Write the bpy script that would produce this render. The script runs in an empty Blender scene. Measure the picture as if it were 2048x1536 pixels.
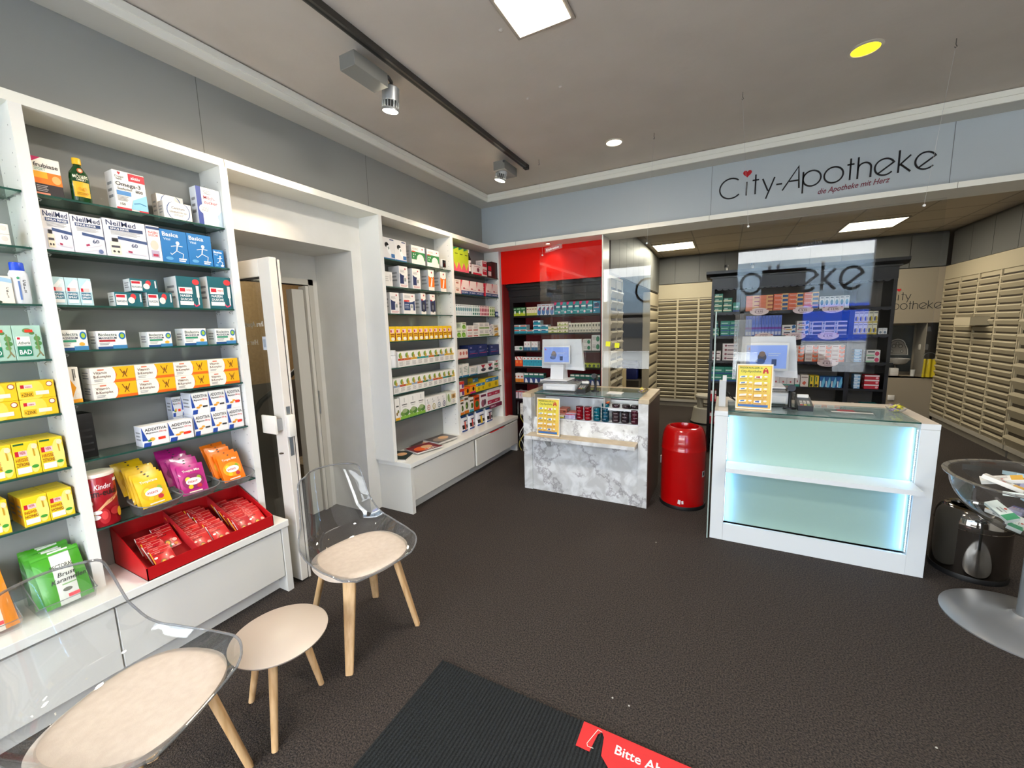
import bpy, bmesh, math, random
from mathutils import Vector, Matrix
random.seed(7)
S = bpy.context.scene
COL = S.collection
PI = math.pi

# ---------------------------------------------------------------- camera
FPX, YAW, PITCH, ROLL, CAMH = 814.651, -0.482119, -0.137873, -0.026394, 1.55
def _axes():
    cy, sy, cp, sp, cr, sr = math.cos(YAW), math.sin(YAW), math.cos(PITCH), math.sin(PITCH), math.cos(ROLL), math.sin(ROLL)
    f = Vector((sy*cp, cy*cp, sp)); r = Vector((cy, -sy, 0)); u = r.cross(f)
    return r*cr + u*sr, -r*sr + u*cr, f
CR, CU, CF = _axes()
CAM = Vector((0, 0, CAMH))
cd = bpy.data.cameras.new('camera'); cam = bpy.data.objects.new('camera', cd); COL.objects.link(cam)
m = Matrix((CR, CU, -CF)).transposed().to_4x4(); m.translation = CAM
cam.matrix_world = m
cd.sensor_width = 36; cd.lens = FPX*36/2048; cd.clip_start = .02; cd.clip_end = 100
S.camera = cam
S.view_settings.view_transform = 'Standard'; S.view_settings.look = 'None'
S.view_settings.gamma = 1; S.view_settings.use_curve_mapping = False
S.view_settings.exposure = 0.38
S.cycles.use_denoising = True
S.cycles.max_bounces = 10; S.cycles.transparent_max_bounces = 24
S.cycles.caustics_reflective = False; S.cycles.caustics_refractive = False
S.cycles.sample_clamp_indirect = 6

# ---------------------------------------------------------------- daylight outside the shop front
W = bpy.data.worlds.new('world'); S.world = W; W.use_nodes = True
wn = W.node_tree.nodes; wl = W.node_tree.links
wbg = wn['Background']; wtc = wn.new('ShaderNodeTexCoord'); wsep = wn.new('ShaderNodeSeparateXYZ'); wr = wn.new('ShaderNodeValToRGB')
wl.new(wtc.outputs['Generated'], wsep.inputs[0]); wl.new(wsep.outputs['Z'], wr.inputs[0]); wl.new(wr.outputs[0], wbg.inputs[0])
wr.color_ramp.elements[0].position = 0.0; wr.color_ramp.elements[0].color = (.84, .85, .86, 1)
wr.color_ramp.elements[1].position = .5; wr.color_ramp.elements[1].color = (.93, .96, 1, 1)
wbg.inputs[1].default_value = 12.0

def area(name, loc, rot, sx, sy, power, col):
    l = bpy.data.lights.new(name, 'AREA'); l.shape = 'RECTANGLE'; l.size = sx; l.size_y = sy; l.energy = power; l.color = col
    o = bpy.data.objects.new(name, l); o.location = loc; o.rotation_euler = rot; COL.objects.link(o); return o
def spot(name, loc, target, power, col, ang=60, blend=.6, r=.04):
    l = bpy.data.lights.new(name, 'SPOT'); l.energy = power; l.color = col; l.spot_size = math.radians(ang); l.spot_blend = blend; l.shadow_soft_size = r
    o = bpy.data.objects.new(name, l); o.location = loc
    o.rotation_euler = (Vector(target)-Vector(loc)).to_track_quat('-Z', 'Y').to_euler(); COL.objects.link(o); return o
WARM = (1, .80, .58)
NEUT = (1, .93, .83)
spot('track_light_near', (-1.95, 1.93, 2.80), (-2.5, 1.0, 1.45), 55, WARM, 95, .9)
spot('track_light_far', (-1.86, 3.13, 2.80), (-2.5, 3.3, 1.9), 34, WARM, 90, .9)
spot('unseen_spot_behind', (-1.75, -.2, 2.84), (-2.5, .2, 1.3), 34, WARM, 100, .9)  # unseen spot behind the viewer, without a lamp head on the track
spot('downlight_far_beam', (-.876, 3.6, 3.0), (-.876, 3.9, 0), 22, WARM, 110, .9)
spot('downlight_right_beam', (.632, 3.155, 3.0), (.632, 3.3, 0), 22, WARM, 110, .9)
spot('red_niche_beam_a', (-1.75, 4.24, 2.43), (-1.75, 4.42, 1.8), 4, (1, .85, .7), 120, .9, .02)
area('ceiling_panel_beam', (-.86, 1.9, 3.0), (0, 0, 0), .3, .3, 30, NEUT)
area('added_room_fill', (1.5, .6, 3.0), (0, 0, 0), .3, .3, 30, NEUT)  # unseen light added to brighten the room, no panel hangs here
area('office_panel_beam_a', (-.765, 7.08, 2.72), (0, 0, 0), .5, .5, 24, (1, .95, .8))
area('office_panel_beam_b', (1.62, 7.03, 2.72), (0, 0, 0), .5, .5, 26, (1, .92, .78))
area('unseen_office_light', (.4, 5.4, 2.72), (0, 0, 0), .5, .5, 30, (1, .94, .82))  # unseen light over the office, without a ceiling panel of its own
# sky light entering through the shop window (lies in the window opening)
wp = area('window_portal', (-.2, -1.46, 1.43), (PI/2, 0, 0), 4.4, 2.6, 1, (1, 1, 1)); wp.data.cycles.is_portal = True
area('added_stairwell_fill', (-4.2, 2.4, 2.68), (0, 0, 0), .4, .4, 22, (1, .9, .75))  # added to light the stairwell, no lamp is built there

# ---------------------------------------------------------------- helpers
def proj(p):
    d = Vector(p)-CAM; w = d.dot(CF)
    return 1024+FPX*d.dot(CR)/w, 768-FPX*d.dot(CU)/w
def _solve(base, dr, k, ax):
    a = Vector(base)-CAM; b = Vector(dr)
    return (FPX*a.dot(ax)-k*a.dot(CF))/(k*b.dot(CF)-FPX*b.dot(ax))
def yat(px, X, z): return _solve((X, 0, z), (0, 1, 0), px-1024, CR)
def xat(px, Y, z): return _solve((0, Y, z), (1, 0, 0), px-1024, CR)
def zat(py, x, y): return _solve((x, y, 0), (0, 0, 1), 768-py, CU)
def floor_pt(px, py, z=0):
    d = CF*FPX+CR*(px-1024)-CU*(py-768); t = (z-CAMH)/d.z
    p = CAM+d*t; return p.x, p.y

def lin(h):
    h = h.lstrip('#'); o = []
    for i in (0, 2, 4):
        c = int(h[i:i+2], 16)/255
        o.append(c/12.92 if c <= .04045 else ((c+.055)/1.055)**2.4)
    return (*o, 1)
_M = {}
def M(h, rough=.45, metal=0, coat=0, name=None, em=0, spec=None):
    k = (h, rough, metal, coat, em, spec)
    if k in _M: return _M[k]
    mt = bpy.data.materials.new(name or 'paint_'+h.lower()); mt.use_nodes = True
    b = mt.node_tree.nodes['Principled BSDF']
    b.inputs['Base Color'].default_value = lin(h); b.inputs['Roughness'].default_value = rough; b.inputs['Metallic'].default_value = metal
    if coat: b.inputs['Coat Weight'].default_value = coat
    if spec is not None: b.inputs['Specular IOR Level'].default_value = spec
    if em:
        b.inputs['Emission Color'].default_value = lin(h); b.inputs['Emission Strength'].default_value = em
    _M[k] = mt; return mt
def nodemat(name):
    mt = bpy.data.materials.new(name); mt.use_nodes = True
    return mt, mt.node_tree.nodes, mt.node_tree.links, mt.node_tree.nodes['Principled BSDF']
def clear(name, tint, edge, fres=1.5, rough=.02, body=0, bodycol=(.8, .8, .8, 1), refl=1.0):
    mt = bpy.data.materials.new(name); mt.use_nodes = True; n = mt.node_tree.nodes; l = mt.node_tree.links; n.clear()
    out = n.new('ShaderNodeOutputMaterial'); tr = n.new('ShaderNodeBsdfTransparent'); gl = n.new('ShaderNodeBsdfGlossy')
    fr = n.new('ShaderNodeFresnel'); mx = n.new('ShaderNodeMixShader'); lw = n.new('ShaderNodeLayerWeight'); rp = n.new('ShaderNodeValToRGB')
    ge = n.new('ShaderNodeNewGeometry'); im = n.new('ShaderNodeMapRange'); im.inputs['To Min'].default_value = fres; im.inputs['To Max'].default_value = 1/fres
    l.new(ge.outputs['Backfacing'], im.inputs['Value']); l.new(im.outputs[0], fr.inputs[0])
    gl.inputs['Roughness'].default_value = rough; lw.inputs[0].default_value = .25
    rp.color_ramp.elements[0].color = tint; rp.color_ramp.elements[1].color = edge; rp.color_ramp.elements[0].position = .25
    l.new(lw.outputs['Facing'], rp.inputs[0]); l.new(rp.outputs[0], tr.inputs[0])
    base = tr.outputs[0]
    if body:
        df = n.new('ShaderNodeBsdfDiffuse'); df.inputs[0].default_value = bodycol; m2 = n.new('ShaderNodeMixShader'); m2.inputs[0].default_value = body
        l.new(tr.outputs[0], m2.inputs[1]); l.new(df.outputs[0], m2.inputs[2]); base = m2.outputs[0]
    fac = fr.outputs[0]
    if refl != 1:
        mu = n.new('ShaderNodeMath'); mu.operation = 'MULTIPLY'; mu.inputs[1].default_value = refl; l.new(fac, mu.inputs[0]); fac = mu.outputs[0]
    l.new(fac, mx.inputs[0]); l.new(base, mx.inputs[1]); l.new(gl.outputs[0], mx.inputs[2]); l.new(mx.outputs[0], out.inputs[0])
    return mt

class MB:
    def __init__(s): s.bm = bmesh.new(); s.mats = []
    def mi(s, m):
        if m not in s.mats: s.mats.append(m)
        return s.mats.index(m)
    def poly(s, pts, m, smooth=False):
        try: f = s.bm.faces.new([s.bm.verts.new(p) for p in pts])
        except ValueError: return
        f.material_index = s.mi(m); f.smooth = smooth; return f
    def box(s, x0, x1, y0, y1, z0, z1, m, bev=0):
        v = [s.bm.verts.new(p) for p in ((x0,y0,z0),(x1,y0,z0),(x1,y1,z0),(x0,y1,z0),(x0,y0,z1),(x1,y0,z1),(x1,y1,z1),(x0,y1,z1))]
        fs = [s.bm.faces.new([v[i] for i in q]) for q in ((3,2,1,0),(4,5,6,7),(0,1,5,4),(1,2,6,5),(2,3,7,6),(3,0,4,7))]
        mm = m if isinstance(m, (list, tuple)) else [m]*6
        for f, q in zip(fs, mm): f.material_index = s.mi(q)
        if bev:
            es = list({e for f in fs for e in f.edges})
            bmesh.ops.bevel(s.bm, geom=es, offset=bev, segments=2 if bev > .003 else 1, affect='EDGES', profile=.5)
        return s
    def obox(s, c, hx, hy, hz, m, rz=0, bev=0, mat4=None):
        mb = MB(); mb.box(-hx, hx, -hy, hy, -hz, hz, m, bev)
        T = mat4 if mat4 is not None else Matrix.Translation(c) @ Matrix.Rotation(rz, 4, 'Z')
        s.merge(mb, T); return s
    def merge(s, o, T=None):
        vm = {}
        for v in o.bm.verts: vm[v] = s.bm.verts.new(T @ v.co if T else v.co)
        for f in o.bm.faces:
            try: g = s.bm.faces.new([vm[v] for v in f.verts])
            except ValueError: continue
            g.material_index = s.mi(o.mats[f.material_index]); g.smooth = f.smooth
        o.bm.free()
    def prism(s, pts, ax, a, b, m):
        def P(q, t):
            return {'x': (t, q[0], q[1]), 'y': (q[0], t, q[1]), 'z': (q[0], q[1], t)}[ax]
        A = [s.bm.verts.new(P(q, a)) for q in pts]; B = [s.bm.verts.new(P(q, b)) for q in pts]; n = len(pts)
        fs = [s.bm.faces.new(A), s.bm.faces.new(B[::-1])]+[s.bm.faces.new((A[i], B[i], B[(i+1) % n], A[(i+1) % n])) for i in range(n)]
        for f in fs: f.material_index = s.mi(m)
        return s
    def lathe(s, prof, m, seg=28, c=(0, 0, 0), cap=True, sx=1, sy=1):
        rings = []
        for r, z in prof:
            rings.append([s.bm.verts.new((c[0]+sx*r*math.cos(2*PI*i/seg), c[1]+sy*r*math.sin(2*PI*i/seg), c[2]+z)) for i in range(seg)])
        mm = m if isinstance(m, (list, tuple)) else [m]*(len(prof)-1)
        for k in range(len(rings)-1):
            for i in range(seg):
                j = (i+1) % seg; f = s.bm.faces.new((rings[k][i], rings[k][j], rings[k+1][j], rings[k+1][i])); f.material_index = s.mi(mm[k]); f.smooth = True
        if cap:
            f = s.bm.faces.new(rings[0][::-1]); f.material_index = s.mi(mm[0])
            f = s.bm.faces.new(rings[-1]); f.material_index = s.mi(mm[-1])
        return s
    def tube(s, pts, r, m, seg=8, closed=False):
        pts = [Vector(p) for p in pts]; n = len(pts); rs = r if isinstance(r, (list, tuple)) else [r]*n
        rings = []; up = None
        for i, p in enumerate(pts):
            a = pts[i-1] if (i or closed) else p; b = pts[(i+1) % n] if (i < n-1 or closed) else p
            t = (b-a).normalized()
            if up is None:
                up = Vector((0, 0, 1)) if abs(t.z) < .9 else Vector((1, 0, 0))
            e1 = (up-t*up.dot(t)).normalized(); e2 = t.cross(e1); up = e1
            rings.append([s.bm.verts.new(p+(e1*math.cos(2*PI*k/seg)+e2*math.sin(2*PI*k/seg))*rs[i]) for k in range(seg)])
        mi = s.mi(m)
        for i in range(n if closed else n-1):
            A, B = rings[i], rings[(i+1) % n]
            for k in range(seg):
                f = s.bm.faces.new((A[k], A[(k+1) % seg], B[(k+1) % seg], B[k])); f.material_index = mi; f.smooth = True
        if not closed:
            for q in (rings[0][::-1], rings[-1]):
                f = s.bm.faces.new(q); f.material_index = mi
        return s
    def grid(s, fn, nu, nv, m, closed_u=False, smooth=True):
        V = [[s.bm.verts.new(fn(i/nu, j/nv)) for j in range(nv+1)] for i in range(nu if closed_u else nu+1)]
        mi = s.mi(m)
        for i in range(nu):
            for j in range(nv):
                A, B = V[i], V[(i+1) % nu] if closed_u else V[i+1]
                f = s.bm.faces.new((A[j], B[j], B[j+1], A[j+1])); f.material_index = mi; f.smooth = smooth
        return s
    def build(s, name, parent=None, loc=None, rot=None, ang=.6, norm=True):
        if norm: bmesh.ops.recalc_face_normals(s.bm, faces=s.bm.faces)
        me = bpy.data.meshes.new(name); s.bm.to_mesh(me); s.bm.free()
        for q in s.mats: me.materials.append(q)
        try: me.set_sharp_from_angle(angle=ang)
        except Exception: pass
        return link(name, me, parent, loc, rot)
def link(name, me, parent=None, loc=None, rot=None):
    o = bpy.data.objects.new(name, me); COL.objects.link(o)
    if parent: o.parent = parent
    if loc: o.location = loc
    if rot is not None: o.rotation_euler = rot if isinstance(rot, (tuple, list)) else (0, 0, rot)
    return o
_labels = {}
def tag(o, label, cat, group=None, kind=None):
    n = len(label.split())
    if not 4 <= n <= 16: print('LABEL LENGTH', n, label)
    if not group and label in _labels: print('LABEL TWICE', label)
    _labels[label] = 1
    o['label'] = label; o['category'] = cat
    if group: o['group'] = group
    if kind: o['kind'] = kind
    return o
def thing(name, label, cat, loc=(0, 0, 0), rz=0, group=None):
    o = bpy.data.objects.new(name, None); COL.objects.link(o); o.location = loc; o.rotation_euler = (0, 0, rz)
    o.empty_display_size = .05
    return tag(o, label, cat, group)
def struct(o): o['kind'] = 'structure'; return o
def plabel(o, l): o['label'] = l; return o
ORD = ['', 'first', 'second', 'third', 'fourth', 'fifth', 'sixth', 'seventh', 'eighth', 'ninth', 'tenth', 'eleventh', 'twelfth', 'thirteenth', 'fourteenth']

# lettering --------------------------------------------------------------
_T = {}
def tgeo(s, bold=.0, ital=0):
    k = (s, bold, ital)
    if k in _T: return _T[k]
    c = bpy.data.curves.new('txt', 'FONT'); c.body = s; c.resolution_u = 2; c.offset = bold; c.shear = ital; c.fill_mode = 'FRONT'
    o = bpy.data.objects.new('txt', c); COL.objects.link(o)
    dg = bpy.context.evaluated_depsgraph_get(); dg.update()
    me = bpy.data.meshes.new_from_object(o.evaluated_get(dg))
    vs = [(v.co.x, v.co.y) for v in me.vertices]; fs = [tuple(p.vertices) for p in me.polygons]
    bpy.data.objects.remove(o); bpy.data.curves.remove(c); bpy.data.meshes.remove(me)
    x0 = min([v[0] for v in vs], default=0); x1 = max([v[0] for v in vs], default=1)
    vs = [((v[0]-x0)/.69, v[1]/.69) for v in vs]
    _T[k] = (vs, fs, (x1-x0)/.69); return _T[k]
def draw(mb, ops, f, w, h, sub=1, lay0=1):
    """ops in unit coordinates of a panel w x h; f(x, z, layer) gives the 3D point"""
    for i, op in enumerate(ops):
        L = lay0+i; k = op[0]
        if k == 'r':
            _, a, b, c, d, col = op[:6]; m = M(col) if isinstance(col, str) else col
            nu = sub if sub == 1 else max(1, int(sub*(c-a)+.5)); nv = sub if sub == 1 else max(1, int(sub*(d-b)+.5))
            for p in range(nu):
                for q in range(nv):
                    u0, u1 = a+(c-a)*p/nu, a+(c-a)*(p+1)/nu; v0, v1 = b+(d-b)*q/nv, b+(d-b)*(q+1)/nv
                    mb.poly([f(u0*w, v0*h, L), f(u1*w, v0*h, L), f(u1*w, v1*h, L), f(u0*w, v1*h, L)], m)
        elif k == 'e':
            _, cu, cv, ru, rv, col = op; m = M(col) if isinstance(col, str) else col; N = 18
            cl_ = (lambda q: min(1, max(0, q)))
            c0 = f(cl_(cu)*w, cl_(cv)*h, L)
            P = [f(cl_(cu+ru*math.cos(2*PI*j/N))*w, cl_(cv+rv*math.sin(2*PI*j/N))*h, L) for j in range(N)]
            if sub == 1: mb.poly(P, m)
            else:
                for j in range(N): mb.poly([c0, P[j], P[(j+1) % N]], m)
        elif k == 'p':
            m = M(op[2]) if isinstance(op[2], str) else op[2]
            if sub == 1: mb.poly([f(min(1, max(0, u))*w, min(1, max(0, v))*h, L) for u, v in op[1]], m)
            else:
                pp = []; q_ = op[1]; NE = 5
                for (u0, v0), (u1, v1) in zip(q_, q_[1:]+q_[:1]): pp += [(u0+(u1-u0)*j/NE, v0+(v1-v0)*j/NE) for j in range(NE)]
                cu = sum(a for a, _ in pp)/len(pp); cv = sum(a for _, a in pp)/len(pp); NR = 5
                for j in range(len(pp)):
                    A_, B_ = pp[j], pp[(j+1) % len(pp)]
                    for k_ in range(NR):
                        t0, t1 = k_/NR, (k_+1)/NR; qd = [(cu+(A_[0]-cu)*t0, cv+(A_[1]-cv)*t0), (cu+(A_[0]-cu)*t1, cv+(A_[1]-cv)*t1), (cu+(B_[0]-cu)*t1, cv+(B_[1]-cv)*t1), (cu+(B_[0]-cu)*t0, cv+(B_[1]-cv)*t0)]
                        if k_ == 0: qd = qd[:3]
                        mb.poly([f(a*w, b_*h, L) for a, b_ in qd], m)
        elif k == 'l':
            _, pts, wd, col = op; m = M(col) if isinstance(col, str) else col
            for (u0, v0), (u1, v1) in zip(pts, pts[1:]):
                x0, z0, x1, z1 = u0*w, v0*h, u1*w, v1*h; d = math.hypot(x1-x0, z1-z0) or 1; nx, nz = -(z1-z0)/d*wd/2, (x1-x0)/d*wd/2
                mb.poly([f(x0+nx, z0+nz, L), f(x1+nx, z1+nz, L), f(x1-nx, z1-nz, L), f(x0-nx, z0-nz, L)], m)
        elif k == 't':
            s, u, v, hf, col = op[1:6]; mw = op[6] if len(op) > 6 else None; it = op[7] if len(op) > 7 else 0; m = M(col) if isinstance(col, str) else col
            vs, fs, tw = tgeo(s, .012, it); sc = hf*h; sxx = sc
            if mw and tw*sc > mw*w: sxx = mw*w/tw
            P = [f(u*w+x*sxx, v*h+y*sc, L) for x, y in vs]
            bv = [mb.bm.verts.new(p) for p in P]; mi = mb.mi(m)
            for q in fs:
                try: g = mb.bm.faces.new([bv[j] for j in q]); g.material_index = mi
                except ValueError: pass
EPS = .0005
def fine(u0, u1, v0, v1, n, c='9a9a9a'):
    return [('r', u0, v1-(v1-v0)*(i+.62)/n, u1-(.12*(u1-u0) if i % 2 else 0), v1-(v1-v0)*(i+.2)/n, c) for i in range(n)]

# ---------------------------------------------------------------- surface materials
def noisy(name, c0, c1, scale, rough=.6, bump=0, bscale=None, detail=4, coat=0):
    mt, n, l, b = nodemat(name)
    tc = n.new('ShaderNodeTexCoord'); nz = n.new('ShaderNodeTexNoise'); nz.inputs['Scale'].default_value = scale; nz.inputs['Detail'].default_value = detail
    rp = n.new('ShaderNodeValToRGB'); rp.color_ramp.elements[0].color = lin(c0); rp.color_ramp.elements[1].color = lin(c1)
    rp.color_ramp.elements[0].position = .35; rp.color_ramp.elements[1].position = .65
    l.new(tc.outputs['Object'], nz.inputs['Vector']); l.new(nz.outputs['Fac'], rp.inputs[0]); l.new(rp.outputs[0], b.inputs['Base Color'])
    b.inputs['Roughness'].default_value = rough
    if coat: b.inputs['Coat Weight'].default_value = coat
    if bump:
        n2 = n.new('ShaderNodeTexNoise'); n2.inputs['Scale'].default_value = bscale or scale; n2.inputs['Detail'].default_value = 6
        bp = n.new('ShaderNodeBump'); bp.inputs['Strength'].default_value = bump; bp.inputs['Distance'].default_value = .01
        l.new(tc.outputs['Object'], n2.inputs['Vector']); l.new(n2.outputs['Fac'], bp.inputs['Height']); l.new(bp.outputs[0], b.inputs['Normal'])
    return mt
CARPET = noisy('carpet', '120e0c', '4c4139', 150, .97, 1, 190, 2)
PLASTER = noisy('ceiling_plaster', 'cac0b5', 'cfc5ba', 3, .8, .22, 14)
WALLW = noisy('white_wall', 'dcdad3', 'e2e0da', 5, .65, .05, 60)
GREY = M('8b8c88', .5, name='grey_laminate')
GREYB = M('90918e', .5, name='grey_back_panel')
BULK = M('b2babf', .45, name='bulkhead_grey')
WHITE = M('e9e8e2', .28, coat=.2, name='white_laminate')
WHITE2 = M('dcdad3', .3, name='cool_white_laminate')
MOULD = M('eceadf', .6, name='moulding_paint')
DARK = M('141414', .5); BLACK = M('0b0c0e', .35, name='black_lacquer')
CREAM = M('aca187', .5, name='drawer_cream'); CREAM_SHADE = M('30291e', .5, name='drawer_painted_shade')  # second tone paints in the shade under the louvres
REDW = M('e01204', .4, coat=0, spec=.2, name='red_panel'); REDD = M('7d0a0a', .5, name='dark_red_board')
CHROME = M('d0d0d0', .08, 1, name='chrome'); STEEL = M('b5b7b8', .35, 1, name='brushed_steel'); SATIN = M('a9abac', .45, .6, name='satin_grey')
GLASS_G = clear('shelf_glass', (.80, .90, .86, 1), (.45, .62, .55, 1), 1.45)
GLASS_T = clear('counter_glass', (.95, .98, .97, 1), (.8, .88, .85, 1), 1.45)
GEDGE = M('1f4a40', .2, name='glass_edge_green')
GLASS = clear('window_glass', (.93, .96, .95, 1), (.8, .86, .84, 1), 1.5, refl=1)
SCREEN = clear('screen_acrylic', (.97, .98, .98, 1), (.9, .92, .92, 1), 1.55, refl=.8)
PLASTIC = clear('clear_plastic', (.95, .96, .96, 1), (.42, .44, .46, 1), 1.6, body=.02, refl=1.0)
PEDGE = clear('clear_plastic_edge', (.55, .56, .58, 1), (.25, .27, .29, 1), 1.6, body=.14)
ACRYL = clear('clear_acrylic', (.95, .96, .96, 1), (.78, .82, .82, 1), 1.42, body=.05, refl=.8)
BAG = clear('clear_film', (.8, .8, .8, 1), (.6, .6, .6, 1), 1.5, body=.15)

# ---------------------------------------------------------------- room shell
XW, YB, XF = -2.645, 4.38, -2.43
b = MB(); b.box(-5.4, 4.2, -1.6, 8.6, -.1, 0, CARPET); struct(b.build('floor'))
# left wall: grey panelling, white around the door recess
DY0, DY1, DZ = 1.40, 2.375, 2.18
b = MB()
XR = -3.08
b.box(XR, XW, -1.6, DY0, 0, 3.04, GREYB); b.box(XR, XW, DY1+.13, 4.9, 0, 3.04, GREYB)
b.box(XR, XW, DY0, DY1+.13, 2.47, 3.04, GREYB); b.box(XR, XW, DY0, DY1+.13, DZ, 2.47, WALLW); b.box(XR, XW, DY1, DY1+.13, 0, DZ, WALLW)
for px in (402, 735):
    y = yat(px, XW, 2.7); b.box(XW-.001, XW+.0008, y, y+.003, 2.49, 2.96, M('5c5c58'))
struct(b.build('wall_left'))
# back of recess with the side door opening
b = MB()
oy1 = 2.20
b.box(-3.16, XR, DY0, 2.6, 1.94, 2.6, WALLW); b.box(-3.16, XR, oy1+.13, 2.6, 0, 1.94, WALLW)
b.box(-3.15, XR+.012, oy1+.085, oy1+.13, 0, 1.985, M('c9c5bb')); b.box(-3.15, XR+.012, DY0, oy1+.13, 1.94, 1.985, M('c9c5bb'))
b.box(-3.15, XR+.02, oy1+.05, oy1+.075, 0, 1.93, M('dedad0')); b.box(-3.15, XR+.0, oy1-.06, oy1+.04, 0, 1.9, M('cfccc3'))
b.box(-3.13, XR+.028, oy1+.076, oy1+.086, .86, 1.06, STEEL)
struct(b.build('trim_4'))
# bulkhead over the counters, with its seams
b = MB(); b.box(XW, 4.2, YB, YB+.12, 2.485, 2.97, BULK)
for px, py in ((1422, 385), (1903, 310)):
    x = xat(px, YB, 2.7); b.box(x, x+.0035, YB-.001, YB+.01, 2.487, 2.962, M('6d7072'))
struct(b.build('wall_back'))
b = MB()
b.box(XW, 4.2, YB-.21, YB+.14, 2.446, 2.4865, MOULD); b.box(XW, XF, -1.6, YB-.21, 2.446, 2.4865, MOULD)
for px, Y in ((447.5, None), (1031, 1), (1418, 1), (1915, 1)):
    if Y is None: y = yat(px, XF, 2.47); b.box(XF-.01, XF+.0008, y, y+.003, 2.446, 2.4865, M('8a877c'))
    else: x = xat(px, YB-.21, 2.47); b.box(x, x+.003, YB-.2108, YB-.2, 2.446, 2.4865, M('8a877c'))
struct(b.build('trim_1'))
# dropped border of the ceiling and its stepped moulding
SOFF = M('cdcac2', .6, name='soffit_paint')
b = MB()
b.box(XW, -2.45, -1.6, YB, 2.962, 3.04, SOFF); b.box(-2.45, 4.2, 4.192, YB, 2.962, 3.04, SOFF)
struct(b.build('trim_2'))
b = MB()
b.box(-2.45, -2.436, -1.6, 4.178, 2.958, 3.036, MOULD); b.box(-2.436, 4.2, 4.178, 4.192, 2.958, 3.036, MOULD); b.box(-2.45, -2.436, 4.178, 4.192, 2.958, 3.036, MOULD)
b.box(-2.436, -2.428, -1.6, 4.17, 2.995, 3.03, MOULD); b.box(-2.436, 4.2, 4.17, 4.178, 2.995, 3.03, MOULD)
struct(b.build('trim_3'))
b = MB(); b.box(-3.2, 4.2, -1.6, 4.5, 3.04, 3.14, PLASTER)
rr = random.Random(3)
for px, py in ((1055, 197), (1121, 173), (1002, 60)):
    x, y = floor_pt(px, py, 3.04); b.lathe([(.012, 0), (.011, -.004), (.004, -.007)], PLASTER, 10, (x, y, 3.04))
struct(b.build('ceiling'))
# office behind the counters
OFFC = M('b9ad9a', .7, name='office_ceiling_tile'); OGRID = M('93897a', .6)
b = MB(); b.box(-3.2, 4.2, 4.5, 8.6, 2.75, 2.85, OFFC)
for k in range(6): y = 4.75+k*.6+.025; b.box(-2.6, 3.1, y, y+.012, 2.7485, 2.75, OGRID)
for k in range(9):
    x = -1.66+.6*k; b.box(x, x+.014, 4.5, 8.2, 2.7483, 2.75, OGRID)
b.box(-3.2, 4.2, 4.5, 4.52, 2.48, 2.85, OFFC)
struct(b.build('ceiling_office'))
GD = M('5d5d59', .5, 0, name='grey_cupboard'); OWALL = M('8f8472', .7, name='office_wall')
b = MB(); b.box(-3.2, 3.3, 8.55, 8.65, 0, 2.85, OWALL)
b.box(1.5, 2.76, 8.15, 8.55, 0, .66, OWALL); b.box(1.5, 2.76, 8.15, 8.55, 1.46, 2.25, OWALL); b.box(1.5, 2.2, 8.15, 8.55, .66, 1.46, OWALL)
struct(b.build('wall_office_back'))
b = MB(); b.box(3.2, 3.3, 2.6, 8.6, 0, 2.85, OWALL); b.box(3.2, 3.3, -1.6, 2.6, 0, 3.04, WALLW); struct(b.build('wall_right'))
b = MB(); b.box(-3.2, -3.1, 4.9, 8.6, 0, 2.85, OWALL); b.box(-3.1, -1.5, 5.0, 5.05, 0, 2.85, OWALL); struct(b.build('wall_office_left'))
# stairwell seen through the side door
TAN = noisy('tan_stucco', '9c7f57', 'a88a60', 30, .8, .3, 60)
b = MB()
b.box(-5.1, -5.0, .2, 4.4, .95, 2.8, TAN); b.box(-5.1, -5.0, .2, 4.4, 0, .95, M('5d564d', .6)); b.box(-5.1, -3.16, 4.3, 4.4, 0, 2.8, TAN); b.box(-5.1, -3.16, .1, .2, 0, 2.8, TAN); b.box(-5.1, -3.1, .2, 4.4, 2.7, 2.8, WALLW)
struct(b.build('wall_stairwell'))
STONE = noisy('stair_stone', '8f8268', '6f6350', 25, .5)
b = MB()
for k in range(6): b.box(-4.2, -3.5+.0, 2.65+.26*k, 4.3, .17*k, .17*(k+1), STONE)
for k in range(4): b.box(-4.95, -4.25, 2.3-.25*k-.25, 2.3, .0, .75-.17*k, STONE)
struct(b.build('stairs'))
t = thing('handrail', 'black curved handrail with thin bars in the stairwell beyond side door', 'handrail')
b = MB(); b.tube([(-3.45, 2.9, 1.62), (-3.45, 2.2, 1.1), (-3.5, 2.05, .98), (-3.6, 1.98, .8), (-3.75, 2.0, .7), (-4.2, 2.3, .55)], .022, M('151515', .35), 10); b.build('rail', t)
for i, y in enumerate((2.3, 2.65)):
    b = MB(); b.tube([(-3.45, y, .3), (-3.45, y, 1.1+(y-2.2)*.74)], .008, M('c9c9c9', .3, 1), 8); b.build('baluster', t)
b = MB(); b.box(-4.15, -3.75, 1.72, 1.82, .55, .98, M('4a4d50', .4, .4)); b.poly([(-3.749, 1.72, .6), (-3.749, 1.82, .6), (-3.749, 1.82, .95), (-3.749, 1.72, .95)], M('8c9094', .3, .6))
tag(b.build('letterbox'), 'grey metal letterbox by the stairwell handrail beyond the side door', 'letterbox')
for dx, dz in ((0, 0), (-.25, .2)):
    pass

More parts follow.
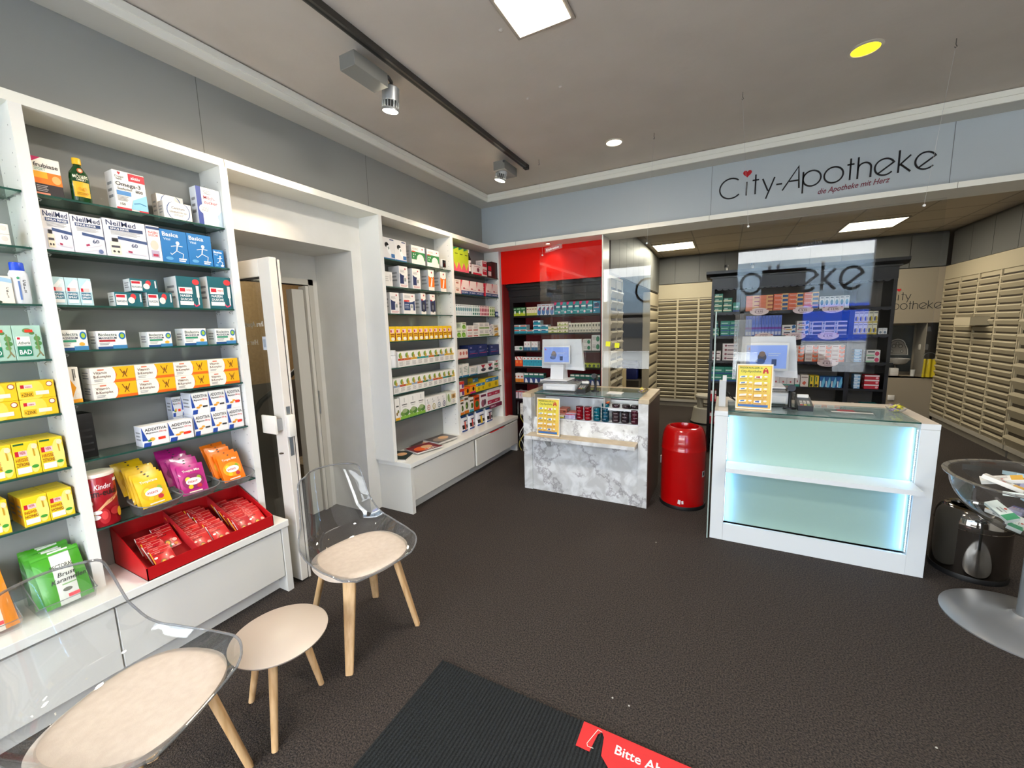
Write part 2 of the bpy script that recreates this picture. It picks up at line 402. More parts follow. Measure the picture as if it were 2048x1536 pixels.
# side door leaf, open into the shop
t = struct(bpy.data.objects.new('door_1', None)); COL.objects.link(t); t.location = (-2.29, 1.47, 0)
dh = zat(514, -2.29, 1.49); DW = M('d8d2c8', .4, name='door_paint')
w = .77
b = MB(); b.box(-.105, 0, 0, .045, .012, dh, DW, .003); b.box(-w, -w+.1, 0, .045, .012, dh, DW, .003); b.box(-w+.1, -.105, 0, .045, dh-.1, dh, DW, .003); b.box(-w+.1, -.105, 0, .045, .012, .17, DW, .003)
b.box(-.02, .004, .048, .06, .012, dh-.01, DW); b.box(-.03, .0, .046, .05, .012, dh-.006, M('55504a'))
b.build('door_frame', t)
b = MB(); b.box(-w+.1, -.105, .018, .026, .17, dh-.1, GLASS); b.build('glass_pane', t)
b = MB(); b.box(-w+.1, -.105, .008, .012, dh-.112, dh-.1, DARK); b.box(-.113, -.105, .008, .012, .17, dh-.1, DARK); b.build('seal', t)
b = MB()
f = lambda x, z, L: (-.14-x, .0165-.0003*L, 1.40+z)
draw(b, [('t', 'Ihre Apotheke', 0, .78, .12, 'ccc8c0', 2), ('t', 'Hier erhältlich', .28, .35, .12, 'ccc8c0', 2)], f, .25, .25)
draw(b, [('r', 0, 0, 1, 1, 'c4c8cc')], lambda x, z, L: (-.125-x, .0165, 1.455+z), .04, .08); draw(b, [('r', .2, .2, .8, .8, '9aa3ae')], lambda x, z, L: (-.125-x, .0160, 1.455+z), .04, .08)
b.build('lettering', t)
b = MB(); b.box(-.16, -.03, -.045, -.03, .96, 1.07, M('e4e0d6', .4), .004); b.box(-.05, -.03, -.032, .0, .98, 1.05, STEEL); b.box(.0, .03, .0, .045, .94, 1.07, M('e4e0d6', .4), .004); b.build('push_handle', t)
b = MB(); b.box(-.0008, .003, .012, .034, .82, 1.12, STEEL); b.lathe([(.013, 0), (.013, .006)], M('4c4238', .4, .6), 16, (-.06, -.006, .83)); b.build('lock_plate', t)

# shop front behind the viewer: window, frame, lettering seen reflected in the screens
YS = -1.3
b = MB(); b.box(-3.2, -2.35, YS-.15, YS, 0, 3.04, WALLW); b.box(1.97, 4.2, YS-.15, YS, 0, 3.04, M('5f5c57', .7)); b.box(-2.35, 1.97, YS-.15, YS, 2.75, 3.04, WALLW); b.box(-2.35, 1.97, YS-.15, YS, 0, .12, M('55585a')); b.box(.5, 1.08, YS-.13, YS, .12, 2.36, M('4a4846', .6))
struct(b.build('wall_front'))
b = MB()
for x in (-2.35, -.95, 1.91): b.box(x, x+.06, YS-.12, YS-.04, .12, 2.75, M('5a5d60', .4))
b.box(-2.35, 1.97, YS-.12, YS-.04, 2.69, 2.75, M('5a5d60', .4)); b.box(-2.35, 1.97, YS-.12, YS-.04, .12, .18, M('5a5d60', .4)); b.box(-2.35, 1.97, YS-.11, YS-.05, 1.68, 1.74, M('4b4e52', .4))
t = struct(b.build('window_1'))
b = MB(); b.box(-2.3, 1.92, YS-.084, YS-.078, .18, 2.69, clear('front_glass', (.97, .98, .98, 1), (.9, .92, .92, 1), 1.3)); b.build('pane', t)

# stroke letters of the pharmacy's sign
def arc(cx, cy, r, a0, a1, n=18, ry=None):
    return [(cx+r*math.cos(math.radians(a0+(a1-a0)*i/n)), cy+(ry or r)*math.sin(math.radians(a0+(a1-a0)*i/n))) for i in range(n+1)]
GL = {'C': (1.2, [arc(.64, .66, .70, 48, 318, 26)]), 'i': (0, [[(0, 0), (0, .95)]]), 't': (.42, [[(.2, 0), (.2, 1.35)], [(0, .98), (.42, .98)]]),
 'y': (.74, [[(0, .98), (.36, .1)], [(.74, .98), (.24, -.42)]]), '-': (.36, [[(0, .45), (.36, .45)]]),
 'A': (.95, [[(0, -.02), (.9, 1.42), (.98, -.02)], [(.38, .52), (.94, .52)]]), 'p': (1.0, [[(0, -.42), (0, 1)], arc(.5, .5, .5, 0, 360, 28)]), 'o': (1.0, [arc(.5, .5, .5, 0, 360, 28)]),
 'h': (.68, [[(0, 0), (0, 1.35)], [(0, .5)]+arc(.34, .62, .34, 180, 0, 14)+[(.68, 0)]]),
 'e': (.95, [[(.2, .15)]+[(.95, .72)]+arc(.5, .5, .5, 27, 318, 26)]), 'k': (.62, [[(0, 0), (0, 1.35)], [(.58, .98), (0, .42)], [(.1, .5), (.62, 0)]]),
 'a': (.9, [arc(.45, .5, .45, 0, 360, 26), [(.9, 0), (.9, 1)]])}
def strokes(mb, ch, x0, z0, s, P, wd, m, xs=None, th=.004):
    wdt, lines = GL[ch]
    sx = s if xs is None or wdt == 0 else xs/wdt
    for ln in lines:
        pts = [(x0+a*sx, z0+c*s) for a, c in ln]
        n = len(pts); closed = n > 3 and math.dist(pts[0], pts[-1]) < 1e-4
        if closed: pts = pts[:-1]; n -= 1
        Lf, Rt = [], []
        for i, p in enumerate(pts):
            a = pts[i-1] if (i or closed) else p; c = pts[(i+1) % n] if (i < n-1 or closed) else p
            d1 = Vector((p[0]-a[0], p[1]-a[1])); d2 = Vector((c[0]-p[0], c[1]-p[1]))
            if d1.length < 1e-7: d1 = d2
            if d2.length < 1e-7: d2 = d1
            d1.normalize(); d2.normalize(); t = (d1+d2); t = t.normalized() if t.length > .2 else d1
            q = min(2.0, 1/max(.4, t.dot(d1))); nx, nz = -t.y*wd/2*q, t.x*wd/2*q
            Lf.append((p[0]+nx, p[1]+nz)); Rt.append((p[0]-nx, p[1]-nz))
        for i in range(n if closed else n-1):
            j = (i+1) % n
            mb.poly([P(*Lf[i], 0), P(*Lf[j], 0), P(*Rt[j], 0), P(*Rt[i], 0)], m)
            if th: mb.poly([P(*Lf[i], 0), P(*Lf[j], 0), P(*Lf[j], 1), P(*Lf[i], 1)], m); mb.poly([P(*Rt[i], 0), P(*Rt[j], 0), P(*Rt[j], 1), P(*Rt[i], 1)], m)
def heart(cx, cz, s):
    o = []
    for i in range(28):
        t = 2*PI*i/28; o.append((cx+s*16*math.sin(t)**3/17, cz+s*(13*math.cos(t)-5*math.cos(2*t)-2*math.cos(3*t)-math.cos(4*t))/17))
    return o
INK = M('0c0d14', .3, name='sign_black'); HRT = M('b3121f', .3, name='heart_red'); MAR = M('7a2a3a', .4, name='slogan_maroon')
SG = [('C', -.088, .152), ('i', .117, 0), ('t', .161, .05), ('y', .238, .089), ('-', .341, .042), ('A', .387, .115), ('p', .531, .122), ('o', .675, .125), ('t', .823, .045), ('h', .893, .082), ('e', .998, .114), ('k', 1.141, .072), ('e', 1.237, .112)]
t = thing('shop_sign', 'large black letters City-Apotheke with red heart on grey bulkhead', 'sign', (0, YB, 0))
b = MB(); P = lambda x, z, k: (x, -.005+k*.005, z)
for ch, x, w in SG: strokes(b, ch, x, 2.66, .122, P, .0115, INK, w or None)
b.build('letters', t, norm=False)
b = MB(); b.prism(heart(.119, 2.846, .036), 'y', -.006, 0, HRT); b.build('heart', t)
b = MB(); draw(b, [('t', 'die Apotheke mit Herz', 0, 0, .042, MAR, None, .3)], lambda x, z, L: (.64+x*.80, -.003, 2.585+z+.03*x), .9, 1); b.build('slogan', t, norm=False)

# same name on the window band, read from the street
FROST = M('a9bccb', .7, name='frosted_band')
mt, n, l, bb = nodemat('window_film'); bb.inputs['Base Color'].default_value = lin('d4e2ec'); bb.inputs['Roughness'].default_value = .8
tl_ = n.new('ShaderNodeBsdfTranslucent'); tl_.inputs[0].default_value = lin('e8f2fa'); ms = n.new('ShaderNodeMixShader'); ms.inputs[0].default_value = .75; tt_ = n.new('ShaderNodeBsdfTransparent'); tt_.inputs[0].default_value = (.56, .66, .74, 1); m3 = n.new('ShaderNodeMixShader'); m3.inputs[0].default_value = .5
l.new(bb.outputs[0], ms.inputs[1]); l.new(tl_.outputs[0], ms.inputs[2]); l.new(ms.outputs[0], m3.inputs[1]); l.new(tt_.outputs[0], m3.inputs[2]); l.new(m3.outputs[0], n['Material Output'].inputs[0])
t = thing('window_sign', 'pale band with shop name across the front window behind the viewer', 'sign', (0, YS, 0))
b = MB(); b.box(-2.2, 1.9, -.077, -.075, 1.78, 2.50, mt); b.build('film_band', t)
b = MB(); P = lambda x, z, k: (x, -.07+k*.004, z); sx = .105/.05*1.0
for ch, x, w in SG:
    if ch == '-': continue
    strokes(b, ch, -1.60+(x+.088)*2.36, 2.0, .32, P, .042, INK, w*2.36 or None)
b.build('letters', t, norm=False)
b = MB(); b.prism(heart(-1.60+.2*2.36, 2.44, .07), 'y', -.072, -.066, HRT); b.build('heart', t)
# street outside
b = MB(); b.box(-14, 16, -17, YS-.2, -.12, -.02, M('c4c4c2', .9)); struct(b.build('pavement'))
b = MB(); b.box(-9, 11, -17.2, -17, 0, 2.9, M('6d665e', .9)); b.box(-9, 11, -17.0, -16.9, .8, 1.6, M('2c2f33', .3)); struct(b.build('trim_street_front'))
t = thing('van', 'blue and white van parked in the street outside shop window', 'van', (2.55, -6.5, 0))
b = MB(); b.box(-1.15, 1.15, -1.2, 1.2, .3, 1.0, M('d8dade', .4), .05); b.box(-1.15, 1.15, -1.2, 1.2, 1.0, 2.0, M('1550e0', .4), .05); b.box(-1.15, 1.15, -1.2, 1.2, 2.0, 2.6, M('d8dade', .4), .05); b.box(-1.1, 1.1, 1.2, 1.22, 2.2, 2.5, M('e8eaee', .4)); b.build('body', t)
b = MB(); b.box(-1.05, 1.05, 1.19, 1.215, 2.02, 2.4, M('1a2026', .1)); b.build('window', t)
for x in (-.7, .7):
    b = MB(); b.lathe([(.42, -.12), (.46, -.1), (.46, .1), (.42, .12)], M('1a1a1a', .7), 24)
    b.build('wheel', t, (x, 1.08, .36), (PI/2, 0, 0))

# ---------------------------------------------------------------- shelving on the left wall
UP = [(-.62, -.58), (.612, .648), (1.343, 1.381), (2.472, 2.507), (3.42, 3.457), (4.385, 4.42)]
ZS = {1: [2.127, 1.913, 1.692, 1.472, 1.246, 1.014, .806], 2: [2.127, 1.913, 1.692, 1.502, 1.280, 1.025, .712],
      3: [2.126, 1.91, 1.689, 1.46, 1.238, 1.016, .787], 4: [2.133, 1.91, 1.685, 1.457, 1.233, 1.041, .842, .641]}
BY = {1: (-.58, .612), 2: (.648, 1.343), 3: (2.507, 3.42), 4: (3.457, 4.385)}
SL = .447
def unit(name, label, ups, bays, holes):
    t = thing(name, label, 'shelving unit', (XF, (ups[0][0]+ups[-1][1])/2, SL)); o = t.location
    for a, c in ups:
        b = MB(); b.box(XW+.001, XF, a, c, SL, 2.446, WHITE)
        if holes:
            for y, s in ((a-.0006, 0), (c+.0006, 1)):
                if (a > 2.4 and a < 2.5 and s == 0) or (a > 1.3 and a < 1.4 and s == 1): continue
                for z in [SL+.12+.05*k for k in range(37)]:
                    for x in (XF-.035, XF-.165):
                        b.lathe([(.0028, 0), (.0028, .0004)], M('6b6b68'), 6, (0, 0, 0)) if 0 else b.poly([(x-.0025, y, z-.0025), (x+.0025, y, z-.0025), (x+.0025, y, z+.0025), (x-.0025, y, z+.0025)], M('6b6b68'))
        b.build('upright', t).location = -o
    for n in bays:
        y0, y1 = BY[n]
        b = MB(); b.box(XW+.0005, XW+.012, y0, y1, SL, 2.446, GREYB); q = b.build('back_panel', t); q.location = -o
        for z in ZS[n]:
            d = .012 if not (n == 2 and z == .712) else -.0
            b = MB(); b.box(XW+.02, XF-d, y0+.002, y1-.002, z-.008, z, [GLASS_G, GLASS_G, GEDGE, GEDGE, GEDGE, GEDGE]); g = b.build('glass_shelf', t); g.location = -o
            if n in (1, 2) or holes:
                for y, s in ((y0, 1), (y1, -1)):
                    for x in (XF-.035, XF-.165):
                        b = MB(); b.tube([(x, y, z-.013), (x, y+s*.012, z-.013), (x, y+s*.018, z-.018), (x, y+s*.013, z-.024)], .0028, STEEL, 6)
                        p = b.build('shelf_pin', g)
    return t
unit('shelving_unit', 'tall white shelving unit with glass shelves before the side door', UP[:3], (1, 2), True)
unit('shelving_unit', 'tall white shelving unit with glass shelves between side door and corner', UP[3:], (3, 4), True)
def basecab(label, y0, y1, fronts, e0, e1):
    t = thing('base_cabinet', label, 'cabinet', (-2.4, (y0+y1)/2, 0)); o = t.location
    b = MB(); b.box(XW+.001, -2.315, y0+.03, y1-.03, .1, .405, WHITE2); b.box(XW+.001, -2.37, y0+.03, y1-.03, 0, .1, WHITE2); b.build('carcass', t).location = -o
    for e, (a, c) in ((e0, (y0, y0+.036)), (e1, (y1-.036, y1))):
        if e: b = MB(); b.box(XW+.001, -2.285, a, c, 0, .407, WHITE2); b.build('end_panel', t).location = -o
    for a, c, out in fronts:
        b = MB(); b.box(-2.312+out, -2.293+out, a, c, .106, .392, WHITE2, .0015); b.build('drawer', t).location = -o
    b = MB(); b.box(-2.314, -2.3135, y0+.037, y1-.037, .1, .407, DARK) if 0 else b.box(-2.3145, -2.3135, y0+.037, y1-.037, .392, .405, DARK); b.build('painted_gap_shade', t).location = -o  # dark strip stands in for the shade above the drawers
    return t
basecab('low white base cabinet with drawers below the shelves before side door', -.62, 1.412, [(-.58, .622, 0), (.628, 1.372, 0)], 1, 1)
basecab('low white base cabinet below the corner shelves with one drawer ajar', 2.5, 4.49, [(2.54, 3.485, 0), (3.497, 4.45, .022)], 1, 1)
for lab, y0, y1 in (('white worktop on the base cabinet before the side door', -.62, 1.416), ('white worktop on the base cabinet beside the corner', 2.494, 4.492)):
    b = MB(); b.box(XW+.001, -2.277, y0, y1, .408, SL-.0005, WHITE, .0015); tag(b.build('worktop'), lab, 'worktop')
b = MB()
for a, c in ((3.80, 4.0), (4.03, 4.12)): b.box(-2.29, -2.268, a, c, .3925, .3945, M('c02020', .5)); b.box(-2.2685, -2.2675, a, c, .36, .394, M('c02020', .5)) if 0 else None
tag(b.build('tape_strip'), 'red tape strip along the top edge of the ajar drawer', 'tape')

# ---------------------------------------------------------------- product boxes
def wepa(u, v, s, r=.38): return [('r', u, v, u+s, v+r*s, 'f0c9c6'), ('r', u, v+.0*s, u+.3*s, v+r*s, 'c4162c'), ('t', 'WEPA', u+.38*s, v+.1*s, .2*s, 'b01c30', .5*s)]
D = {}
def ty(name, base, side, ops, top=None): D[name] = (base, side, ops, top)
ty('frubiase', 'f1ece0', '2b2b30', [('p', [(0, .85), (.35, 1), (0, 1)], 'c2185b'), ('r', 0, .3, 1, .62, 'f07a13'), ('r', 0, .45, .5, .62, 'f7b023'), ('r', 0, 0, 1, .3, '2a2326'), ('r', 0, 0, .5, .06, 'e89070'), ('e', .8, .45, .16, .11, 'f9b066'), ('t', 'frubiase', .06, .74, .11, '2a2326', .86), ('t', 'SPORT', .06, .65, .07, '8fae9b', .4)]+fine(.06, .45, .08, .26, 4, 'b0a8a8'))
ty('omega', 'f3efe8', 'e7e3e0', [('r', .48, .78, 1, .98, 'c81e32'), ('t', 'aktiv', .56, .84, .075, 'ffffff', .38), ('e', .2, .88, .14, .09, 'f3efe8'), ('p', heart(.2, .94, .05), 'c01225'), ('t', 'Doppel', .07, .83, .045, '333333', .26), ('t', 'herz', .1, .77, .045, '333333', .2), ('t', 'Omega-3', .06, .62, .1, '1e1e28', .82), ('t', 'Seefischöl', .1, .52, .055, '333333', .45), ('t', '800', .66, .5, .075, '2a2a34', .3), ('r', .06, .38, .5, .49, '4d8cc9'), ('p', [(.45, .05), (1, .05), (1, .48), (.55, .3)], '8fcbe0'), ('l', [(.55, .2), (.75, .24), (.95, .2)], .004, '2d78a8'), ('r', 0, 0, .45, .06, 'c81e32'), ('r', .7, .0, 1, .05, 'c81e32'), ('t', '150', .12, .12, .06, '444444', .2)]+fine(.06, .4, .22, .36, 4))
ty('centrum', 'f0ebe2', 'cbc6c0', [('e', .52, .5, .42, .62, '3a5c94'), ('e', .52, .5, .39, .58, 'f0ebe2'), ('t', 'Centrum', .28, .6, .13, '39394a', .46), ('t', 'GENERATION 50+', .2, .38, .1, '39394a', .62)]+fine(.35, .7, .2, .32, 2))
ty('milch', 'eef0f0', 'dfe4ea', [('r', 0, 0, .2, 1, '1f3b8e'), ('t', 'Milch-', .28, .70, .085, 'a82340', .5), ('t', 'zucker', .28, .58, .085, 'a82340', .6), ('p', [(.35, 0), (.4, .25), (.65, .4), (.8, .3), (1, .45), (1, 0)], 'cfe0ea'), ('e', .3, .42, .24, .13, 'f6f4f0'), ('e', .65, .17, .2, .1, 'ffffff')]+fine(.28, .6, .82, .93, 3)+fine(.14, .46, .36, .48, 4))
def neil(n, bottle):
    o = [('r', 0, 0, 1, .52, 'dfe0ec'), ('p', [(.3, .48), (1, .42), (1, .5), (.3, .56)], '39507f'), ('t', 'NeilMed', .07, .83, .13, '23335e', .86), ('r', .12, .71, .93, .80, '2c4370'), ('t', 'SINUS RINSE', .15, .73, .05, 'ffffff', .74)]+fine(.15, .85, .58, .7, 4, 'aaaaaa')+[('t', n, .6, .3, .1, '3c4a6e', .25)]
    if bottle: o += [('r', .1, .06, .34, .4, 'efe6d0'), ('r', .15, .4, .29, .5, '1d1d22'), ('r', .12, .24, .32, .3, '444450'), ('e', .17, .14, .03, .03, '333333'), ('e', .27, .14, .03, .03, '333333'), ('p', [(.45, .14), (.93, .1), (.93, .17), (.45, .21)], 'e6dde6'), ('p', [(.5, .15), (.6, .14), (.6, .19), (.5, .2)], 'a02050')]
    else: o += [('p', [(.3, .14), (.88, .26), (.86, .33), (.28, .22)], 'e6dde6'), ('p', [(.38, .19), (.5, .22), (.48, .27), (.37, .24)], 'a02050'), ('p', [(.3, .05), (.75, .12), (.73, .19), (.28, .12)], 'e6dde6'), ('e', .83, .09, .08, .06, '6a7aa8')]
    return o
ty('neil10', 'ecebee', 'd8dbe8', neil('10', 1)); ty('neil60', 'ecebee', 'd8dbe8', neil('60', 0)); ty('neilL', 'ecebee', 'd8dbe8', neil('60', 1))
ty('neilN', 'ecebee', 'd8dbe8', [('r', 0, .9, 1, .97, '2c4370'), ('t', 'NASEN', .15, .78, .06, 'd0452c', .7), ('t', 'DUSCHE', .15, .7, .06, 'd0452c', .7), ('e', .5, .45, .3, .14, 'd6c8b8'), ('r', .2, .1, .8, .3, 'b6a8c0'), ('r', .3, .13, .7, .2, 'b03050')])
STK = [('e', .62, .62, .07, .06, 'dfeaf5'), ('l', [(.6, .56), (.55, .38)], .005, 'e8f2fa'), ('l', [(.35, .5), (.57, .54), (.8, .53)], .003, 'dfeaf5'), ('l', [(.55, .38), (.35, .25), (.3, .3)], .003, 'dfeaf5'), ('l', [(.55, .38), (.8, .3), (.75, .14)], .003, 'dfeaf5')]
ty('basica', '1373b6', '0f5f9c', [('t', 'Basica', .08, .8, .12, 'ffffff', .8), ('t', 'Vital', .1, .68, .07, 'c8def0', .35)]+STK+[('e', .25, .13, .14, .05, '5fa6d6'), ('r', .6, .12, .9, .16, 'dfeaf5'), ('r', .6, .06, .85, .1, 'dfeaf5')])
ty('spray', 'bcdde4', 'd5e2e4', [('p', [(0, .55), (.7, .95), (1, .9), (1, .5), (0, .5)], 'dcecee'), ('l', [(.3, .65), (.7, .85)], .012, 'f4f8f8'), ('r', .12, .5, .78, .63, 'f0c9c6'), ('r', .12, .5, .3, .63, 'c4162c'), ('r', .1, .22, .85, .47, '2e6f8a'), ('t', 'NASEN', .14, .36, .075, 'ffffff', .66), ('t', 'SPRAY', .14, .25, .075, 'ffffff', .66), ('r', .1, .08, .85, .2, 'eef0ee')])
ty('teal', '0f5f6a', 'dfe4e4', [('r', .03, .1, .42, .85, 'f0ece6'), ('r', .05, .62, .36, .8, 'c4162c'), ('t', 'NASEN', .05, .3, .15, '1a5a70', .34), ('e', .66, .7, .1, .22, 'e5383c'), ('e', .58, .45, .12, .22, 'f3ecdc'), ('r', .9, .35, .95, .9, 'e8e8e8')])
ty('dusche', '0e5c66', 'e5e5e2', [('e', .8, .84, .15, .09, 'e5383c'), ('r', .06, .1, .62, .66, 'f0ece6'), ('r', .1, .52, .32, .63, 'c4162c'), ('t', 'WEPA', .36, .54, .06, 'c4162c', .24), ('r', .06, .22, .62, .46, '14606e'), ('t', 'NASEN', .1, .36, .07, 'ffffff', .48), ('t', 'DUSCHE', .1, .25, .07, 'ffffff', .48), ('r', .78, .35, .9, .72, 'dfe2df'), ('r', .82, .12, .87, .36, 'eeeeea'), ('l', [(.84, .12), (.7, .06), (.62, .14)], .006, 'e6466a')])
def biol(c1, c2): return [('r', .0, 0, 1, .14, '1d4f86'), ('r', .5, .0, 1, .2, '3f86b8'), ('t', 'Biolectra', .06, .72, .15, '2f4a46', .62), ('t', 'MAGNESIUM', .06, .55, .12, '3c4660', .6), ('r', .06, .4, .6, .51, c1), ('e', .86, .72, .12, .2, '1f6fae'), ('e', .86, .72, .07, .12, '9fc53a'), ('e', .78, .3, .1, .09, c2)]+fine(.06, .4, .2, .36, 2)
ty('biolA', 'f0efe8', 'e2e4e2', biol('2f8f6a', 'f0b040')); ty('biolB', 'f0efe8', 'e2e4e2', biol('b0242c', 'f0efe8'))
ty('vitB', 'f4efe2', 'ece8e0', [('r', .45, .18, 1, 1, 'f6b411'), ('r', .3, 0, 1, .18, 'ea6a12'), ('p', [(.3, 0), (.5, .0), (.58, .5), (.5, 1), (.45, 1), (.45, .3)], 'ea6a12'), ('e', .38, .52, .17, .62, 'f4efe2'), ('r', 0, .92, .5, 1, 'f4efe2'), ('t', 'Vitamin', .06, .6, .16, '6a4a3a', .3), ('t', 'B-Komplex', .06, .36, .16, '6a4a3a', .38), ('l', [(.66, .85), (.72, .55), (.78, .5), (.84, .85)], .003, '7a4a10'), ('l', [(.74, .5), (.7, .3)], .003, '7a4a10'), ('l', [(.76, .5), (.8, .3)], .003, '7a4a10'), ('e', .75, .62, .02, .09, '7a4a10'), ('r', .16, .82, .3, .9, 'e08060')]+fine(.06, .26, .1, .28, 2))
ty('vitC', 'f2ece0', 'e7e2d8', [('p', [(.0, .05), (.0, .75), (.6, .42)], 'f0a013'), ('t', 'C', .3, .1, .16, 'f4e6d0', .5), ('r', .45, .62, .56, .95, '55504a'), ('r', .62, .7, .7, .95, '6a655a'), ('r', 0, 0, 1, .1, 'f4a61c')])
def addit(fruit, red): 
    o = [('p', [(0, 1), (0, .3), (.2, .3)], '2349a0'), ('p', [(0, 0), (.28, 0), (.33, .2), (.05, .2)], '2349a0'), ('t', 'ADDITIVA', .12, .75, .14, '151515', .82), ('t', 'Magnesium', .16, .62, .08, '444444', .45), ('t', '300 mg', .64, .62, .08, 'd04040', .28)]
    o += [('e', .36, .33, .1, .09, 'f0b040'), ('e', .25, .28, .07, .05, '4c8f30')] if fruit == 'l' else [('e', .36, .3, .12, .05, 'e39a2a'), ('e', .5, .38, .1, .05, 'eaa93a'), ('r', .62, .28, .9, .36, '3a3a3a')]
    if red: o += [('r', .58, .25, .86, .38, 'f5371e')]
    return o
ty('additL', 'f1efec', 'e0e2e8', addit('l', 1)); ty('additO', 'f1efec', 'e0e2e8', addit('o', 0)); ty('additR', 'f1efec', 'e0e2e8', addit('o', 1))
ty('plain', 'e9e6de', 'dedbd4', [('e', .75, .6, .15, .25, 'd4d0c8')]+fine(.1, .5, .3, .7, 3, 'c5c2ba'))
ty('cb12', 'eae4d6', 'e0dccf', [('p', [(0, 1), (1, .9), (1, .75), (.4, .8), (0, .65)], '9fc3dc'), ('t', 'C', .62, .52, .07, '2a2a30'), ('t', 'B', .62, .42, .07, '2a2a30'), ('t', '1', .62, .32, .07, '2a2a30'), ('t', '2', .62, .22, .07, '2a2a30'), ('e', .1, .05, .2, .05, '3a4a38')])
ty('bad', 'a9cdbb', 'b9d8c8', [('e', .5, .85, .16, .07, '6f9a5c'), ('e', .66, .78, .1, .05, '57854a'), ('e', .82, .62, .12, .08, '5f9450'), ('e', .84, .48, .13, .07, '4c8644'), ('e', .8, .36, .1, .06, '6aa058'), ('l', [(.8, .75), (.84, .2), (.7, .08)], .004, '7c8a56'), ('l', [(.84, .25), (.95, .1)], .004, '8a7a56'), ('r', .08, .42, .56, .68, 'efe9e0'), ('r', .12, .6, .22, .66, 'c4162c'), ('t', 'Atheria', .12, .46, .08, '3f6a5c', .42, .2), ('r', .08, .12, .58, .4, '157a58'), ('t', 'BAD', .13, .17, .13, 'ffffff', .42), ('r', .42, .8, .7, .88, 'f5371e')])
ty('zink', 'efc71f', 'd9ac12', [('e', .3, .5, .4, .7, 'f3d850')]+wepa(.08, .62, .32, .6)+[('r', .06, .12, .4, .42, 'f0b818'), ('t', '+ZINK', .08, .16, .18, '4a3a10', .3), ('r', .46, .2, .82, .42, 'efe8d4'), ('e', .86, .78, .09, .15, 'a8431c'), ('e', .86, .78, .07, .11, 'f2e6d0')])
def honey(t1, t2): return [('e', .75, .5, .25, .45, 'f6e27a')]+wepa(.07, .6, .46, .34)+[('t', t1, .06, .44, .1, 'b8560c', .48), ('t', t2, .06, .3, .1, '9c4a10', .5), ('r', .06, .08, .6, .26, 'f3eede'), ('e', .76, .24, .14, .05, '3f9a34'), ('l', [(.8, .55), (.78, .8)], .004, 'c89a20'), ('e', .84, .85, .12, .08, 'f2d9b0')]
ty('zitrone', 'efcf1e', 'd8b112', honey('HEISSE', 'ZITRONE')+[('r', .05, .93, .45, .98, '1f5a30')]); ty('honig', 'efcf1e', 'dca80e', honey('INGWER', 'HONIG'))
ty('bpm', 'ece8e4', 'd6d8da', [('r', 0, 0, 1, .06, '2f6fa8'), ('e', .35, .66, .16, .12, '191a1c'), ('p', [(.32, .6), (.5, .66), (.72, .3), (.6, .2), (.42, .34)], 'f7f7f5'), ('p', [(.42, .57), (.52, .6), (.56, .5), (.46, .45)], '9aa39a'), ('r', .68, .1, .97, .28, '3f74ad'), ('r', .6, .9, .92, .95, '4a5a7c')])
ty('mask', 'ece8e0', 'aaa8a8', [('r', 0, .25, 1, .68, '2f7a46'), ('e', .64, .32, .26, .26, 'f1e6d8'), ('r', .36, .12, .92, .3, 'f1e6d8'), ('r', .04, .64, .28, .7, 'd33a2c'), ('e', .8, .86, .05, .04, 'b01c30')]+fine(.06, .5, .76, .88, 3)+[('e', .14, .52, .03, .04, 'dfe8df'), ('e', .26, .52, .03, .04, 'dfe8df'), ('e', .14, .38, .03, .04, 'dfe8df')])
ty('therm', 'ece8e2', 'c9c9cb', [('r', .05, .18, .55, .68, '26345e'), ('e', .5, .78, 1.0*.5, .2, 'ece8e2'), ('r', .5, .12, .85, .5, 'dcdcdc'), ('r', .55, .3, .78, .46, '8f9890'), ('e', .86, .5, .1, .08, 'e6d8d0'), ('e', .7, .88, .07, .04, 'b01c30')]+fine(.1, .6, .7, .82, 3)+fine(.1, .9, .05, .14, 2, 'd08080'))
ty('orangeT', 'efe9de', 'bfbfbf', [('r', 0, .18, 1, .7, 'ee7416'), ('e', .5, .76, .48, .12, 'efe9de'), ('p', [(.3, .2), (.55, .2), (.75, .68), (.6, .7)], 'f3ede4'), ('l', [(.45, .66), (.8, .6)], .005, '2a2018'), ('e', .55, .88, .1, .05, 'b01c30')])
ty('navyT', 'efe9de', 'c2c4c8', [('r', 0, .15, 1, .74, '22305a'), ('e', .5, .78, .5, .12, 'efe9de'), ('e', .5, .36, .34, .26, '2f3238'), ('r', .3, .14, .72, .5, '2f3238'), ('r', .36, .24, .66, .46, '777c84'), ('r', .1, .66, .4, .72, 'd33a2c'), ('e', .6, .9, .1, .04, 'b01c30')])
ty('wideT', 'ece8e2', 'c9c9cb', [('r', .05, .18, .95, .66, '1f3a66'), ('e', .5, .72, .45, .14, 'ece8e2'), ('r', .55, .15, .8, .48, 'e6e6e2'), ('r', .6, .3, .75, .44, '8f9890'), ('r', .05, .6, .5, .68, 'd33a2c'), ('e', .75, .88, .05, .04, 'b01c30')]+fine(.1, .6, .76, .9, 3)+fine(.1, .45, .25, .5, 3, 'b0bccc'))
ty('yellow', 'f0c412', 'c98f0c', [('r', .12, .55, .75, .82, 'f0c9c6'), ('r', .16, .6, .36, .76, 'b8142c'), ('r', .15, .42, .75, .5, '9c4a10'), ('r', .15, .3, .68, .37, 'b8701a'), ('e', .5, .16, .3, .12, 'f3eede'), ('e', .95, .3, .15, .3, '8a3a14')])
def tea(c): return [('r', 0, .42, 1, .56, c), ('e', .3, .74, .18, .16, '6d8f3a'), ('e', .5, .64, .16, .14, 'c49a3a'), ('e', .42, .84, .12, .1, '8fa83f')]+fine(.15, .8, .08, .36, 4, 'a09a94')
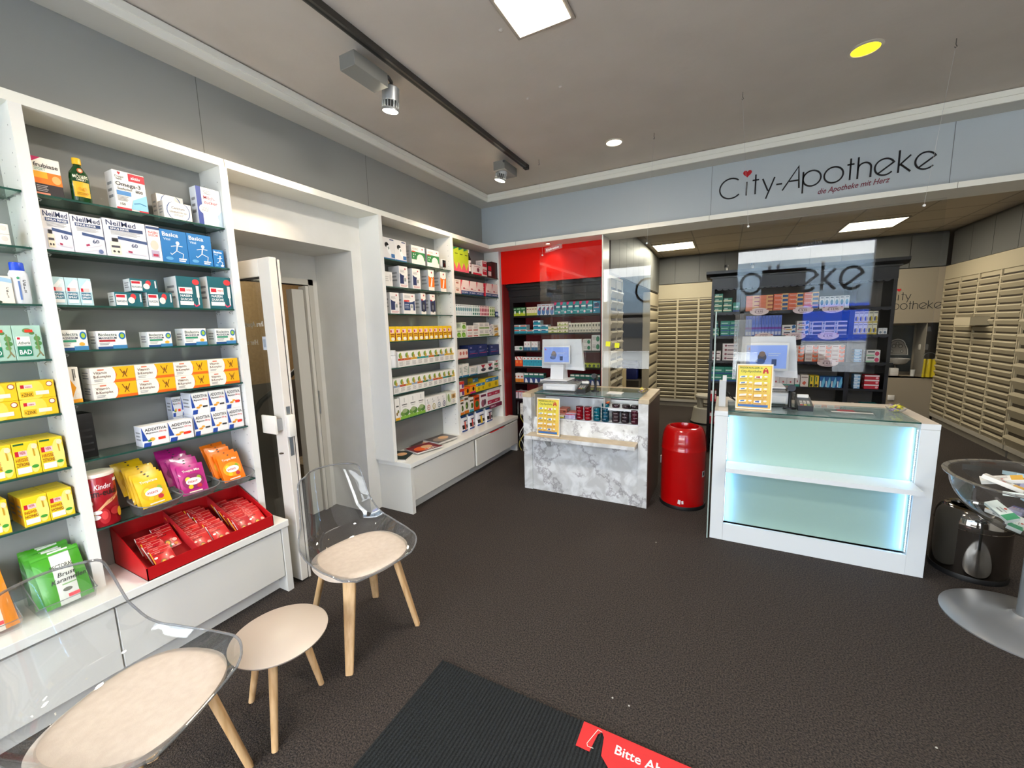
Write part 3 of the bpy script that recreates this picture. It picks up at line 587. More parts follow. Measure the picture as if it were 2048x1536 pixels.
for k, c in enumerate(('c9682c', 'd9a52c', '2f8f8c', 'b84a34', '8fa0b8', 'cfae3c', '3f6f4c')): ty('tea%d' % k, 'e9e5dd', 'd2cfc8', tea(c))
ty('herb', 'edeae2', 'dcd8cf', [('r', 0, 0, 1, .13, '7fae3c'), ('e', .3, .24, .3, .12, '6f9440'), ('e', .7, .26, .3, .14, '4f7a34'), ('e', .5, .34, .3, .1, '9aaa78'), ('r', .2, .6, .8, .64, '555550'), ('l', [(.5, .72), (.5, .92)], .004, '555550'), ('r', .25, .52, .75, .54, '999990')])
ty('herbY', 'edeae2', 'dcd8cf', [('r', 0, 0, 1, .12, 'e0a51c'), ('e', .35, .3, .18, .08, '8a6a2a'), ('e', .65, .4, .2, .08, '7a7a3a'), ('r', .2, .62, .8, .68, '555550')])
for k, c in enumerate(('b87a6a', 'a89a5a', '7c8c94', '5c5c74')): ty('ring%d' % k, 'e9e5df', 'cfccc6', [('e', .55, .28, .3, .22, c), ('e', .55, .28, .2, .14, 'e9e5df'), ('e', .55, .28, .1, .07, c), ('l', [(.4, .9), (.3, .82), (.4, .75)], .004, '333333')]+fine(.3, .7, .55, .7, 2))
ty('ginger', 'e6dfce', 'cfc6b0', [('r', 0, .45, 1, .8, 'c9a468'), ('e', .5, .6, .3, .14, '8f6a34')]+fine(.2, .8, .1, .4, 4))
ty('leaf', 'e2e4d4', 'c6cbb6', [('e', .4, .6, .25, .3, '8aa05c'), ('e', .6, .4, .2, .2, 'a8b888')])
ty('lime', 'c3cf2c', '9aa61a', [('p', [(0, 1), (1, 1), (1, .5), (.5, .15), (0, .5)], 'b9cb2a'), ('p', [(0, 0), (1, 0), (1, .42), (.5, .08), (0, .42)], 'e85a74'), ('p', [(0, 1), (.9, 1), (0, .88)], '1d7a4a'), ('r', .25, .72, .8, .76, '5a6a14'), ('e', .65, .3, .09, .08, 'e0d860')])
ty('sinus', 'ecdcd6', 'c22034', [('p', [(0, 1), (.16, 1), (0, .5)], 'c22034'), ('e', .35, .42, .14, .06, 'c04a50'), ('r', .3, .36, .9, .39, 'a08080'), ('r', 0, .0, 1, .26, '23457c'), ('t', '+4', .06, .08, .12, 'ffffff', .25), ('t', 'GRATIS', .34, .09, .1, 'ffffff', .6)])
ty('sinusS', 'ecdcd0', 'e0cfc4', [('e', .4, .5, .28, .12, 'b0705c'), ('r', .1, .72, .7, .8, 'a08f80')])
ty('redwh', 'ebe2de', 'd8d0cc', [('r', 0, 0, 1, .2, 'c4203a'), ('e', .6, .52, .14, .22, '6a2438'), ('r', .15, .8, .8, .86, 'a08888')])
ty('redbox', 'ebe2de', 'd8d0cc', [('r', .1, .2, .95, .85, 'b82234'), ('r', .2, .62, .8, .74, 'f0e4e0')])
ty('blackbox', '241818', '160f10', [('r', .05, .45, .95, .75, 'c02238'), ('r', .1, .1, .9, .4, 'e4d8d4')])
ty('darkbox', '1c1415', '120d0e', [])
for k, (c, c2) in enumerate((('e4eaea', '1e7a86'), ('dfe9e6', '14706c'), ('eecfcf', 'a81c3c'), ('dfe8c0', '4f8a1c'))): ty('thin%d' % k, c, c, [('e', .5, .58, .34, .18, c2), ('r', .2, .88, .8, .94, '4a4a50'), ('r', .15, .12, .85, .3, c2 if k else 'c8d4da')])
ty('navybox', '22407c', '1c3464', [('r', .1, .3, .9, .7, 'c8d4e8')])
ty('green', 'dfe6cc', 'cfd8bc', [('e', .45, .35, .4, .3, '6aa02c'), ('r', .3, .1, .9, .4, '8ab848'), ('r', .15, .75, .85, .84, '7a8070')])
ty('redline', 'ece6de', 'dcd6ce', [('r', 0, .12, .8, .3, 'b0402c')]+fine(.1, .8, .45, .85, 3)); ty('greenline', 'ece6de', 'dcd6ce', [('r', 0, .12, 1, .32, '7fa052')]+fine(.1, .8, .45, .85, 3))
ty('amber', 'e8dcc4', 'd8ccb4', [('p', [(0, 0), (1, 0), (1, .6), (.3, .4)], 'd09a34'), ('r', .1, .7, .8, .85, '8a8070')])
ty('violet', 'e6e2de', 'd8d4d0', [('p', [(0, 1), (.4, 1), (0, .7)], '5a2a6a'), ('r', .6, .1, .9, .3, '9a9aa0')]+fine(.1, .7, .3, .7, 3))
ty('pale', 'e8d6cc', 'dac8be', [('e', .25, .6, .1, .2, 'c0685c'), ('e', .55, .6, .1, .2, 'c0685c'), ('e', .85, .6, .1, .2, 'c0685c'), ('r', 0, 0, 1, .1, '9c3038')])
ty('navy', '1c2c64', '16234e', [('t', 'vital', .12, .74, .13, 'd8c8e0', .3), ('r', .1, .3, .9, .34, 'c04868'), ('r', .1, .5, .7, .54, '6a78b0'), ('r', .1, .42, .6, .45, '6a78b0')])
ty('tube', 'e9e4dc', 'd8d4cc', [('r', 0, 0, 1, .12, '2a6f98'), ('p', [(.7, .2), (1, .2), (1, .9), (.8, .7)], 'b6c4b8')]+fine(.15, .7, .35, .8, 4, '7a8a80'))
ty('heartB', 'ece9e6', 'dcdce0', [('p', [(.25, 1), (.9, 1), (.55, .55)], 'a82038'), ('e', .6, .4, .34, .2, '3a3f48'), ('r', 0, 0, 1, .08, 'c8ccd0')])
ty('cold', 'ece6e0', 'd8d4d0', [('p', [(.3, 1), (1, 1), (.6, .7)], 'b02a3a'), ('r', .1, .1, .9, .5, '4a7a54')])
ty('orange', 'f08a12', 'b84a10', [('e', .6, .5, .2, .3, '2c1c14'), ('r', 0, .8, 1, 1, 'e8461c')]); ty('orpink', 'f4a418', 'c84818', [('r', 0, 0, 1, .22, 'd8317c'), ('e', .6, .55, .18, .26, '1c1414'), ('r', 0, .85, 1, 1, 'f06018')])
ty('purple', 'efe0d8', '8a2a8a', [('r', 0, .6, 1, 1, 'd23a2a'), ('r', .5, .1, .9, .6, '6a2a80')])
ty('blyel', 'ecc81a', 'd8b414', [('r', 0, .66, 1, 1, '2f7fb0'), ('t', 'pro', .1, .74, .2, 'ffffff', .3), ('e', .6, .35, .2, .2, 'b89a10')])
for k, c in enumerate(('e07a1c', '4fa8b8')): ty('olive%d' % k, 'ece6da', 'dcd6ca', [('r', 0, 0, 1, .16, c), ('e', .6, .42, .28, .2, '3f5a24'), ('e', .5, .4, .1, .08, '8fae3c'), ('r', .1, .72, .9, .84, '5a4a3a'), ('r', 0, .92, 1, 1, c if not k else 'ece6da')])
ty('rust', 'd8501c', 'b04418', [('e', .5, .4, .35, .22, '3a6a2c'), ('r', .1, .7, .9, .85, '6a2010')])
ty('femi', 'ece6e6', 'dcd8da', [('e', .4, .3, .26, .26, '9c5a6c'), ('e', .7, .35, .18, .22, '6a4a54'), ('r', .1, .75, .9, .9, '6a2040')])
ty('crim', 'ece6e6', 'e4dfe0', [('r', 0, .15, 1, .62, 'b81e46'), ('t', 'eisen', .2, .28, .22, 'f4e8ea', .5)])
# red cabinet
ty('gr', '1f6a34', '174c26', [('r', 0, 0, 1, .38, 'b8c828'), ('e', .7, .42, .18, .2, 'e8ecd8'), ('r', .1, .78, .9, .86, 'cfe0c8')])
ty('cr', 'e8dcc0', 'd8ccb0', [('r', 0, 0, 1, .3, 'b6bf4a'), ('r', .15, .7, .85, .8, 'a8564a')])
ty('bw', 'dfe4ea', 'c8d0d8', [('e', .5, .3, .4, .3, '3f6fa8'), ('e', .55, .55, .2, .15, 'c04a64'), ('e', .75, .62, .15, .15, '24305c'), ('r', .1, .85, .9, .92, 'b06a6a')])
ty('tq', '11888c', '0f6a70', [('p', [(0, 1), (.45, 1), (.3, .78), (0, .75)], 'd81e64'), ('p', [(0, .72), (.3, .7), (.25, .4), (0, .45)], '20305c'), ('r', .3, .55, .95, .68, 'e8ecec'), ('e', .8, .18, .16, .1, 'e8c8d4'), ('r', .1, .25, .6, .3, 'bfe0e0')])
ty('tb', '1380a0', '0f6480', [('e', .5, .7, .35, .16, '20305c'), ('t', 'livocab', .1, .84, .07, 'ffffff', .8), ('r', .1, .42, .8, .5, 'c8a0a8'), ('e', .2, .2, .1, .06, 'e0e8f0')])
ty('ob', '1c1a1e', '8a8a8a', [('r', 0, 0, 1, .42, 'd8861c'), ('e', .5, .78, .35, .12, 'e8e4dc'), ('e', .4, .3, .15, .08, '2c1c10')])
ty('tr', '12889a', 'c8d8d8', [('r', 0, .55, 1, .95, 'e6e6e4'), ('r', .1, .6, .9, .85, 'b8442c')]); ty('ty', '1490a8', 'c8d8d8', [('r', 0, .55, 1, .95, 'e6e8ea'), ('r', .1, .55, .7, .8, '1a4f80')])
ty('cg', 'e6dfc8', 'd6cfb8', [('r', 0, 0, 1, .26, '9aa83c'), ('e', .5, .4, .15, .2, '7f8f2c'), ('r', .1, .75, .9, .88, 'b09060')])
ty('gn', 'd8d4c0', 'c8c4b0', [('e', .5, .72, .3, .14, '5a5a4c'), ('r', .15, .5, .85, .53, '77776c'), ('r', .15, .1, .85, .3, '8a8a80')])
ty('wt', 'ebe8e4', 'd8d6d2', [('r', 0, 0, 1, .36, '3a6a90'), ('t', '5', .3, .6, .2, 'b04a54')]); ty('wp', 'dcdcd8', 'c8c8c4', [('e', .72, .5, .2, .34, '1f7a56')]+fine(.1, .5, .3, .8, 3))
ty('ow', 'e8501c', 'c84418', [('r', 0, .66, 1, 1, 'ece6e0'), ('p', [(.1, 1), (.4, 1), (.9, .7), (.6, .7)], 'c82430'), ('e', .5, .45, .3, .14, 'f08a3c')]); ty('tw', '2fa0b8', '2484a0', [('r', 0, .72, 1, 1, 'ece8e4'), ('e', .5, .84, .25, .08, 'a84a50'), ('r', 0, 0, 1, .06, 'ece8e4'), ('e', .5, .5, .2, .06, '1c6a88')])
ty('lm', 'b8c828', '98a81c', [('e', .45, .5, .3, .3, '2a4a1c'), ('r', .1, .05, .9, .2, '3f6f2c')]); ty('wo', 'e6e2dc', 'd8d4ce', [('r', 0, 0, 1, .4, 'd8801c'), ('e', .5, .62, .25, .1, 'b84a3c')])
ty('gw', '1f6f64', '18544c', [('r', .1, .82, .9, .98, 'e8e8e4'), ('r', 0, 0, 1, .55, '28407c'), ('p', [(.2, 0), (.8, 0), (.6, .4), (.3, .45)], 'eef0f2')]); ty('lb', 'd8ccd4', 'c4b8c0', [('r', 0, .85, 1, 1, 'b0303c'), ('e', .5, .5, .15, .2, 'c8808c')])
# black dresser
ty('gs', '16705a', '125a48', [('r', 0, .25, .9, .55, 'd8dcb8'), ('r', .1, .65, .5, .8, 'cfe4dc')]); ty('gd', '14806a', '106654', [('r', .1, .45, .8, .6, 'bfe0d4'), ('r', .0, .0, 1, .2, '1a4a8c')])
ty('ov', 'd8d4d4', 'c0bcbc', [('e', .55, .5, .5, .45, 'ecdfe0'), ('r', .3, .35, .9, .6, '5c4850'), ('e', .2, .5, .08, .25, '7c3a48')])
ty('ca', 'e86a3c', 'd85a30', [('t', 'Canesten', .08, .4, .3, 'fbe4d8', .5), ('p', [(.5, 0), (1, 0), (1, 1), (.6, 1)], 'f0c080'), ('r', .62, .1, .98, .7, '1c5088')]); ty('cb', 'ee8458', 'dc6a40', [('r', .5, 0, 1, 1, 'f0b070'), ('r', .62, .3, 1, .6, 'a83028')])
ty('ey', 'e8eaea', 'd4d8da', [('e', .5, .5, .3, .22, '1c7a9c'), ('r', .2, .85, .8, .92, '4a5a6a')]); ty('pu', '6a84dc', '5468b8', [('r', 0, .32, 1, .42, '7a3cb0'), ('r', .25, .55, .75, .9, '4a6ad0'), ('r', .1, .04, .9, .2, 'd8dcf0')])
ty('vo', 'ece8e4', 'd8d8d8', [('p', [(0, .3), (.25, .1), (.25, .3)], 'e83a6a'), ('p', [(.75, .2), (1, .5), (.9, 1), (.7, .8)], '2a6aa8'), ('r', .15, .4, .6, .65, '5a5a64'), ('r', .3, .05, .7, .2, 'f0b030')]); ty('aq', 'e8dcd8', 'd8d0cc', [('r', .28, .15, 1, .75, '2c3032'), ('r', .05, .0, .22, 1, 'b8bcc0'), ('e', .13, .5, .07, .2, '4a5a7a')])
ty('yw', 'e4e0c8', 'd4d0b8', [('e', .6, .35, .3, .22, 'c8b020'), ('e', .35, .35, .18, .2, '2a3a70'), ('r', .1, .8, .9, .9, '8a8a80'), ('r', 0, 0, 1, .1, 'c8b020')]); ty('ws', 'e8e8e4', 'd8d8d4', [('e', .5, .3, .3, .2, '6a7a8a')]+fine(.1, .9, .6, .9, 2))
ty('do', 'ecdcd4', 'dcccc4', [('r', .58, 0, 1, .8, 'ee6a34'), ('e', .8, .7, .14, .3, 'b8a8a0'), ('r', .08, .5, .5, .7, 'a07068')]); ty('bb', '2f86c4', '2470a8', [('r', 0, .7, 1, 1, '9cc8e4'), ('t', 'Voltaren', .1, .3, .3, 'e8f2fa', .6), ('e', .85, .45, .1, .25, '123a78')]); ty('do2', 'ece6e2', 'dcd6d2', [('e', .78, .4, .16, .36, 'd8406a'), ('r', .1, .6, .6, .8, '3a3a40'), ('r', 0, 0, .6, .25, 'a8d0b0')])
ty('pb', '7cb0d8', '6498c0', [('r', 0, .6, 1, 1, 'd8e8f4'), ('r', .1, .2, .6, .45, 'e8f0f8')]); ty('rw', 'c0182c', 'a01424', [('r', 0, .7, 1, 1, 'e8dcdc'), ('e', .85, .4, .1, .22, 'f0b0b8')]); ty('blu', '1c5c9c', '164a80', [('p', [(.3, .0), (.7, 0), (1, .5), (.8, 1), (.5, .6)], '6cc0e0'), ('r', .1, .05, .3, .6, 'e8f0f4')])
ty('yl', 'e4c41c', 'b89810', [('r', 0, 0, .2, 1, '2c6a34'), ('e', .5, .15, .3, .12, '2c1c14'), ('r', .4, .5, .6, .9, '2c6a34')]); ty('hr', 'e6ddd4', 'd6cdc4', [('p', [(.2, .3), (.5, .12), (.75, .35), (.5, .5)], 'd05a3c'), ('r', .1, .75, .9, .85, '8a7a70')]); ty('tg', 'dcd8d8', 'ccc8c8', [('r', 0, 0, 1, .2, '3a9a8c'), ('e', .5, .45, .12, .1, 'c05060')])
ty('gold', 'd4a81c', 'b08810', [('r', .1, .55, .9, .75, 'f0d868'), ('r', .1, .3, .6, .42, '8a5a10')]); ty('choc', 'b06050', '98503f', [('r', .1, .6, .9, .82, 'd8a090'), ('e', .7, .3, .16, .2, '5c2c20')]); ty('limy', 'd8d8c8', 'c8c8b8', [('r', 0, .15, 1, .6, 'c8c018')]); ty('lil', 'c8c0dc', 'b0a8c8', [('r', 0, .8, 1, 1, 'a82848')]+fine(.15, .85, .1, .7, 4, '6a6aa0'))

_P = {}
def pmesh(tn, w, h, d):
    k = (tn, round(w, 4), round(h, 4), round(d, 3))
    if k in _P: return _P[k]
    base, side, ops, top = D[tn]
    mb = MB(); B_ = M(base, .42); Sd = M(side, .45)
    mb.box(0, w, 0, d, 0, h, [B_, M(top, .42) if top else B_, B_, Sd, B_, Sd], min(.0012, w*.03))
    draw(mb, ops, lambda x, z, L: (x, -EPS*(.6+.25*L), z), w, h)
    lum = sum(int(side[i:i+2], 16) for i in (0, 2, 4)); ln = '8a8c90' if lum > 330 else 'b8b4ac'
    for sx in (-1, 1):
        draw(mb, fine(.2, .8, .25, .75, 3, ln), (lambda x, z, L: (-EPS*(.6+.25*L), d*.98-x, z)) if sx < 0 else (lambda x, z, L: (w+EPS*(.6+.25*L), x, z)), d*.96, h)
    o = mb.build('product_box', norm=False); me = o.data; bpy.data.objects.remove(o)
    _P[k] = me; return me
PLANE = {'L': XF-.016}
def kind_of(tn):
    if tn[:3] in ('tea', 'her', 'rin') or tn in ('ginger', 'leaf', 'zitrone', 'honig', 'yellow'): return 'tea_box', 'tea box'
    if tn in ('bpm', 'mask', 'therm', 'orangeT', 'navyT', 'wideT', 'dusche', 'teal', 'spray') or tn[:4] == 'neil': return 'device_box', 'device box'
    if tn in ('frubiase', 'omega', 'centrum', 'milch', 'basica', 'biolA', 'biolB', 'vitB', 'vitC', 'zink', 'navy', 'crim', 'blyel', 'tube', 'heartB', 'femi', 'orpink', 'orange', 'purple', 'rust') or tn[:5] in ('addit', 'olive'): return 'vitamin_box', 'vitamin box'
    return 'medicine_box', 'medicine box'
def put(tn, name, label, cat, wall, Y, z, a, c, h, d, group=None, gap=.0015, off=0, dz=0):
    """one box between a and c along the shelf, front on the shelf's plane"""
    w = abs(c-a)-gap; me = pmesh(tn, w, h, d)
    if wall == 'L': loc, rz = (Y-off, min(a, c)+gap/2, z+dz), PI/2
    else: loc, rz = (min(a, c)+gap/2, Y+off, z+dz), 0
    name, cat = kind_of(tn); o = link(name, me, None, loc, (0, 0, rz)); tag(o, label, cat, group); return o
def row(tn, desc, loc, wall, Y, z, p0, p1, n, ptop, nz=1, d=.09, name='product_box', cat='box', gap=.0015, off=0, group=None, word='', behind=0, dz=0, hh=None):
    at = (lambda p: yat(p, Y, z+dz)) if wall == 'L' else (lambda p: xat(p, Y, z+dz))
    a, c = at(p0), at(p1)
    H = hh if hh else (zat(ptop, Y, a) if wall == 'L' else zat(ptop, a, Y))-z-dz
    h = H/nz; w = (c-a)/n; d = max(.015, min(d, (Y-off-XW-.014) if wall == 'L' else d))
    if nz*n > 1 and not group: group = desc+' on '+loc
    out = []
    for k in range(nz):
        for i in range(n):
            pos = '' if n == 1 else (('left one', 'right one')[i] if n == 2 else '%s from left' % ORD[i+1])
            lev = '' if nz == 1 else ({2: ('lower', 'upper'), 3: ('bottom', 'middle', 'top'), 4: ('bottom', 'second-layer', 'third-layer', 'top')}[nz][k])
            lab = ', '.join(q for q in ((lev+' ' if lev else '')+desc, pos, word, loc) if q)
            tt = tn if isinstance(tn, str) else tn[i % len(tn)]
            for bd in range(behind+1):
                if bd and k < nz-1: continue
                l2 = lab if not bd else 'rear '+lab
                out.append(put(tt, name, l2, cat, wall, Y, z+dz, a+i*w, a+(i+1)*w, h-.0006, d if not behind else d/(behind+1)-.001, group, gap, off+bd*d/(behind+1), k*h))
    return out

PX = XF-.022
def R(tn, desc, bay, sh, p0, p1, n, pt, **k):
    nm = {1: 'cut-off left bay', 2: 'bay before door', 3: 'bay after door', 4: 'corner bay'}[bay]
    return row(tn, desc, '%s shelf, %s' % (ORD[sh], nm), 'L', k.pop('X', PX), ZS[bay][sh-1], p0, p1, n, pt, **k)
# bay before the door
R('frubiase', 'white orange and black box', 2, 1, 72, 130, 1, 309, d=.06)
R('omega', 'tall fish-oil box marked Omega-3', 2, 1, 234, 298, 1, 337, d=.075)
R('centrum', 'cream vitamin box with blue ring', 2, 1, 329, 386, 1, 399, d=.05)
R('centrum', 'rear cream vitamin box', 2, 1, 318, 372, 1, 385, d=.05, X=PX-.055)
R('milch', 'white Milchzucker box with blue spine', 2, 1, 399, 448, 1, 370, d=.06)
R('neil10', 'sinus rinse box marked 10', 2, 2, 93, 150, 1, 415, d=.1)
R('neil60', 'middle sinus rinse box marked 60', 2, 2, 150.5, 214, 1, 427, d=.1)
R('neilL', 'largest sinus rinse box', 2, 2, 215, 299, 1, 434, d=.11)
R('neilN', 'narrow sinus rinse box', 2, 2, 300, 327, 1, 449, d=.08)
R('basica', 'blue powder box with runner', 2, 2, 327, 428, 2, 456, d=.07)
R('basica', 'small blue powder box', 2, 2, 429, 451, 1, 498, d=.05)
R('spray', 'pale blue nasal spray box', 2, 3, 108, 189.5, 3, 552, d=.05)
R('teal', 'flat dark teal nasal box', 2, 3, 232, 288, 1, 583, d=.07, word='left')
R('teal', 'flat dark teal nasal box', 2, 3, 297, 348, 1, 583, d=.07, word='right')
zz = zat(583, PX, yat(260, PX, ZS[2][2]))-ZS[2][2]
R('teal', 'topmost flat dark teal nasal box', 2, 3, 262, 317, 1, 556, d=.07, dz=zz+.001)
R('dusche', 'large teal Nasendusche box', 2, 3, 359, 407, 1, 551, d=.12, word='left')
R('dusche', 'large teal Nasendusche box', 2, 3, 421, 469, 1, 552, d=.1, word='right')
for i, (a, c, p, tn) in enumerate(((120, 179, 660, 'biolA'), (197, 256, 662, 'biolB'), (298, 346, 663.5, 'biolA'), (370, 415.5, 657, 'biolA'), (433, 473, 657, 'biolA'))):
    R(tn, 'white and blue magnesium box', 2, 4, a, c, 1, p, d=.085, word='%s from left' % ORD[i+1], group='magnesium boxes on the fourth shelf')
R('vitC', 'upright orange vitamin box', 2, 5, 144, 167, 1, 735, d=.06)
R('vitB', 'orange and white vitamin box', 2, 5, 188.6, 480, 4, 737, nz=2, d=.11)
R(['additL', 'additR'], 'front white and blue magnesium box', 2, 6, 287, 389, 2, 855, d=.075)
R(['additO', 'additO', 'additR'], 'stacked white and blue magnesium box', 2, 6, 391, 489, 3, 787, nz=2, d=.1, X=PX-.01, behind=0)
R(['additL', 'additO'], 'rear white and blue magnesium box', 2, 6, 352, 390, 2, 795, nz=2, d=.06, X=PX-.1)
b = MB(); y0, y1 = yat(158, PX-.03, 1.025), yat(199, PX-.03, 1.025); b.box(-.11, 0, 0, y1-y0, 0, .20, M('0c0c0e', .5), .004)
for k in range(5): b.box(-.0, .0015, .012, y1-y0-.012, .03+.03*k, .04+.03*k, M('1a1a1c', .7))
tag(b.build('speaker', None, (PX-.03, y0, 1.025)), 'small black speaker at the left of the sixth shelf', 'speaker')

# cut-off left bay
R('plain', 'plain cream carton', 1, 2, -24, 24, 1, 442, nz=2, d=.08)
R('cb12', 'mouthwash box marked CB12', 1, 3, -6, 32, 1, 550, d=.06)
R('bad', 'mint green herbal bath box', 1, 4, -28, 92, 2, 651, d=.07)
R('zink', 'yellow zinc tablet box', 1, 5, -38, 119, 2, 772, nz=2, d=.08)
R('zitrone', 'yellow hot lemon box', 1, 6, -22, 135, 3, 899, d=.16, behind=1)
R('honig', 'yellow ginger honey box', 1, 7, 51, 152, 2, 999, d=.16, behind=1)
R('honig', 'leftmost yellow ginger honey box', 1, 7, -22, 26, 1, 1010, d=.16)

# bay after the door
R('bpm', 'white blood pressure monitor box', 3, 1, 766, 814, 2, 472, d=.12)
R('mask', 'white and green inhaler box', 3, 1, 824, 851, 1, 489, d=.12, word='left')
R('mask', 'white and green inhaler box', 3, 1, 855, 879, 1, 497, d=.1, word='right')
R('plain', 'small white tester box', 3, 2, 770, 786, 1, 542, d=.06)
R('therm', 'white and navy thermometer box', 3, 2, 800, 817, 1, 531, d=.12, word='left')
R('therm', 'white and navy thermometer box', 3, 2, 826, 842, 1, 536, d=.12, word='right')
R('orangeT', 'tall orange thermometer box', 3, 2, 858, 869.5, 1, 539, d=.1, word='left')
R('orangeT', 'tall orange thermometer box', 3, 2, 882, 893, 1, 543, d=.1, word='right')
R('therm', 'white and navy thermometer box', 3, 3, 782, 800, 1, 584, d=.1)
R('wideT', 'widest navy and white tester box', 3, 3, 808, 832, 1, 586, d=.1)
R('navyT', 'narrow navy tester box', 3, 3, 843.5, 853, 1, 586, d=.1, word='left')
R('navyT', 'narrow navy tester box', 3, 3, 861.5, 871.5, 1, 588, d=.1, word='right')
R('yellow', 'yellow cold drink box', 3, 4, 780, 904, 12, 653, d=.1)
R(['tea%d' % k for k in (3, 0, 1, 2, 2, 0, 6, 4, 1, 5)], 'herbal tea box', 3, 5, 797, 908.5, 10, 704, d=.13)
R(['tea%d' % k for k in (4, 3, 5, 4, 0, 6, 4, 3, 0, 2, 6, 5)], 'herbal tea box', 3, 6, 788, 912.5, 12, 759, d=.13)
R('herbY', 'tall white box with yellow base', 3, 7, 792, 801, 1, 799, d=.08)
R('herb', 'tall white herb tea box', 3, 7, 802, 851, 3, 794, d=.1)
R(['ring%d' % k for k in range(4)], 'white tea box with ring', 3, 7, 852, 893, 4, 797, d=.12)
R('leaf', 'pale green leaf tea box', 3, 7, 894.5, 903, 1, 786, d=.1); R('ginger', 'brown ginger tea box', 3, 7, 903.5, 912.5, 1, 783, d=.1)
# corner bay
R('lime', 'lime and pink pack', 4, 1, 908.5, 938, 3, 492, d=.05)
R('redwh', 'small white and red box', 4, 1, 946, 963.5, 1, 528, d=.1)
R('redbox', 'red and white box', 4, 1, 964.5, 974.5, 1, 520, nz=2, d=.08)
R('blackbox', 'black box with red label', 4, 1, 976, 983.5, 1, 524, d=.08); R('darkbox', 'plain dark box', 4, 1, 984, 996, 1, 523, d=.16)
R('sinusS', 'small cream box', 4, 2, 911, 922, 1, 557.5, nz=2, d=.08)
R('sinus', 'pink box with blue bonus band', 4, 2, 923, 967.5, 3, 559, d=.1); R('sinus', 'small pink box with blue band', 4, 2, 972, 996, 2, 566, d=.1)
R('thin0', 'thin white box with teal dot', 4, 3, 912, 944.5, 8, 608, d=.1); R('thin1', 'thin teal box', 4, 3, 945, 960, 4, 610, d=.1)
R('thin2', 'thin pink box', 4, 3, 960.5, 978.5, 6, 611, d=.1); R('thin3', 'thin green box', 4, 3, 979.5, 990, 3, 613, d=.1); R('navybox', 'small royal blue box', 4, 3, 991, 996.5, 1, 623, d=.05)
R('green', 'white and green box', 4, 4, 914, 932.5, 2, 659, d=.08); hz = zat(659, PX, yat(924, PX, ZS[4][3]))-ZS[4][3]
R('green', 'topmost white and green box', 4, 4, 924, 932.5, 1, 644.5, d=.08, dz=hz+.001)
R('redline', 'white box with red line', 4, 4, 935.5, 958.5, 2, 651, nz=2, d=.08); R('greenline', 'white box with green line', 4, 4, 959, 979, 2, 645, nz=2, d=.08)
R('violet', 'white box with violet corner', 4, 4, 979.5, 987, 1, 648, nz=2, d=.08); R('amber', 'cream box with amber wave', 4, 4, 988, 997, 1, 650, nz=2, d=.08)
R('pale', 'pale pink box', 4, 5, 916.5, 936.5, 1, 700, d=.08); R('navy', 'dark navy vitamin box', 4, 5, 938, 975, 2, 691, d=.12); R('navy', 'rightmost dark navy vitamin box', 4, 5, 980, 998.5, 1, 690, d=.12)
R('tube', 'cream box with blue foot', 4, 6, 919, 925, 1, 731, d=.07); R('tube', 'taller cream box with blue foot', 4, 6, 926, 938.5, 1, 728.5, d=.07)
R('tube', 'squat cream box with blue foot', 4, 6, 940, 955, 1, 734, d=.08); R('heartB', 'white box with red wedge', 4, 6, 958.5, 986.5, 2, 731, d=.1)
R('cold', 'small white and green box', 4, 6, 988, 997, 1, 722, nz=2, d=.08)
R('purple', 'purple and red box', 4, 7, 920, 929, 1, 764, nz=2, d=.08); R('orange', 'orange and black box', 4, 7, 929.5, 940, 1, 776, d=.08); R('orpink', 'orange and pink box', 4, 7, 940.5, 951.5, 1, 772, d=.08)
R('blyel', 'blue and yellow box', 4, 7, 952.5, 970, 2, 768, d=.08); R('blyel', 'long blue and yellow box', 4, 7, 971.5, 997, 2, 758, d=.1)
R('blyel', 'rear blue and yellow box', 4, 7, 946, 957, 1, 757, d=.07, X=PX-.09)
R('olive0', 'small white and orange box', 4, 8, 921.5, 928.5, 1, 801, d=.06); R('olive0', 'tall white and orange box', 4, 8, 929, 938, 1, 791, d=.07)
R('olive1', 'white and turquoise box', 4, 8, 939.5, 948, 1, 796, d=.07); R('rust', 'rust orange box', 4, 8, 949.5, 959.5, 1, 792, d=.07); R('femi', 'white box with mauve flower', 4, 8, 961, 974, 1, 788, d=.1)
R('crim', 'white and crimson box', 4, 8, 975.5, 1000, 2, 780, nz=2, d=.1)
b = MB(); y0, y1 = yat(980, -2.415, .62), yat(1004, -2.415, .62); f = lambda x, z, L: (-2.415+.0004*L, y0+x, .607+z)
b.box(-2.42, -2.415, y0, y1, .607, .652, M('7c1c44')); draw(b, [('t', 'FEMIBION', .08, .3, .42, 'f0dce4', .84)], f, y1-y0, .045)
tag(b.build('shelf_sign'), 'purple strip sign hanging at the right end of lowest corner shelf', 'sign')

# bottles, jar, camera --------------------------------------------------
def rz_decal(b, r, ops, w, h, z0, a0=0, sub=10):
    draw(b, ops, lambda x, z, L: ((r+.0004*L)*math.cos(a0+(x-w/2)/r), (r+.0004*L)*math.sin(a0+(x-w/2)/r), z0+z), w, h, sub)
ya, yb = yat(149, PX, 2.127), yat(190, PX, 2.127); r = (yb-ya)/2; ht = zat(315, PX, ya+r)-2.127
t = thing('bottle', 'green fish oil bottle with yellow cap on the top shelf', 'bottle', (PX-r*.7, ya+r, 2.127))
b = MB(); G = M('14421c', .12, coat=.6)
b.lathe([(r*.85, 0), (r, .008), (r, ht*.55), (r*.92, ht*.66), (r*.4, ht*.82), (r*.36, ht*.86)], G, 28, sy=1, sx=.62); b.build('body', t)
b = MB(); b.lathe([(r*.44, ht*.86), (r*.44, ht*.985), (r*.4, ht)], M('e8b818', .4), 24); b.build('cap', t)
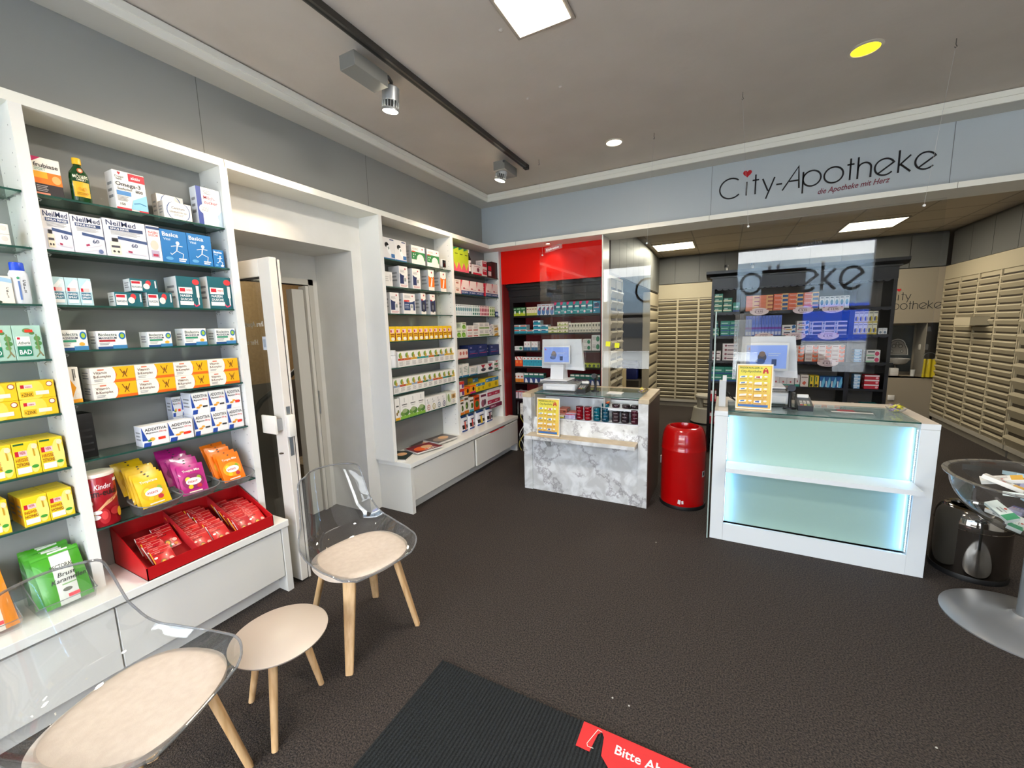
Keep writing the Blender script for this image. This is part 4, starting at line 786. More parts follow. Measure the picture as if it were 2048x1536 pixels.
b = MB(); fx = lambda x, z, L: (r*.62*math.sqrt(max(0, 1-((x-.5*r*1.7)/r)**2))+.0006*L, x-.85*r, z)
draw(b, [('r', .04, .12, .96, .46, 'efb61c'), ('t', 'MÖLLERS', .08, .54, .07, 'e8e4c8', .84), ('e', .5, .71, .17, .055, 'c8642c'), ('e', .5, .71, .1, .033, 'e8d8b0'), ('t', 'OMEGA 3', .22, .48, .045, 'e8e4c8', .56), ('e', .35, .3, .1, .04, 'd89a14'), ('e', .65, .3, .1, .04, 'd89a14')]+fine(.15, .85, .15, .23, 2, 'b8860c'), fx, r*1.7, ht, 10); b.build('label_sticker', t)
ya, yb = yat(30, PX, 1.692), yat(70, PX, 1.692); r = (yb-ya)/2; ht = zat(524, PX, ya+r)-1.692
t = thing('bottle', 'white mouthwash bottle with blue cap at bay edge', 'bottle', (PX-r*.8, ya+r, 1.692))
b = MB(); b.lathe([(r*.9, 0), (r, .01), (r, ht*.72), (r*.8, ht*.8)], M('dfe2e6', .3), 24, sx=.75); b.build('body', t)
b = MB(); b.lathe([(r*.72, ht*.8), (r*.76, ht*.82), (r*.74, ht*.98), (r*.66, ht)], M('1747c8', .35), 24, sx=.8); b.build('cap', t)
b = MB(); fx = lambda x, z, L: (r*.75*math.sqrt(max(0, 1-((x-.8*r)/r)**2))+.0006*L, x-.8*r, z)
draw(b, [('t', 'C', .62, .52, .06, '1c1c24'), ('t', 'B', .62, .44, .06, '1c1c24'), ('t', '1', .62, .36, .06, '1c1c24'), ('t', '2', .62, .28, .06, '1c1c24'), ('r', .3, .1, .42, .55, '5a78b0'), ('e', .35, .62, .1, .03, '3f9a6a')], fx, r*1.6, ht, 8); b.build('label_sticker', t)
# small white wall camera with black face
y, z = yat(891, PX+.0, 2.2), zat(526, PX, 3.33)
t = thing('security_camera', 'small white camera with round black face beside inhaler boxes', 'camera', (PX-.03, y, 2.127))
b = MB(); b.lathe([(.022, 0), (.022, .006), (.006, .01), (.006, .03)], M('e8e8e8'), 18); b.build('stand', t)
b = MB(); b.box(-.028, .012, -.032, .032, .02, .10, M('ecebe8', .3), .014); b.build('body', t)
b = MB(); b.box(.011, .0165, -.026, .026, .024, .092, M('08090a', .15), .004); b.lathe([(.008, 0), (.008, .001)], M('303438', .1), 14, (0, 0, 0)); b.build('face', t)
# dark bottle in corner bay
y0, y1 = yat(939, PX, 2.133), yat(945, PX, 2.133); r = (y1-y0)/2+.004; ht = zat(498, PX, y0)-2.133
t = thing('bottle', 'dark tonic bottle with white cap on top shelf of corner bay', 'bottle', (PX-r, (y0+y1)/2, 2.133))
b = MB(); b.lathe([(r, 0), (r, ht*.62), (r*.4, ht*.8), (r*.4, ht*.86)], M('1c1218', .15), 20); b.build('body', t)
b = MB(); b.lathe([(r*.5, ht*.86), (r*.5, ht)], M('e8e4dc'), 16); b.build('cap', t)
b = MB(); rz_decal(b, r, [('r', 0, 0, 1, 1, 'e6dcd4'), ('e', .5, .6, .3, .2, '7a4a4a')], r*2.4, ht*.45, ht*.1); b.build('label_sticker', t)
# white jar on tea shelf, clear-lidded
y = (yat(785, PX, 1.238)+yat(796, PX, 1.238))/2
t = thing('jar', 'white jar at the left end of tea shelf after door', 'jar', (PX-.045, y, 1.238))
b = MB(); b.lathe([(.04, 0), (.043, .004), (.043, .10), (.04, .105)], M('e4e6e8', .35), 26); b.build('body', t)
b = MB(); b.lathe([(.045, .106), (.045, .145), (.042, .148)], M('eceeee', .3), 26); b.build('lid', t)
# coffee-like blue and white bags in corner bay
def softbag(w, h, d, base, ops, crimp=.9):
    mb = MB()
    def sec(u, v):
        a = 2*PI*u; e = .55
        x = (abs(math.cos(a))**e)*math.copysign(1, math.cos(a))*w/2; y = (abs(math.sin(a))**e)*math.copysign(1, math.sin(a))*d/2
        k = 1 if v < .72 else max(.06, 1-((v-.72)/.28)**1.3)
        return Vector((w/2+x*(1 if v < .9 else 1.0), d/2+y*k*(.9+.1*math.sin(v*9)), h*v))
    mb.grid(sec, 24, 14, M(base, .35), closed_u=True); mb.poly([sec(i/24, 0) for i in range(24)], M(base, .35)); mb.poly([sec(i/24, 1) for i in range(24)], M(base, .35))
    f = lambda x, z, L: (x, d/2-d/2*(1 if z/h < .72 else max(.06, 1-((z/h-.72)/.28)**1.3))*(.9+.1*math.sin(z/h*9))*(max(.02, 1-abs(2*x/w-1)**3.6))**.28-.0012-.0003*L, z)
    draw(mb, ops, f, w, h, 8); return mb
for i, (a, c, pt, col) in enumerate(((925, 937.5, 833, 'c8462c'), (940, 951.5, 829, 'c04034'), (955, 971.5, 823, 'e0b81c'), (974, 987, 817, '7a3a44'))):
    ya, yb = yat(a, PX, SL), yat(c, PX, SL); h = zat(pt, PX, ya)-SL
    for k in (0, 1):
        if k == 0: mb = softbag(yb-ya, h, .07, 'e6e6ea', [('r', .08, 0, .92, .1, '24488c'), ('r', .08, .86, .92, .97, '24488c'), ('r', .42, .12, .62, .7, col), ('r', .1, .18, .4, .42, '241c1c'), ('r', .66, .2, .92, .4, '241c1c'), ('r', .3, .62, .8, .7, '2a3a6a')]); me = mb.build('coffee_bag', None, (PX, ya, SL), (0, 0, PI/2)); o = me
        else: o = link('coffee_bag', me.data, None, (PX-.085, ya-.01, SL), (0, 0, PI/2))
        tag(o, '%s white and blue bag, %s from left, on worktop under corner shelves' % (('front', 'rear')[k], ORD[i+1]), 'bag', 'blue and white bags on the worktop')
# magazines
def magazine(lab, cx, cy, z, rz, w, l, c1, txt, col2, n=1):
    b = MB(); b.box(-w/2, w/2, -l/2, l/2, 0, .006*n, [M('d8d4cc'), M(c1, .3), M('c9c5bd'), M('c9c5bd'), M('c9c5bd'), M('c9c5bd')])
    f = lambda x, zz, L: (w/2-zz, -l/2+x, .006*n+.0003*L)
    draw(b, [('e', .4, .4, .3, .3, col2), ('e', .62, .5, .2, .24, 'e0b080'), ('r', .05, .78, .95, .94, c1)]+([('t', txt, .4, .06, .2, 'f0e8e4', .56)] if txt else []), f, l, w)
    tag(b.build('magazine', None, (cx, cy, z), (0, 0, rz)), lab, 'magazine', None)
magazine('dark magazine partly under the pile at the shelf upright', -2.50, 2.62, SL, .35, .19, .24, '1e2a26', '', '20352c', 2)
magazine('open-fanned magazine with orange cover and large white title on worktop', -2.44, 2.86, SL+.0125, -.25, .21, .28, '7a1c24', 'LISA', 'e8601c', 2)
magazine('brown magazine at the back of the pile on the worktop', -2.53, 3.0, SL+.0003, .1, .2, .27, '4a3a34', '', '8a7060', 2)
magazine('grey magazine lying topmost right on the worktop pile', -2.47, 3.16, SL+.0125, -.1, .21, .28, '5c5450', '', '9c8878', 3)

# ---------------------------------------------------------------- candy corner of the bay before the door
ZL = ZS[2][6]
def sachet_mesh(w, h, base, ops, bulge=.012, flat=False):
    mb = MB(); B_ = M(base, .3, coat=.2)
    bl = lambda u, v: bulge*max(0, (1-abs(2*u-1)**2.2))*max(0, 1-abs(2*v-1)**2.5)
    for s in (1, -1):
        mb.grid(lambda u, v: Vector((u*w, -s*bl(u, v)-.0003*s, v*h+(.0015*((i:=int(u*16)) % 2) if v in (0, 1) else 0))), 16, 12, B_)
    draw(mb, ops, lambda x, z, L: (x, -bl(x/w, z/h)-.0012-.00025*L, z), w, h, 7)
    return mb
def place(me, name, label, cat, loc, rot, group, parent=None):
    o = link(name, me, parent, loc); o.rotation_mode = 'XYZ'; o.rotation_euler = rot
    if label: tag(o, label, cat, group)
    return o
def mesh_of(mb):
    o = mb.build('tmp', norm=False); me = o.data; bpy.data.objects.remove(o); return me
def tact(base, c2, ttl): return mesh_of(sachet_mesh(.115, .155, base, [('e', .5, .42, .42, .26, c2), ('e', .3, .5, .1, .09, 'f0d040'), ('e', .72, .5, .09, .09, '8fae2c'), ('e', .35, .25, .09, .07, 'e8c020'), ('e', .68, .24, .1, .07, 'c0303c'), ('e', .5, .42, .3, .12, 'f4ece4'), ('t', 'intact', .26, .385, .085, 'b01c34', .5, .2), ('t', ttl, .16, .76, .075, 'f8e8d8', .7), ('r', .25, .06, .75, .1, 'f4e4d0'), ('e', .5, .95, .04, .02, '303030')], .007))
def basket(lab, px, py, w, d, h):
    y = yat(px, XF+.02, ZL); t = thing('basket', lab, 'basket', (XF-.03, y, ZL+.002))
    def S_(o, u, v):
        a = 2*PI*u; e = .6; k = .82+.18*v
        x = (abs(math.cos(a))**e)*math.copysign(1, math.cos(a))*(d/2-o)*k; yy = (abs(math.sin(a))**e)*math.copysign(1, math.sin(a))*(w/2-o)*k
        return Vector((x+.03*v, yy, o+h*v*(1+.25*math.cos(a+PI))))
    b = MB(); b.grid(lambda u, v: S_(0, u, v), 28, 5, ACRYL, True); b.poly([S_(0, i/28, 0) for i in range(28)], ACRYL); b.build('bowl', t)
    b = MB(); b.tube([S_(0, i/28, 1) for i in range(28)], .003, PEDGE, 6, True); b.build('rim', t)
    return t, y
BK = [('clear basket holding yellow candy pouches on the low shelf', 'yellow candy pouch', 'e4b80c', 'd8a818', 'Tropicana', 320, 7), ('clear basket holding magenta candy pouches on the low shelf', 'magenta candy pouch', 'b01c78', '8a1c5c', 'Tropic-Mix', 398, 8), ('clear basket holding orange candy pouches on the low shelf', 'orange candy pouch', 'f0780c', 'e8a020', 'Tropic-Mix', 472, 6)]
for lab, d_, c1, c2, tt, px, n in BK:
    t, y = basket(lab, px, 0, .19, .17, .065)
    me = tact(c1, c2, tt)
    for i in range(n):
        a = math.radians(-38-3*i); x = XF+.025-.0175*i; j = random.uniform(-.012, .012)
        place(me, 'candy_pouch', '%s in clear basket, %s from front' % (d_, ORD[i+1]), 'pouch', (x, y-.058+j-.006*i, ZL+.03+.012*i), (a*.55, random.uniform(-.05, .05), PI/2+random.uniform(-.08, .08)), d_+'es in the basket')
# red tub of children's sachets
y0, y1 = yat(181, XF, ZL), yat(255, XF, ZL)
rr_ = (y1-y0)/2*.92; yc = (y0+y1)/2; hh = zat(948, XF, yc)-ZL
t = thing('tub', 'red round tub with white lid at the left of low shelf', 'tub', (XF-rr_-.0, yc, ZL+.001))
b = MB(); b.lathe([(rr_*.96, 0), (rr_, .004), (rr_, hh*.93), (rr_*.98, hh*.94)], M('a01420', .25, coat=.3), 40); b.build('body', t)
b = MB(); b.lathe([(rr_*1.03, hh*.94), (rr_*1.03, hh*.985), (rr_, hh)], M('e6dccf', .4), 40); b.build('lid', t)
b = MB(); rz_decal(b, rr_, [('p', [(0, .2), (.3, .3), (.6, .5), (1, .62), (1, .56), (.6, .44), (.3, .24), (0, .14)], 'e0a878'), ('t', 'Kinder', .36, .76, .1, 'f4e0e0', .4, .2), ('t', 'Em-eukal', .24, .62, .13, '241414', .66), ('r', .82, .86, .98, .92, 'f0e8e4'), ('e', .2, .5, .1, .07, 'f0e8e4'), ('e', .2, .5, .05, .04, '3a2020'), ('e', .5, .2, .12, .16, 'b01c24'), ('e', .5, .22, .07, .09, 'd84040'), ('e', .3, .2, .12, .05, 'd8d0cc'), ('e', .75, .26, .12, .08, 'b82c2c'), ('e', .88, .2, .08, .1, 'e8b020'), ('e', .36, .3, .1, .04, 'e8e0dc')], rr_*2.6, hh*.92, .004, -.15, 14); b.build('label_sticker', t)
# red cardboard tray with sachets
CT = M('b80c14', .4); CT2 = M('8c0a10', .5)
TY0, TY1 = .745, 1.333
t = thing('display_tray', 'red cardboard tray with slanted compartments full of sachets on worktop', 'tray', (XF+.02, (TY0+TY1)/2, SL)); o = t.location
b = MB(); TX0, TX1 = XF-.195, XF+.145
b.prism([(TX0, SL), (TX1, SL), (TX1, SL+.062), (TX0, SL+.2)], 'y', TY0, TY0+.004, CT); b.prism([(TX0, SL), (TX1, SL), (TX1, SL+.062), (TX0, SL+.2)], 'y', TY1-.004, TY1, CT)
b.box(TX1-.004, TX1, TY0, TY1, SL, SL+.062, CT); b.box(TX0, TX0+.004, TY0, TY1, SL, SL+.2, CT); b.box(TX0, TX1, TY0, TY1, SL, SL+.004, CT); b.build('carton', t).location = -o
for yy in (.955, 1.165):
    b = MB(); b.prism([(TX0, SL+.004), (TX1-.004, SL+.004), (TX1-.004, SL+.055), (TX0, SL+.19)], 'y', yy, yy+.003, M('c4242a', .5)); b.build('divider', t).location = -o
b = MB(); b.prism([(TX0+.005, SL+.02), (TX1-.006, SL+.006), (TX0+.005, SL+.12)], 'y', TY0+.005, TY1-.005, CT2); b.build('ramp', t).location = -o
sm = []
for base, ed in (('c01418', 'e8a818'), ('c81c1c', 'c81c1c'), ('b41420', 'd8c8c8')):
    sm.append(mesh_of(sachet_mesh(.082, .105, base, [('r', 0, 0, .04, 1, ed), ('t', 'Kinder', .2, .84, .05, 'e4b0a8', .3, .2), ('t', 'Em-eukal', .1, .74, .07, '3a1c14', .6), ('r', .06, .93, .94, .96, 'd87068'), ('e', .4, .3, .16, .16, '8a4a1c'), ('e', .4, .3, .1, .1, 'e8a81c'), ('r', .3, .06, .5, .16, '3f7a2c'), ('e', .78, .36, .12, .09, 'e8b0a0'), ('e', .74, .14, .1, .06, 'd88018'), ('e', .14, .6, .08, .05, 'f0e8e0')], .006)))
cnt = 0
for col, (yc_, n) in enumerate(((.835, 6), (.905, 3), (1.0, 9), (1.085, 9), (1.2, 8), (1.28, 7))):
    for i in range(n):
        x = TX1-.02-.027*i if col != 1 else TX1-.13-.025*i
        zb = SL+.012+(TX1-x)*.30
        cnt += 1
        place(sm[(col//2+i) % 3 if col < 5 else 1], 'candy_sachet', '%s red candy sachet from front in %s row of red tray' % (ORD[i+1], ORD[col+1]), 'sachet', (x, yc_-.041+random.uniform(-.004, .004), zb), (math.radians(-52)*.0-math.radians(50), random.uniform(-.06, .06), PI/2+random.uniform(-.06, .06)), 'red candy sachets in the tray')
# bags in clear bins, cut-off left bay
def bin_(lab, y0, y1, x1, bagdesc, base, n, px_ops):
    t = thing('bin', lab, 'bin', (x1, (y0+y1)/2, SL)); w = y1-y0
    b = MB()
    A = [(-.19, -w/2), (.0, -w/2), (.0, w/2), (-.19, w/2)]
    b.poly([(x, y, .002) for x, y in A], ACRYL); b.poly([(0, -w/2, .002), (.02, -w/2-.004, .05), (.02, w/2+.004, .05), (0, w/2, .002)], ACRYL)
    for s in (-1, 1): b.poly([(0, s*w/2, .002), (.02, s*(w/2+.004), .05), (-.17, s*(w/2+.004), .12), (-.19, s*w/2, .002)], ACRYL)
    b.build('tray', t)
    b = MB(); b.tube([(-.17, -w/2-.004, .12), (.02, -w/2-.004, .05), (.02, w/2+.004, .05), (-.17, w/2+.004, .12)], .0025, PEDGE, 6); b.build('rim', t)
    me = mesh_of(sachet_mesh(w*.86, .225, base, px_ops, .015))
    for i in range(n):
        place(me, 'candy_bag', '%s, %s from front, in clear bin under left bay' % (bagdesc, ORD[i+1]), 'bag', (x1-.015-.042*i, y0+w*.07+(-.01 if i % 2 else .012), SL+.012), (math.radians(-24), random.uniform(-.04, .04)+(.05 if i % 2 else -.03), PI/2+random.uniform(-.07, .07)), bagdesc+'s')
gb = [('p', [(.28, 0), (.7, 0), (.78, 1), (.36, 1)], 'd4d6cc'), ('t', 'PECTORAL', .3, .66, .07, '3a3c34', .48), ('t', 'Brust', .38, .5, .075, '141414', .45, .3), ('t', 'Karamellen', .22, .4, .075, '141414', .75, .3), ('r', .42, .34, .72, .36, '7aa860'), ('e', .5, .25, .1, .035, '5c5c50'), ('r', .48, .1, .72, .16, 'f5424e'), ('r', 0, .93, 1, .97, '3f9a1c')]
bin_('clear bin of green caramel bags on the left worktop', yat(82, XF+.06, SL), yat(192, XF+.06, SL), XF+.06, 'green caramel bag', '3c9414', 4, gb)
ob = [('p', [(.3, 0), (.7, 0), (.75, 1), (.35, 1)], 'e8dccc'), ('r', .45, .1, .7, .16, 'f5424e'), ('t', 'Honig', .32, .5, .08, '5a3a14', .4, .3)]
bin_('clear bin of orange candy bags at the far left worktop', yat(-75, XF+.06, SL), yat(44, XF+.06, SL), XF+.06, 'orange candy bag', 'e88a0c', 4, ob)

# ---------------------------------------------------------------- red niche with black cabinet
YN = 4.42
b = MB(); b.box(-2.42, -1.135, YN, YN+.03, 2.065, 2.446, REDW); t = b.build('red_header'); tag(t, 'glossy red panel under the rail above the black cabinet', 'panel')
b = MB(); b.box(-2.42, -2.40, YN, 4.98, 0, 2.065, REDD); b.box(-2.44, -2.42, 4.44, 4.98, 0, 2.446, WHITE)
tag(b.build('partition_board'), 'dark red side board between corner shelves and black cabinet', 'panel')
b = MB(); b.box(-1.20, -1.135, YN, 4.98, 0, 2.065, M('b8120f', .4)); b.box(-1.135, -1.124, YN-.22, YN+.03, 0, 2.446, WHITE)
tag(b.build('partition_board'), 'bright red pilaster with white edge right of the black cabinet', 'panel')
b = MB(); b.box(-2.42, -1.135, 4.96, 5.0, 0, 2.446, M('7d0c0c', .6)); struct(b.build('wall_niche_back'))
YC = 4.58
t = thing('display_cabinet', 'black cabinet with moulded cornice and open shelves in red niche', 'cabinet', (-1.8, YC+.15, 0)); o = t.location
CXL, CXR = -2.40, -1.205
b = MB()
b.box(CXL, CXL+.05, YC, 4.95, 0, 2.0, BLACK); b.build('side', t).location = -o; b = MB(); b.box(CXR-.05, CXR, YC, 4.95, 0, 2.0, BLACK); b.build('side', t).location = -o
b = MB(); b.box(CXL, CXR, YC-.02, 4.95, 1.92, 2.0, BLACK); b.box(CXL, CXR, YC-.05, 4.95, 2.0, 2.03, BLACK); b.box(CXL, CXR, YC-.09, 4.95, 2.03, 2.06, BLACK); b.box(CXL+.05, CXR-.05, YC-.0, YC+.02, 1.85, 1.92, BLACK); b.build('cornice', t).location = -o
b = MB(); b.box(CXL+.05, CXR-.05, 4.93, 4.95, 0, 1.9, M('8a0c0e', .6)); b.build('back_panel', t).location = -o
NZ = [zat(q, xat(1050, YC, 1.6), YC) for q in (631.5, 667, 701, 733, 765, 798, 832)]
for z in NZ:
    b = MB(); b.box(CXL+.05, CXR-.05, YC+.0, 4.93, z-.02, z, BLACK); b.build('shelf', t).location = -o
b = MB(); b.box(CXL+.05, CXR-.05, YC+.02, 4.93, 0, .1, BLACK); b.build('plinth', t).location = -o
def N(tn, desc, sh, p0, p1, n, pt, **k): return row(tn, desc, '%s shelf, red niche' % ORD[sh], 'B', YC+.012, NZ[sh-1], p0, p1, n, pt, **k)
N('gr', 'green and lime box', 1, 1015.5, 1051, 4, 616, d=.1); N('cr', 'cream box', 1, 1053, 1074, 4, 614.5, d=.1); N('bw', 'white and blue spray box', 1, 1074.5, 1108, 4, 609, d=.1); N('tq', 'turquoise box with pink corner', 1, 1108.5, 1185, 6, 605, d=.1); N('tb', 'rightmost blue box', 1, 1186, 1201, 1, 602, d=.1)
N('ob', 'black and orange box', 2, 1016, 1025.5, 1, 639, d=.1); N('tr', 'white and turquoise tablet box', 2, 1026.5, 1053, 2, 650, nz=2, d=.1); N('tr', 'lone flat turquoise box', 2, 1053.5, 1066, 1, 659.5, d=.1)
N('ty', 'blue turquoise box', 2, 1066.5, 1081, 1, 641, nz=3, d=.1); N('ty', 'white-topped turquoise box', 2, 1081.5, 1096, 1, 649.5, nz=2, d=.1)
N('cg', 'cream and olive box', 2, 1096.5, 1114, 1, 653, nz=2, d=.1); N('cg', 'tall-stack cream and olive box', 2, 1114.5, 1136, 2, 644, nz=3, d=.1); N('gn', 'narrow grey green box', 2, 1137, 1183, 8, 646, d=.1); N('gn', 'taller narrow grey green box', 2, 1184, 1201, 3, 644.5, d=.1)
N('wp', 'small white tube box', 3, 1017.5, 1045.5, 2, 692.5, d=.06); N('wt', 'white and blue cold box', 3, 1048, 1061, 2, 683, d=.08); N('wt', 'slim white and blue box', 3, 1062.7, 1075.6, 2, 683, d=.08)
N('wp', 'small white green-mark box', 3, 1158, 1165, 1, 686, d=.08); N('wp', 'white box with green mark', 3, 1166, 1182, 1, 678, nz=2, d=.1); N('wp', 'large white box with green mark', 3, 1183, 1200.5, 1, 670, nz=2, d=.1)
N('ow', 'orange and white box', 4, 1015.8, 1045.5, 4, 713, d=.08); N('tw', 'light blue and white box', 4, 1046, 1103, 8, 714, d=.08); N('lm', 'lime green box', 4, 1135, 1201, 8, 726, d=.1)
N('wo', 'white and orange box', 5, 1021, 1047.5, 4, 745.6, d=.08); N('gw', 'green and navy box', 5, 1048, 1088, 4, 746, d=.08); N('gw', 'right-hand green and navy box', 5, 1140, 1201, 6, 748.5, d=.1)
N('lb', 'pale lilac box', 6, 1019, 1036, 4, 781, d=.14); N('lb', 'pale lilac box beside the row', 6, 1037.5, 1050, 2, 782, d=.1)
x = xat(1030, YC+.06, NZ[6]); t = thing('canister', 'grey ribbed canister at the bottom left of red niche', 'canister', (x, YC+.07, NZ[6]+.001))
b = MB(); b.lathe([(.05, 0), (.052, .006), (.05, .03), (.052, .04), (.05, .07), (.052, .08), (.05, .12), (.05, .15)], M('8f928c', .5), 24); b.build('body', t)
b = MB(); b.lathe([(.047, .15), (.047, .165), (.03, .17)], M('b4b6b0', .4), 24); b.build('lid', t)
N('plain', 'white stacked carton', 7, 1040.5, 1050, 1, 806.5, d=.1)
for i, (px, py) in enumerate(((1103, 478),)):
    pass
for i, (px, nm) in enumerate(((1152, 'left'), (1192, 'right'))): pass
t = thing('downlight', 'small round lamp under the rail lighting the red panel', 'lamp', (-1.75, 4.27, 2.446)); b = MB(); b.lathe([(.035, 0), (.035, -.004), (.03, -.006)], CHROME, 20); b.build('ring', t); b = MB(); b.lathe([(.027, -.0045), (.02, -.0065)], M('ffe8c8', em=8), 20); b.build('lens', t)
# cables by the niche
t = thing('cable_bundle', 'loose coiled cables hanging between base cabinet and marble counter', 'cables', (-2.1, 4.4, 0))
for i in range(3):
    b = MB(); b.tube([(-.12+.03*math.cos(k*.7+i)+.004*k, .05+.03*math.sin(k*.8+i), .007+.043*k) for k in range(12)], .006, M(('c8c8c0', '2a2a2c', 'b8a850')[i], .4), 6); b.build('cable', t)

# ---------------------------------------------------------------- office: louvred drawer banks
def louvre(name, lab, origin, rz, cols, z0, z1, pitch, top, depth, stile=.03, plinth=.09, bulge=.014):
    """drawer bank in local frame: front faces -y, columns along +x"""
    t = thing(name, lab, 'drawer cabinet', origin, rz); W_ = sum(cols)
    b = MB(); b.box(0, W_, .0, depth, plinth, top, CREAM); b.box(.01, W_-.01, .02, depth, 0, plinth, M('8b8477', .5)); b.box(0, W_, -.012, 0, plinth, z0, M('a8a193', .5)); b.box(0, W_, -.012, 0, z1, top, CREAM); b.build('carcass', t)
    x = 0; n = int((z1-z0)/pitch)
    for ci, cw in enumerate(cols):
        b = MB(); b.box(x, x+stile/2, -.016, 0, z0, z1, CREAM); b.box(x+cw-stile/2, x+cw, -.016, 0, z0, z1, CREAM)
        for k in range(n):
            za = z0+k*pitch; a, c = x+stile/2+.002, x+cw-stile/2-.002
            b.prism([(0, za+.004), (-.004, za+.006), (-bulge-.012, za+pitch*.60), (-bulge-.004, za+pitch*.74), (-.002, za+pitch*.80), (0, za+pitch*.80)], 'x', a, c, CREAM)
            b.poly([(a, -.0005, za+pitch*.80), (c, -.0005, za+pitch*.80), (c, -.0005, za+pitch+.004), (a, -.0005, za+pitch+.004)], CREAM_SHADE)  # dark strip painted as the shade under each louvre
        b.build('drawer_column', t); x += cw
    return t
louvre('drawer_cabinet', 'tall cream louvred drawer cabinet on the office back wall', (-1.23, 8.12, 0), 0, [.44, .35, .36, .36, .36], .14, 1.99, .0755, 2.25, .4)
t = louvre('drawer_cabinet', 'tall cream louvred drawer cabinet along the right office wall', (2.76, 8.14, 0), -PI/2, [.46, .46, .46, .46], .14, 2.06, .081, 2.25, .42)
b = MB(); b.box(.86, 1.25, -.17, -.0, 1.43, 1.53, CREAM); b.box(.87, 1.24, -.16, 0, 1.531, 1.532, M('302a22')); b.build('open_drawer', t)
louvre('drawer_cabinet', 'near cream drawer cabinet with larger fronts at right image edge', (2.76, 6.28, 0), -PI/2, [.56, .56, .56], .14, 2.0, .155, 2.25, .42, bulge=.03)
louvre('drawer_cabinet', 'cream drawer stack left of the dark doorway behind marble counter', (-1.125, 4.46, 0), PI/2, [.30, .30], .05, 2.05, .112, 2.08, .01, bulge=.02)
louvre('drawer_cabinet', 'narrow cream drawer stack in front of the back louvred cabinet', (-1.13, 7.12, 0), PI/2, [.95], .1, 1.86, .19, 2.07, .1, bulge=.006)
def cupboards(lab, x0, x1, w, y, z0=2.26, z1=2.74, axis='y'):
    t = thing('wall_cupboard', lab, 'cupboard', (0, 0, 0))
    b = MB(); b.box(x0, x1, y+.02, y+.35, z0, z1, M('4d4c48')) if axis == 'y' else b.box(y+.02, y+.35, x0, x1, z0, z1, M('4d4c48')); b.build('carcass', t)
    n = int((x1-x0)/w+.5)
    for k in range(n):
        b = MB(); a, c = x0+k*w+.004, x0+(k+1)*w-.004
        b.box(a, c, y, y+.02, z0+.004, z1-.03, GD) if axis == 'y' else b.box(y, y+.02, a, c, z0+.004, z1-.03, GD)
        b.build('door', t)
    return t
cupboards('row of grey cupboard doors above the back louvred cabinets', -1.25, 2.75, .4, 8.14)
cupboards('row of dark grey cupboards above the right drawer cabinets', 4.6, 8.1, .5, 2.78, axis='x')
b = MB(); b.box(-1.5, -1.14, 5.06, 8.1, 2.10, 2.74, GD); b.box(-1.16, -1.14, 4.50, 5.06, 2.10, 2.74, GD)
for k in range(9): b.box(-1.14, -1.122, 4.51+.4*k, 4.903+.4*k, 2.11, 2.72, GD)
tag(b.build('wall_cupboard'), 'grey cupboards above the drawer stack left of the doorway', 'cupboard')
b = MB(); b.box(-3.1, -2.0, 5.05, 8.5, 0, .01, CARPET); b.box(-2.25, -2.2, 5.05, 8.5, 0, 2.1, M('3a3632')); struct(b.build('wall_doorway'))
b = MB(); b.box(-.2, .2, -.15, .15, 0, .26, M('13205c', .5), .012); t = thing('crate', 'dark blue plastic crate in the doorway behind the marble counter', 'crate', (-1.5, 7.2, .62)); o = b.build('body', t)
b = MB(); b.box(-.21, .21, -.16, .16, .26, .30, M('0f1a48', .5), .008); b.build('lid', t); b = MB(); b.tube([(-.08, -.16, .2), (-.08, -.18, .22), (.08, -.18, .22), (.08, -.16, .2)], .008, M('0f1a48', .5), 6); b.build('handle', t)
b = MB(); b.box(-1.9, -1.24, 6.9, 7.4, 0, .62, M('3a342c')); tag(b.build('side_table'), 'dark low cupboard carrying the blue crate', 'cupboard')
b = MB(); b.box(-1.5, -1.36, 6.2, 6.5, 0, .86, M('a2926c', .8)); tag(b.build('carton'), 'tall tan cardboard beside the blue crate behind counter', 'carton')
# ceiling lamps in the office and the shop
def clamp(lab, x, y, z, s, em, col, frame):
    t = thing('ceiling_lamp', lab, 'lamp', (x, y, z))
    b = MB(); b.box(-s/2-.02, s/2+.02, -s/2-.02, s/2+.02, -.01, 0, frame); b.build('frame', t)
    b = MB(); b.box(-s/2, s/2, -s/2, s/2, -.0125, -.0102, M(col, em=em)); b.build('diffuser', t)
clamp('square ceiling panel lamp in office above left louvred cabinet', -.765, 7.08, 2.7478, .56, 5, 'fff2c8', M('8c8578'))
clamp('square ceiling panel lamp in office right of the shop sign', 1.62, 7.03, 2.7478, .56, 4.5, 'fff0cc', M('8c8578'))
clamp('bright square ceiling lamp at the top edge of picture', -.862, 1.965, 3.04, .27, 14, 'fff3dc', M('9a9186', .4))
def down(lab, x, y, r, em, col, z=3.04):
    t = thing('downlight', lab, 'lamp', (x, y, z))
    b = MB(); b.lathe([(r*1.25, 0), (r*1.25, -.003), (r*1.02, -.007), (r, -.002)], M('cfc6b6', .3), 28); b.build('ring', t)
    b = MB(); b.lathe([(r, -.003), (r*.6, -.0035)], M(col, em=em), 28); b.build('lens', t)
down('round warm white downlight in ceiling over marble counter', -.876, 3.6, .06, 14, 'ffe9c8')
down('round yellow downlight in ceiling over white counter', .632, 3.155, .065, 1.9, 'ffe020')
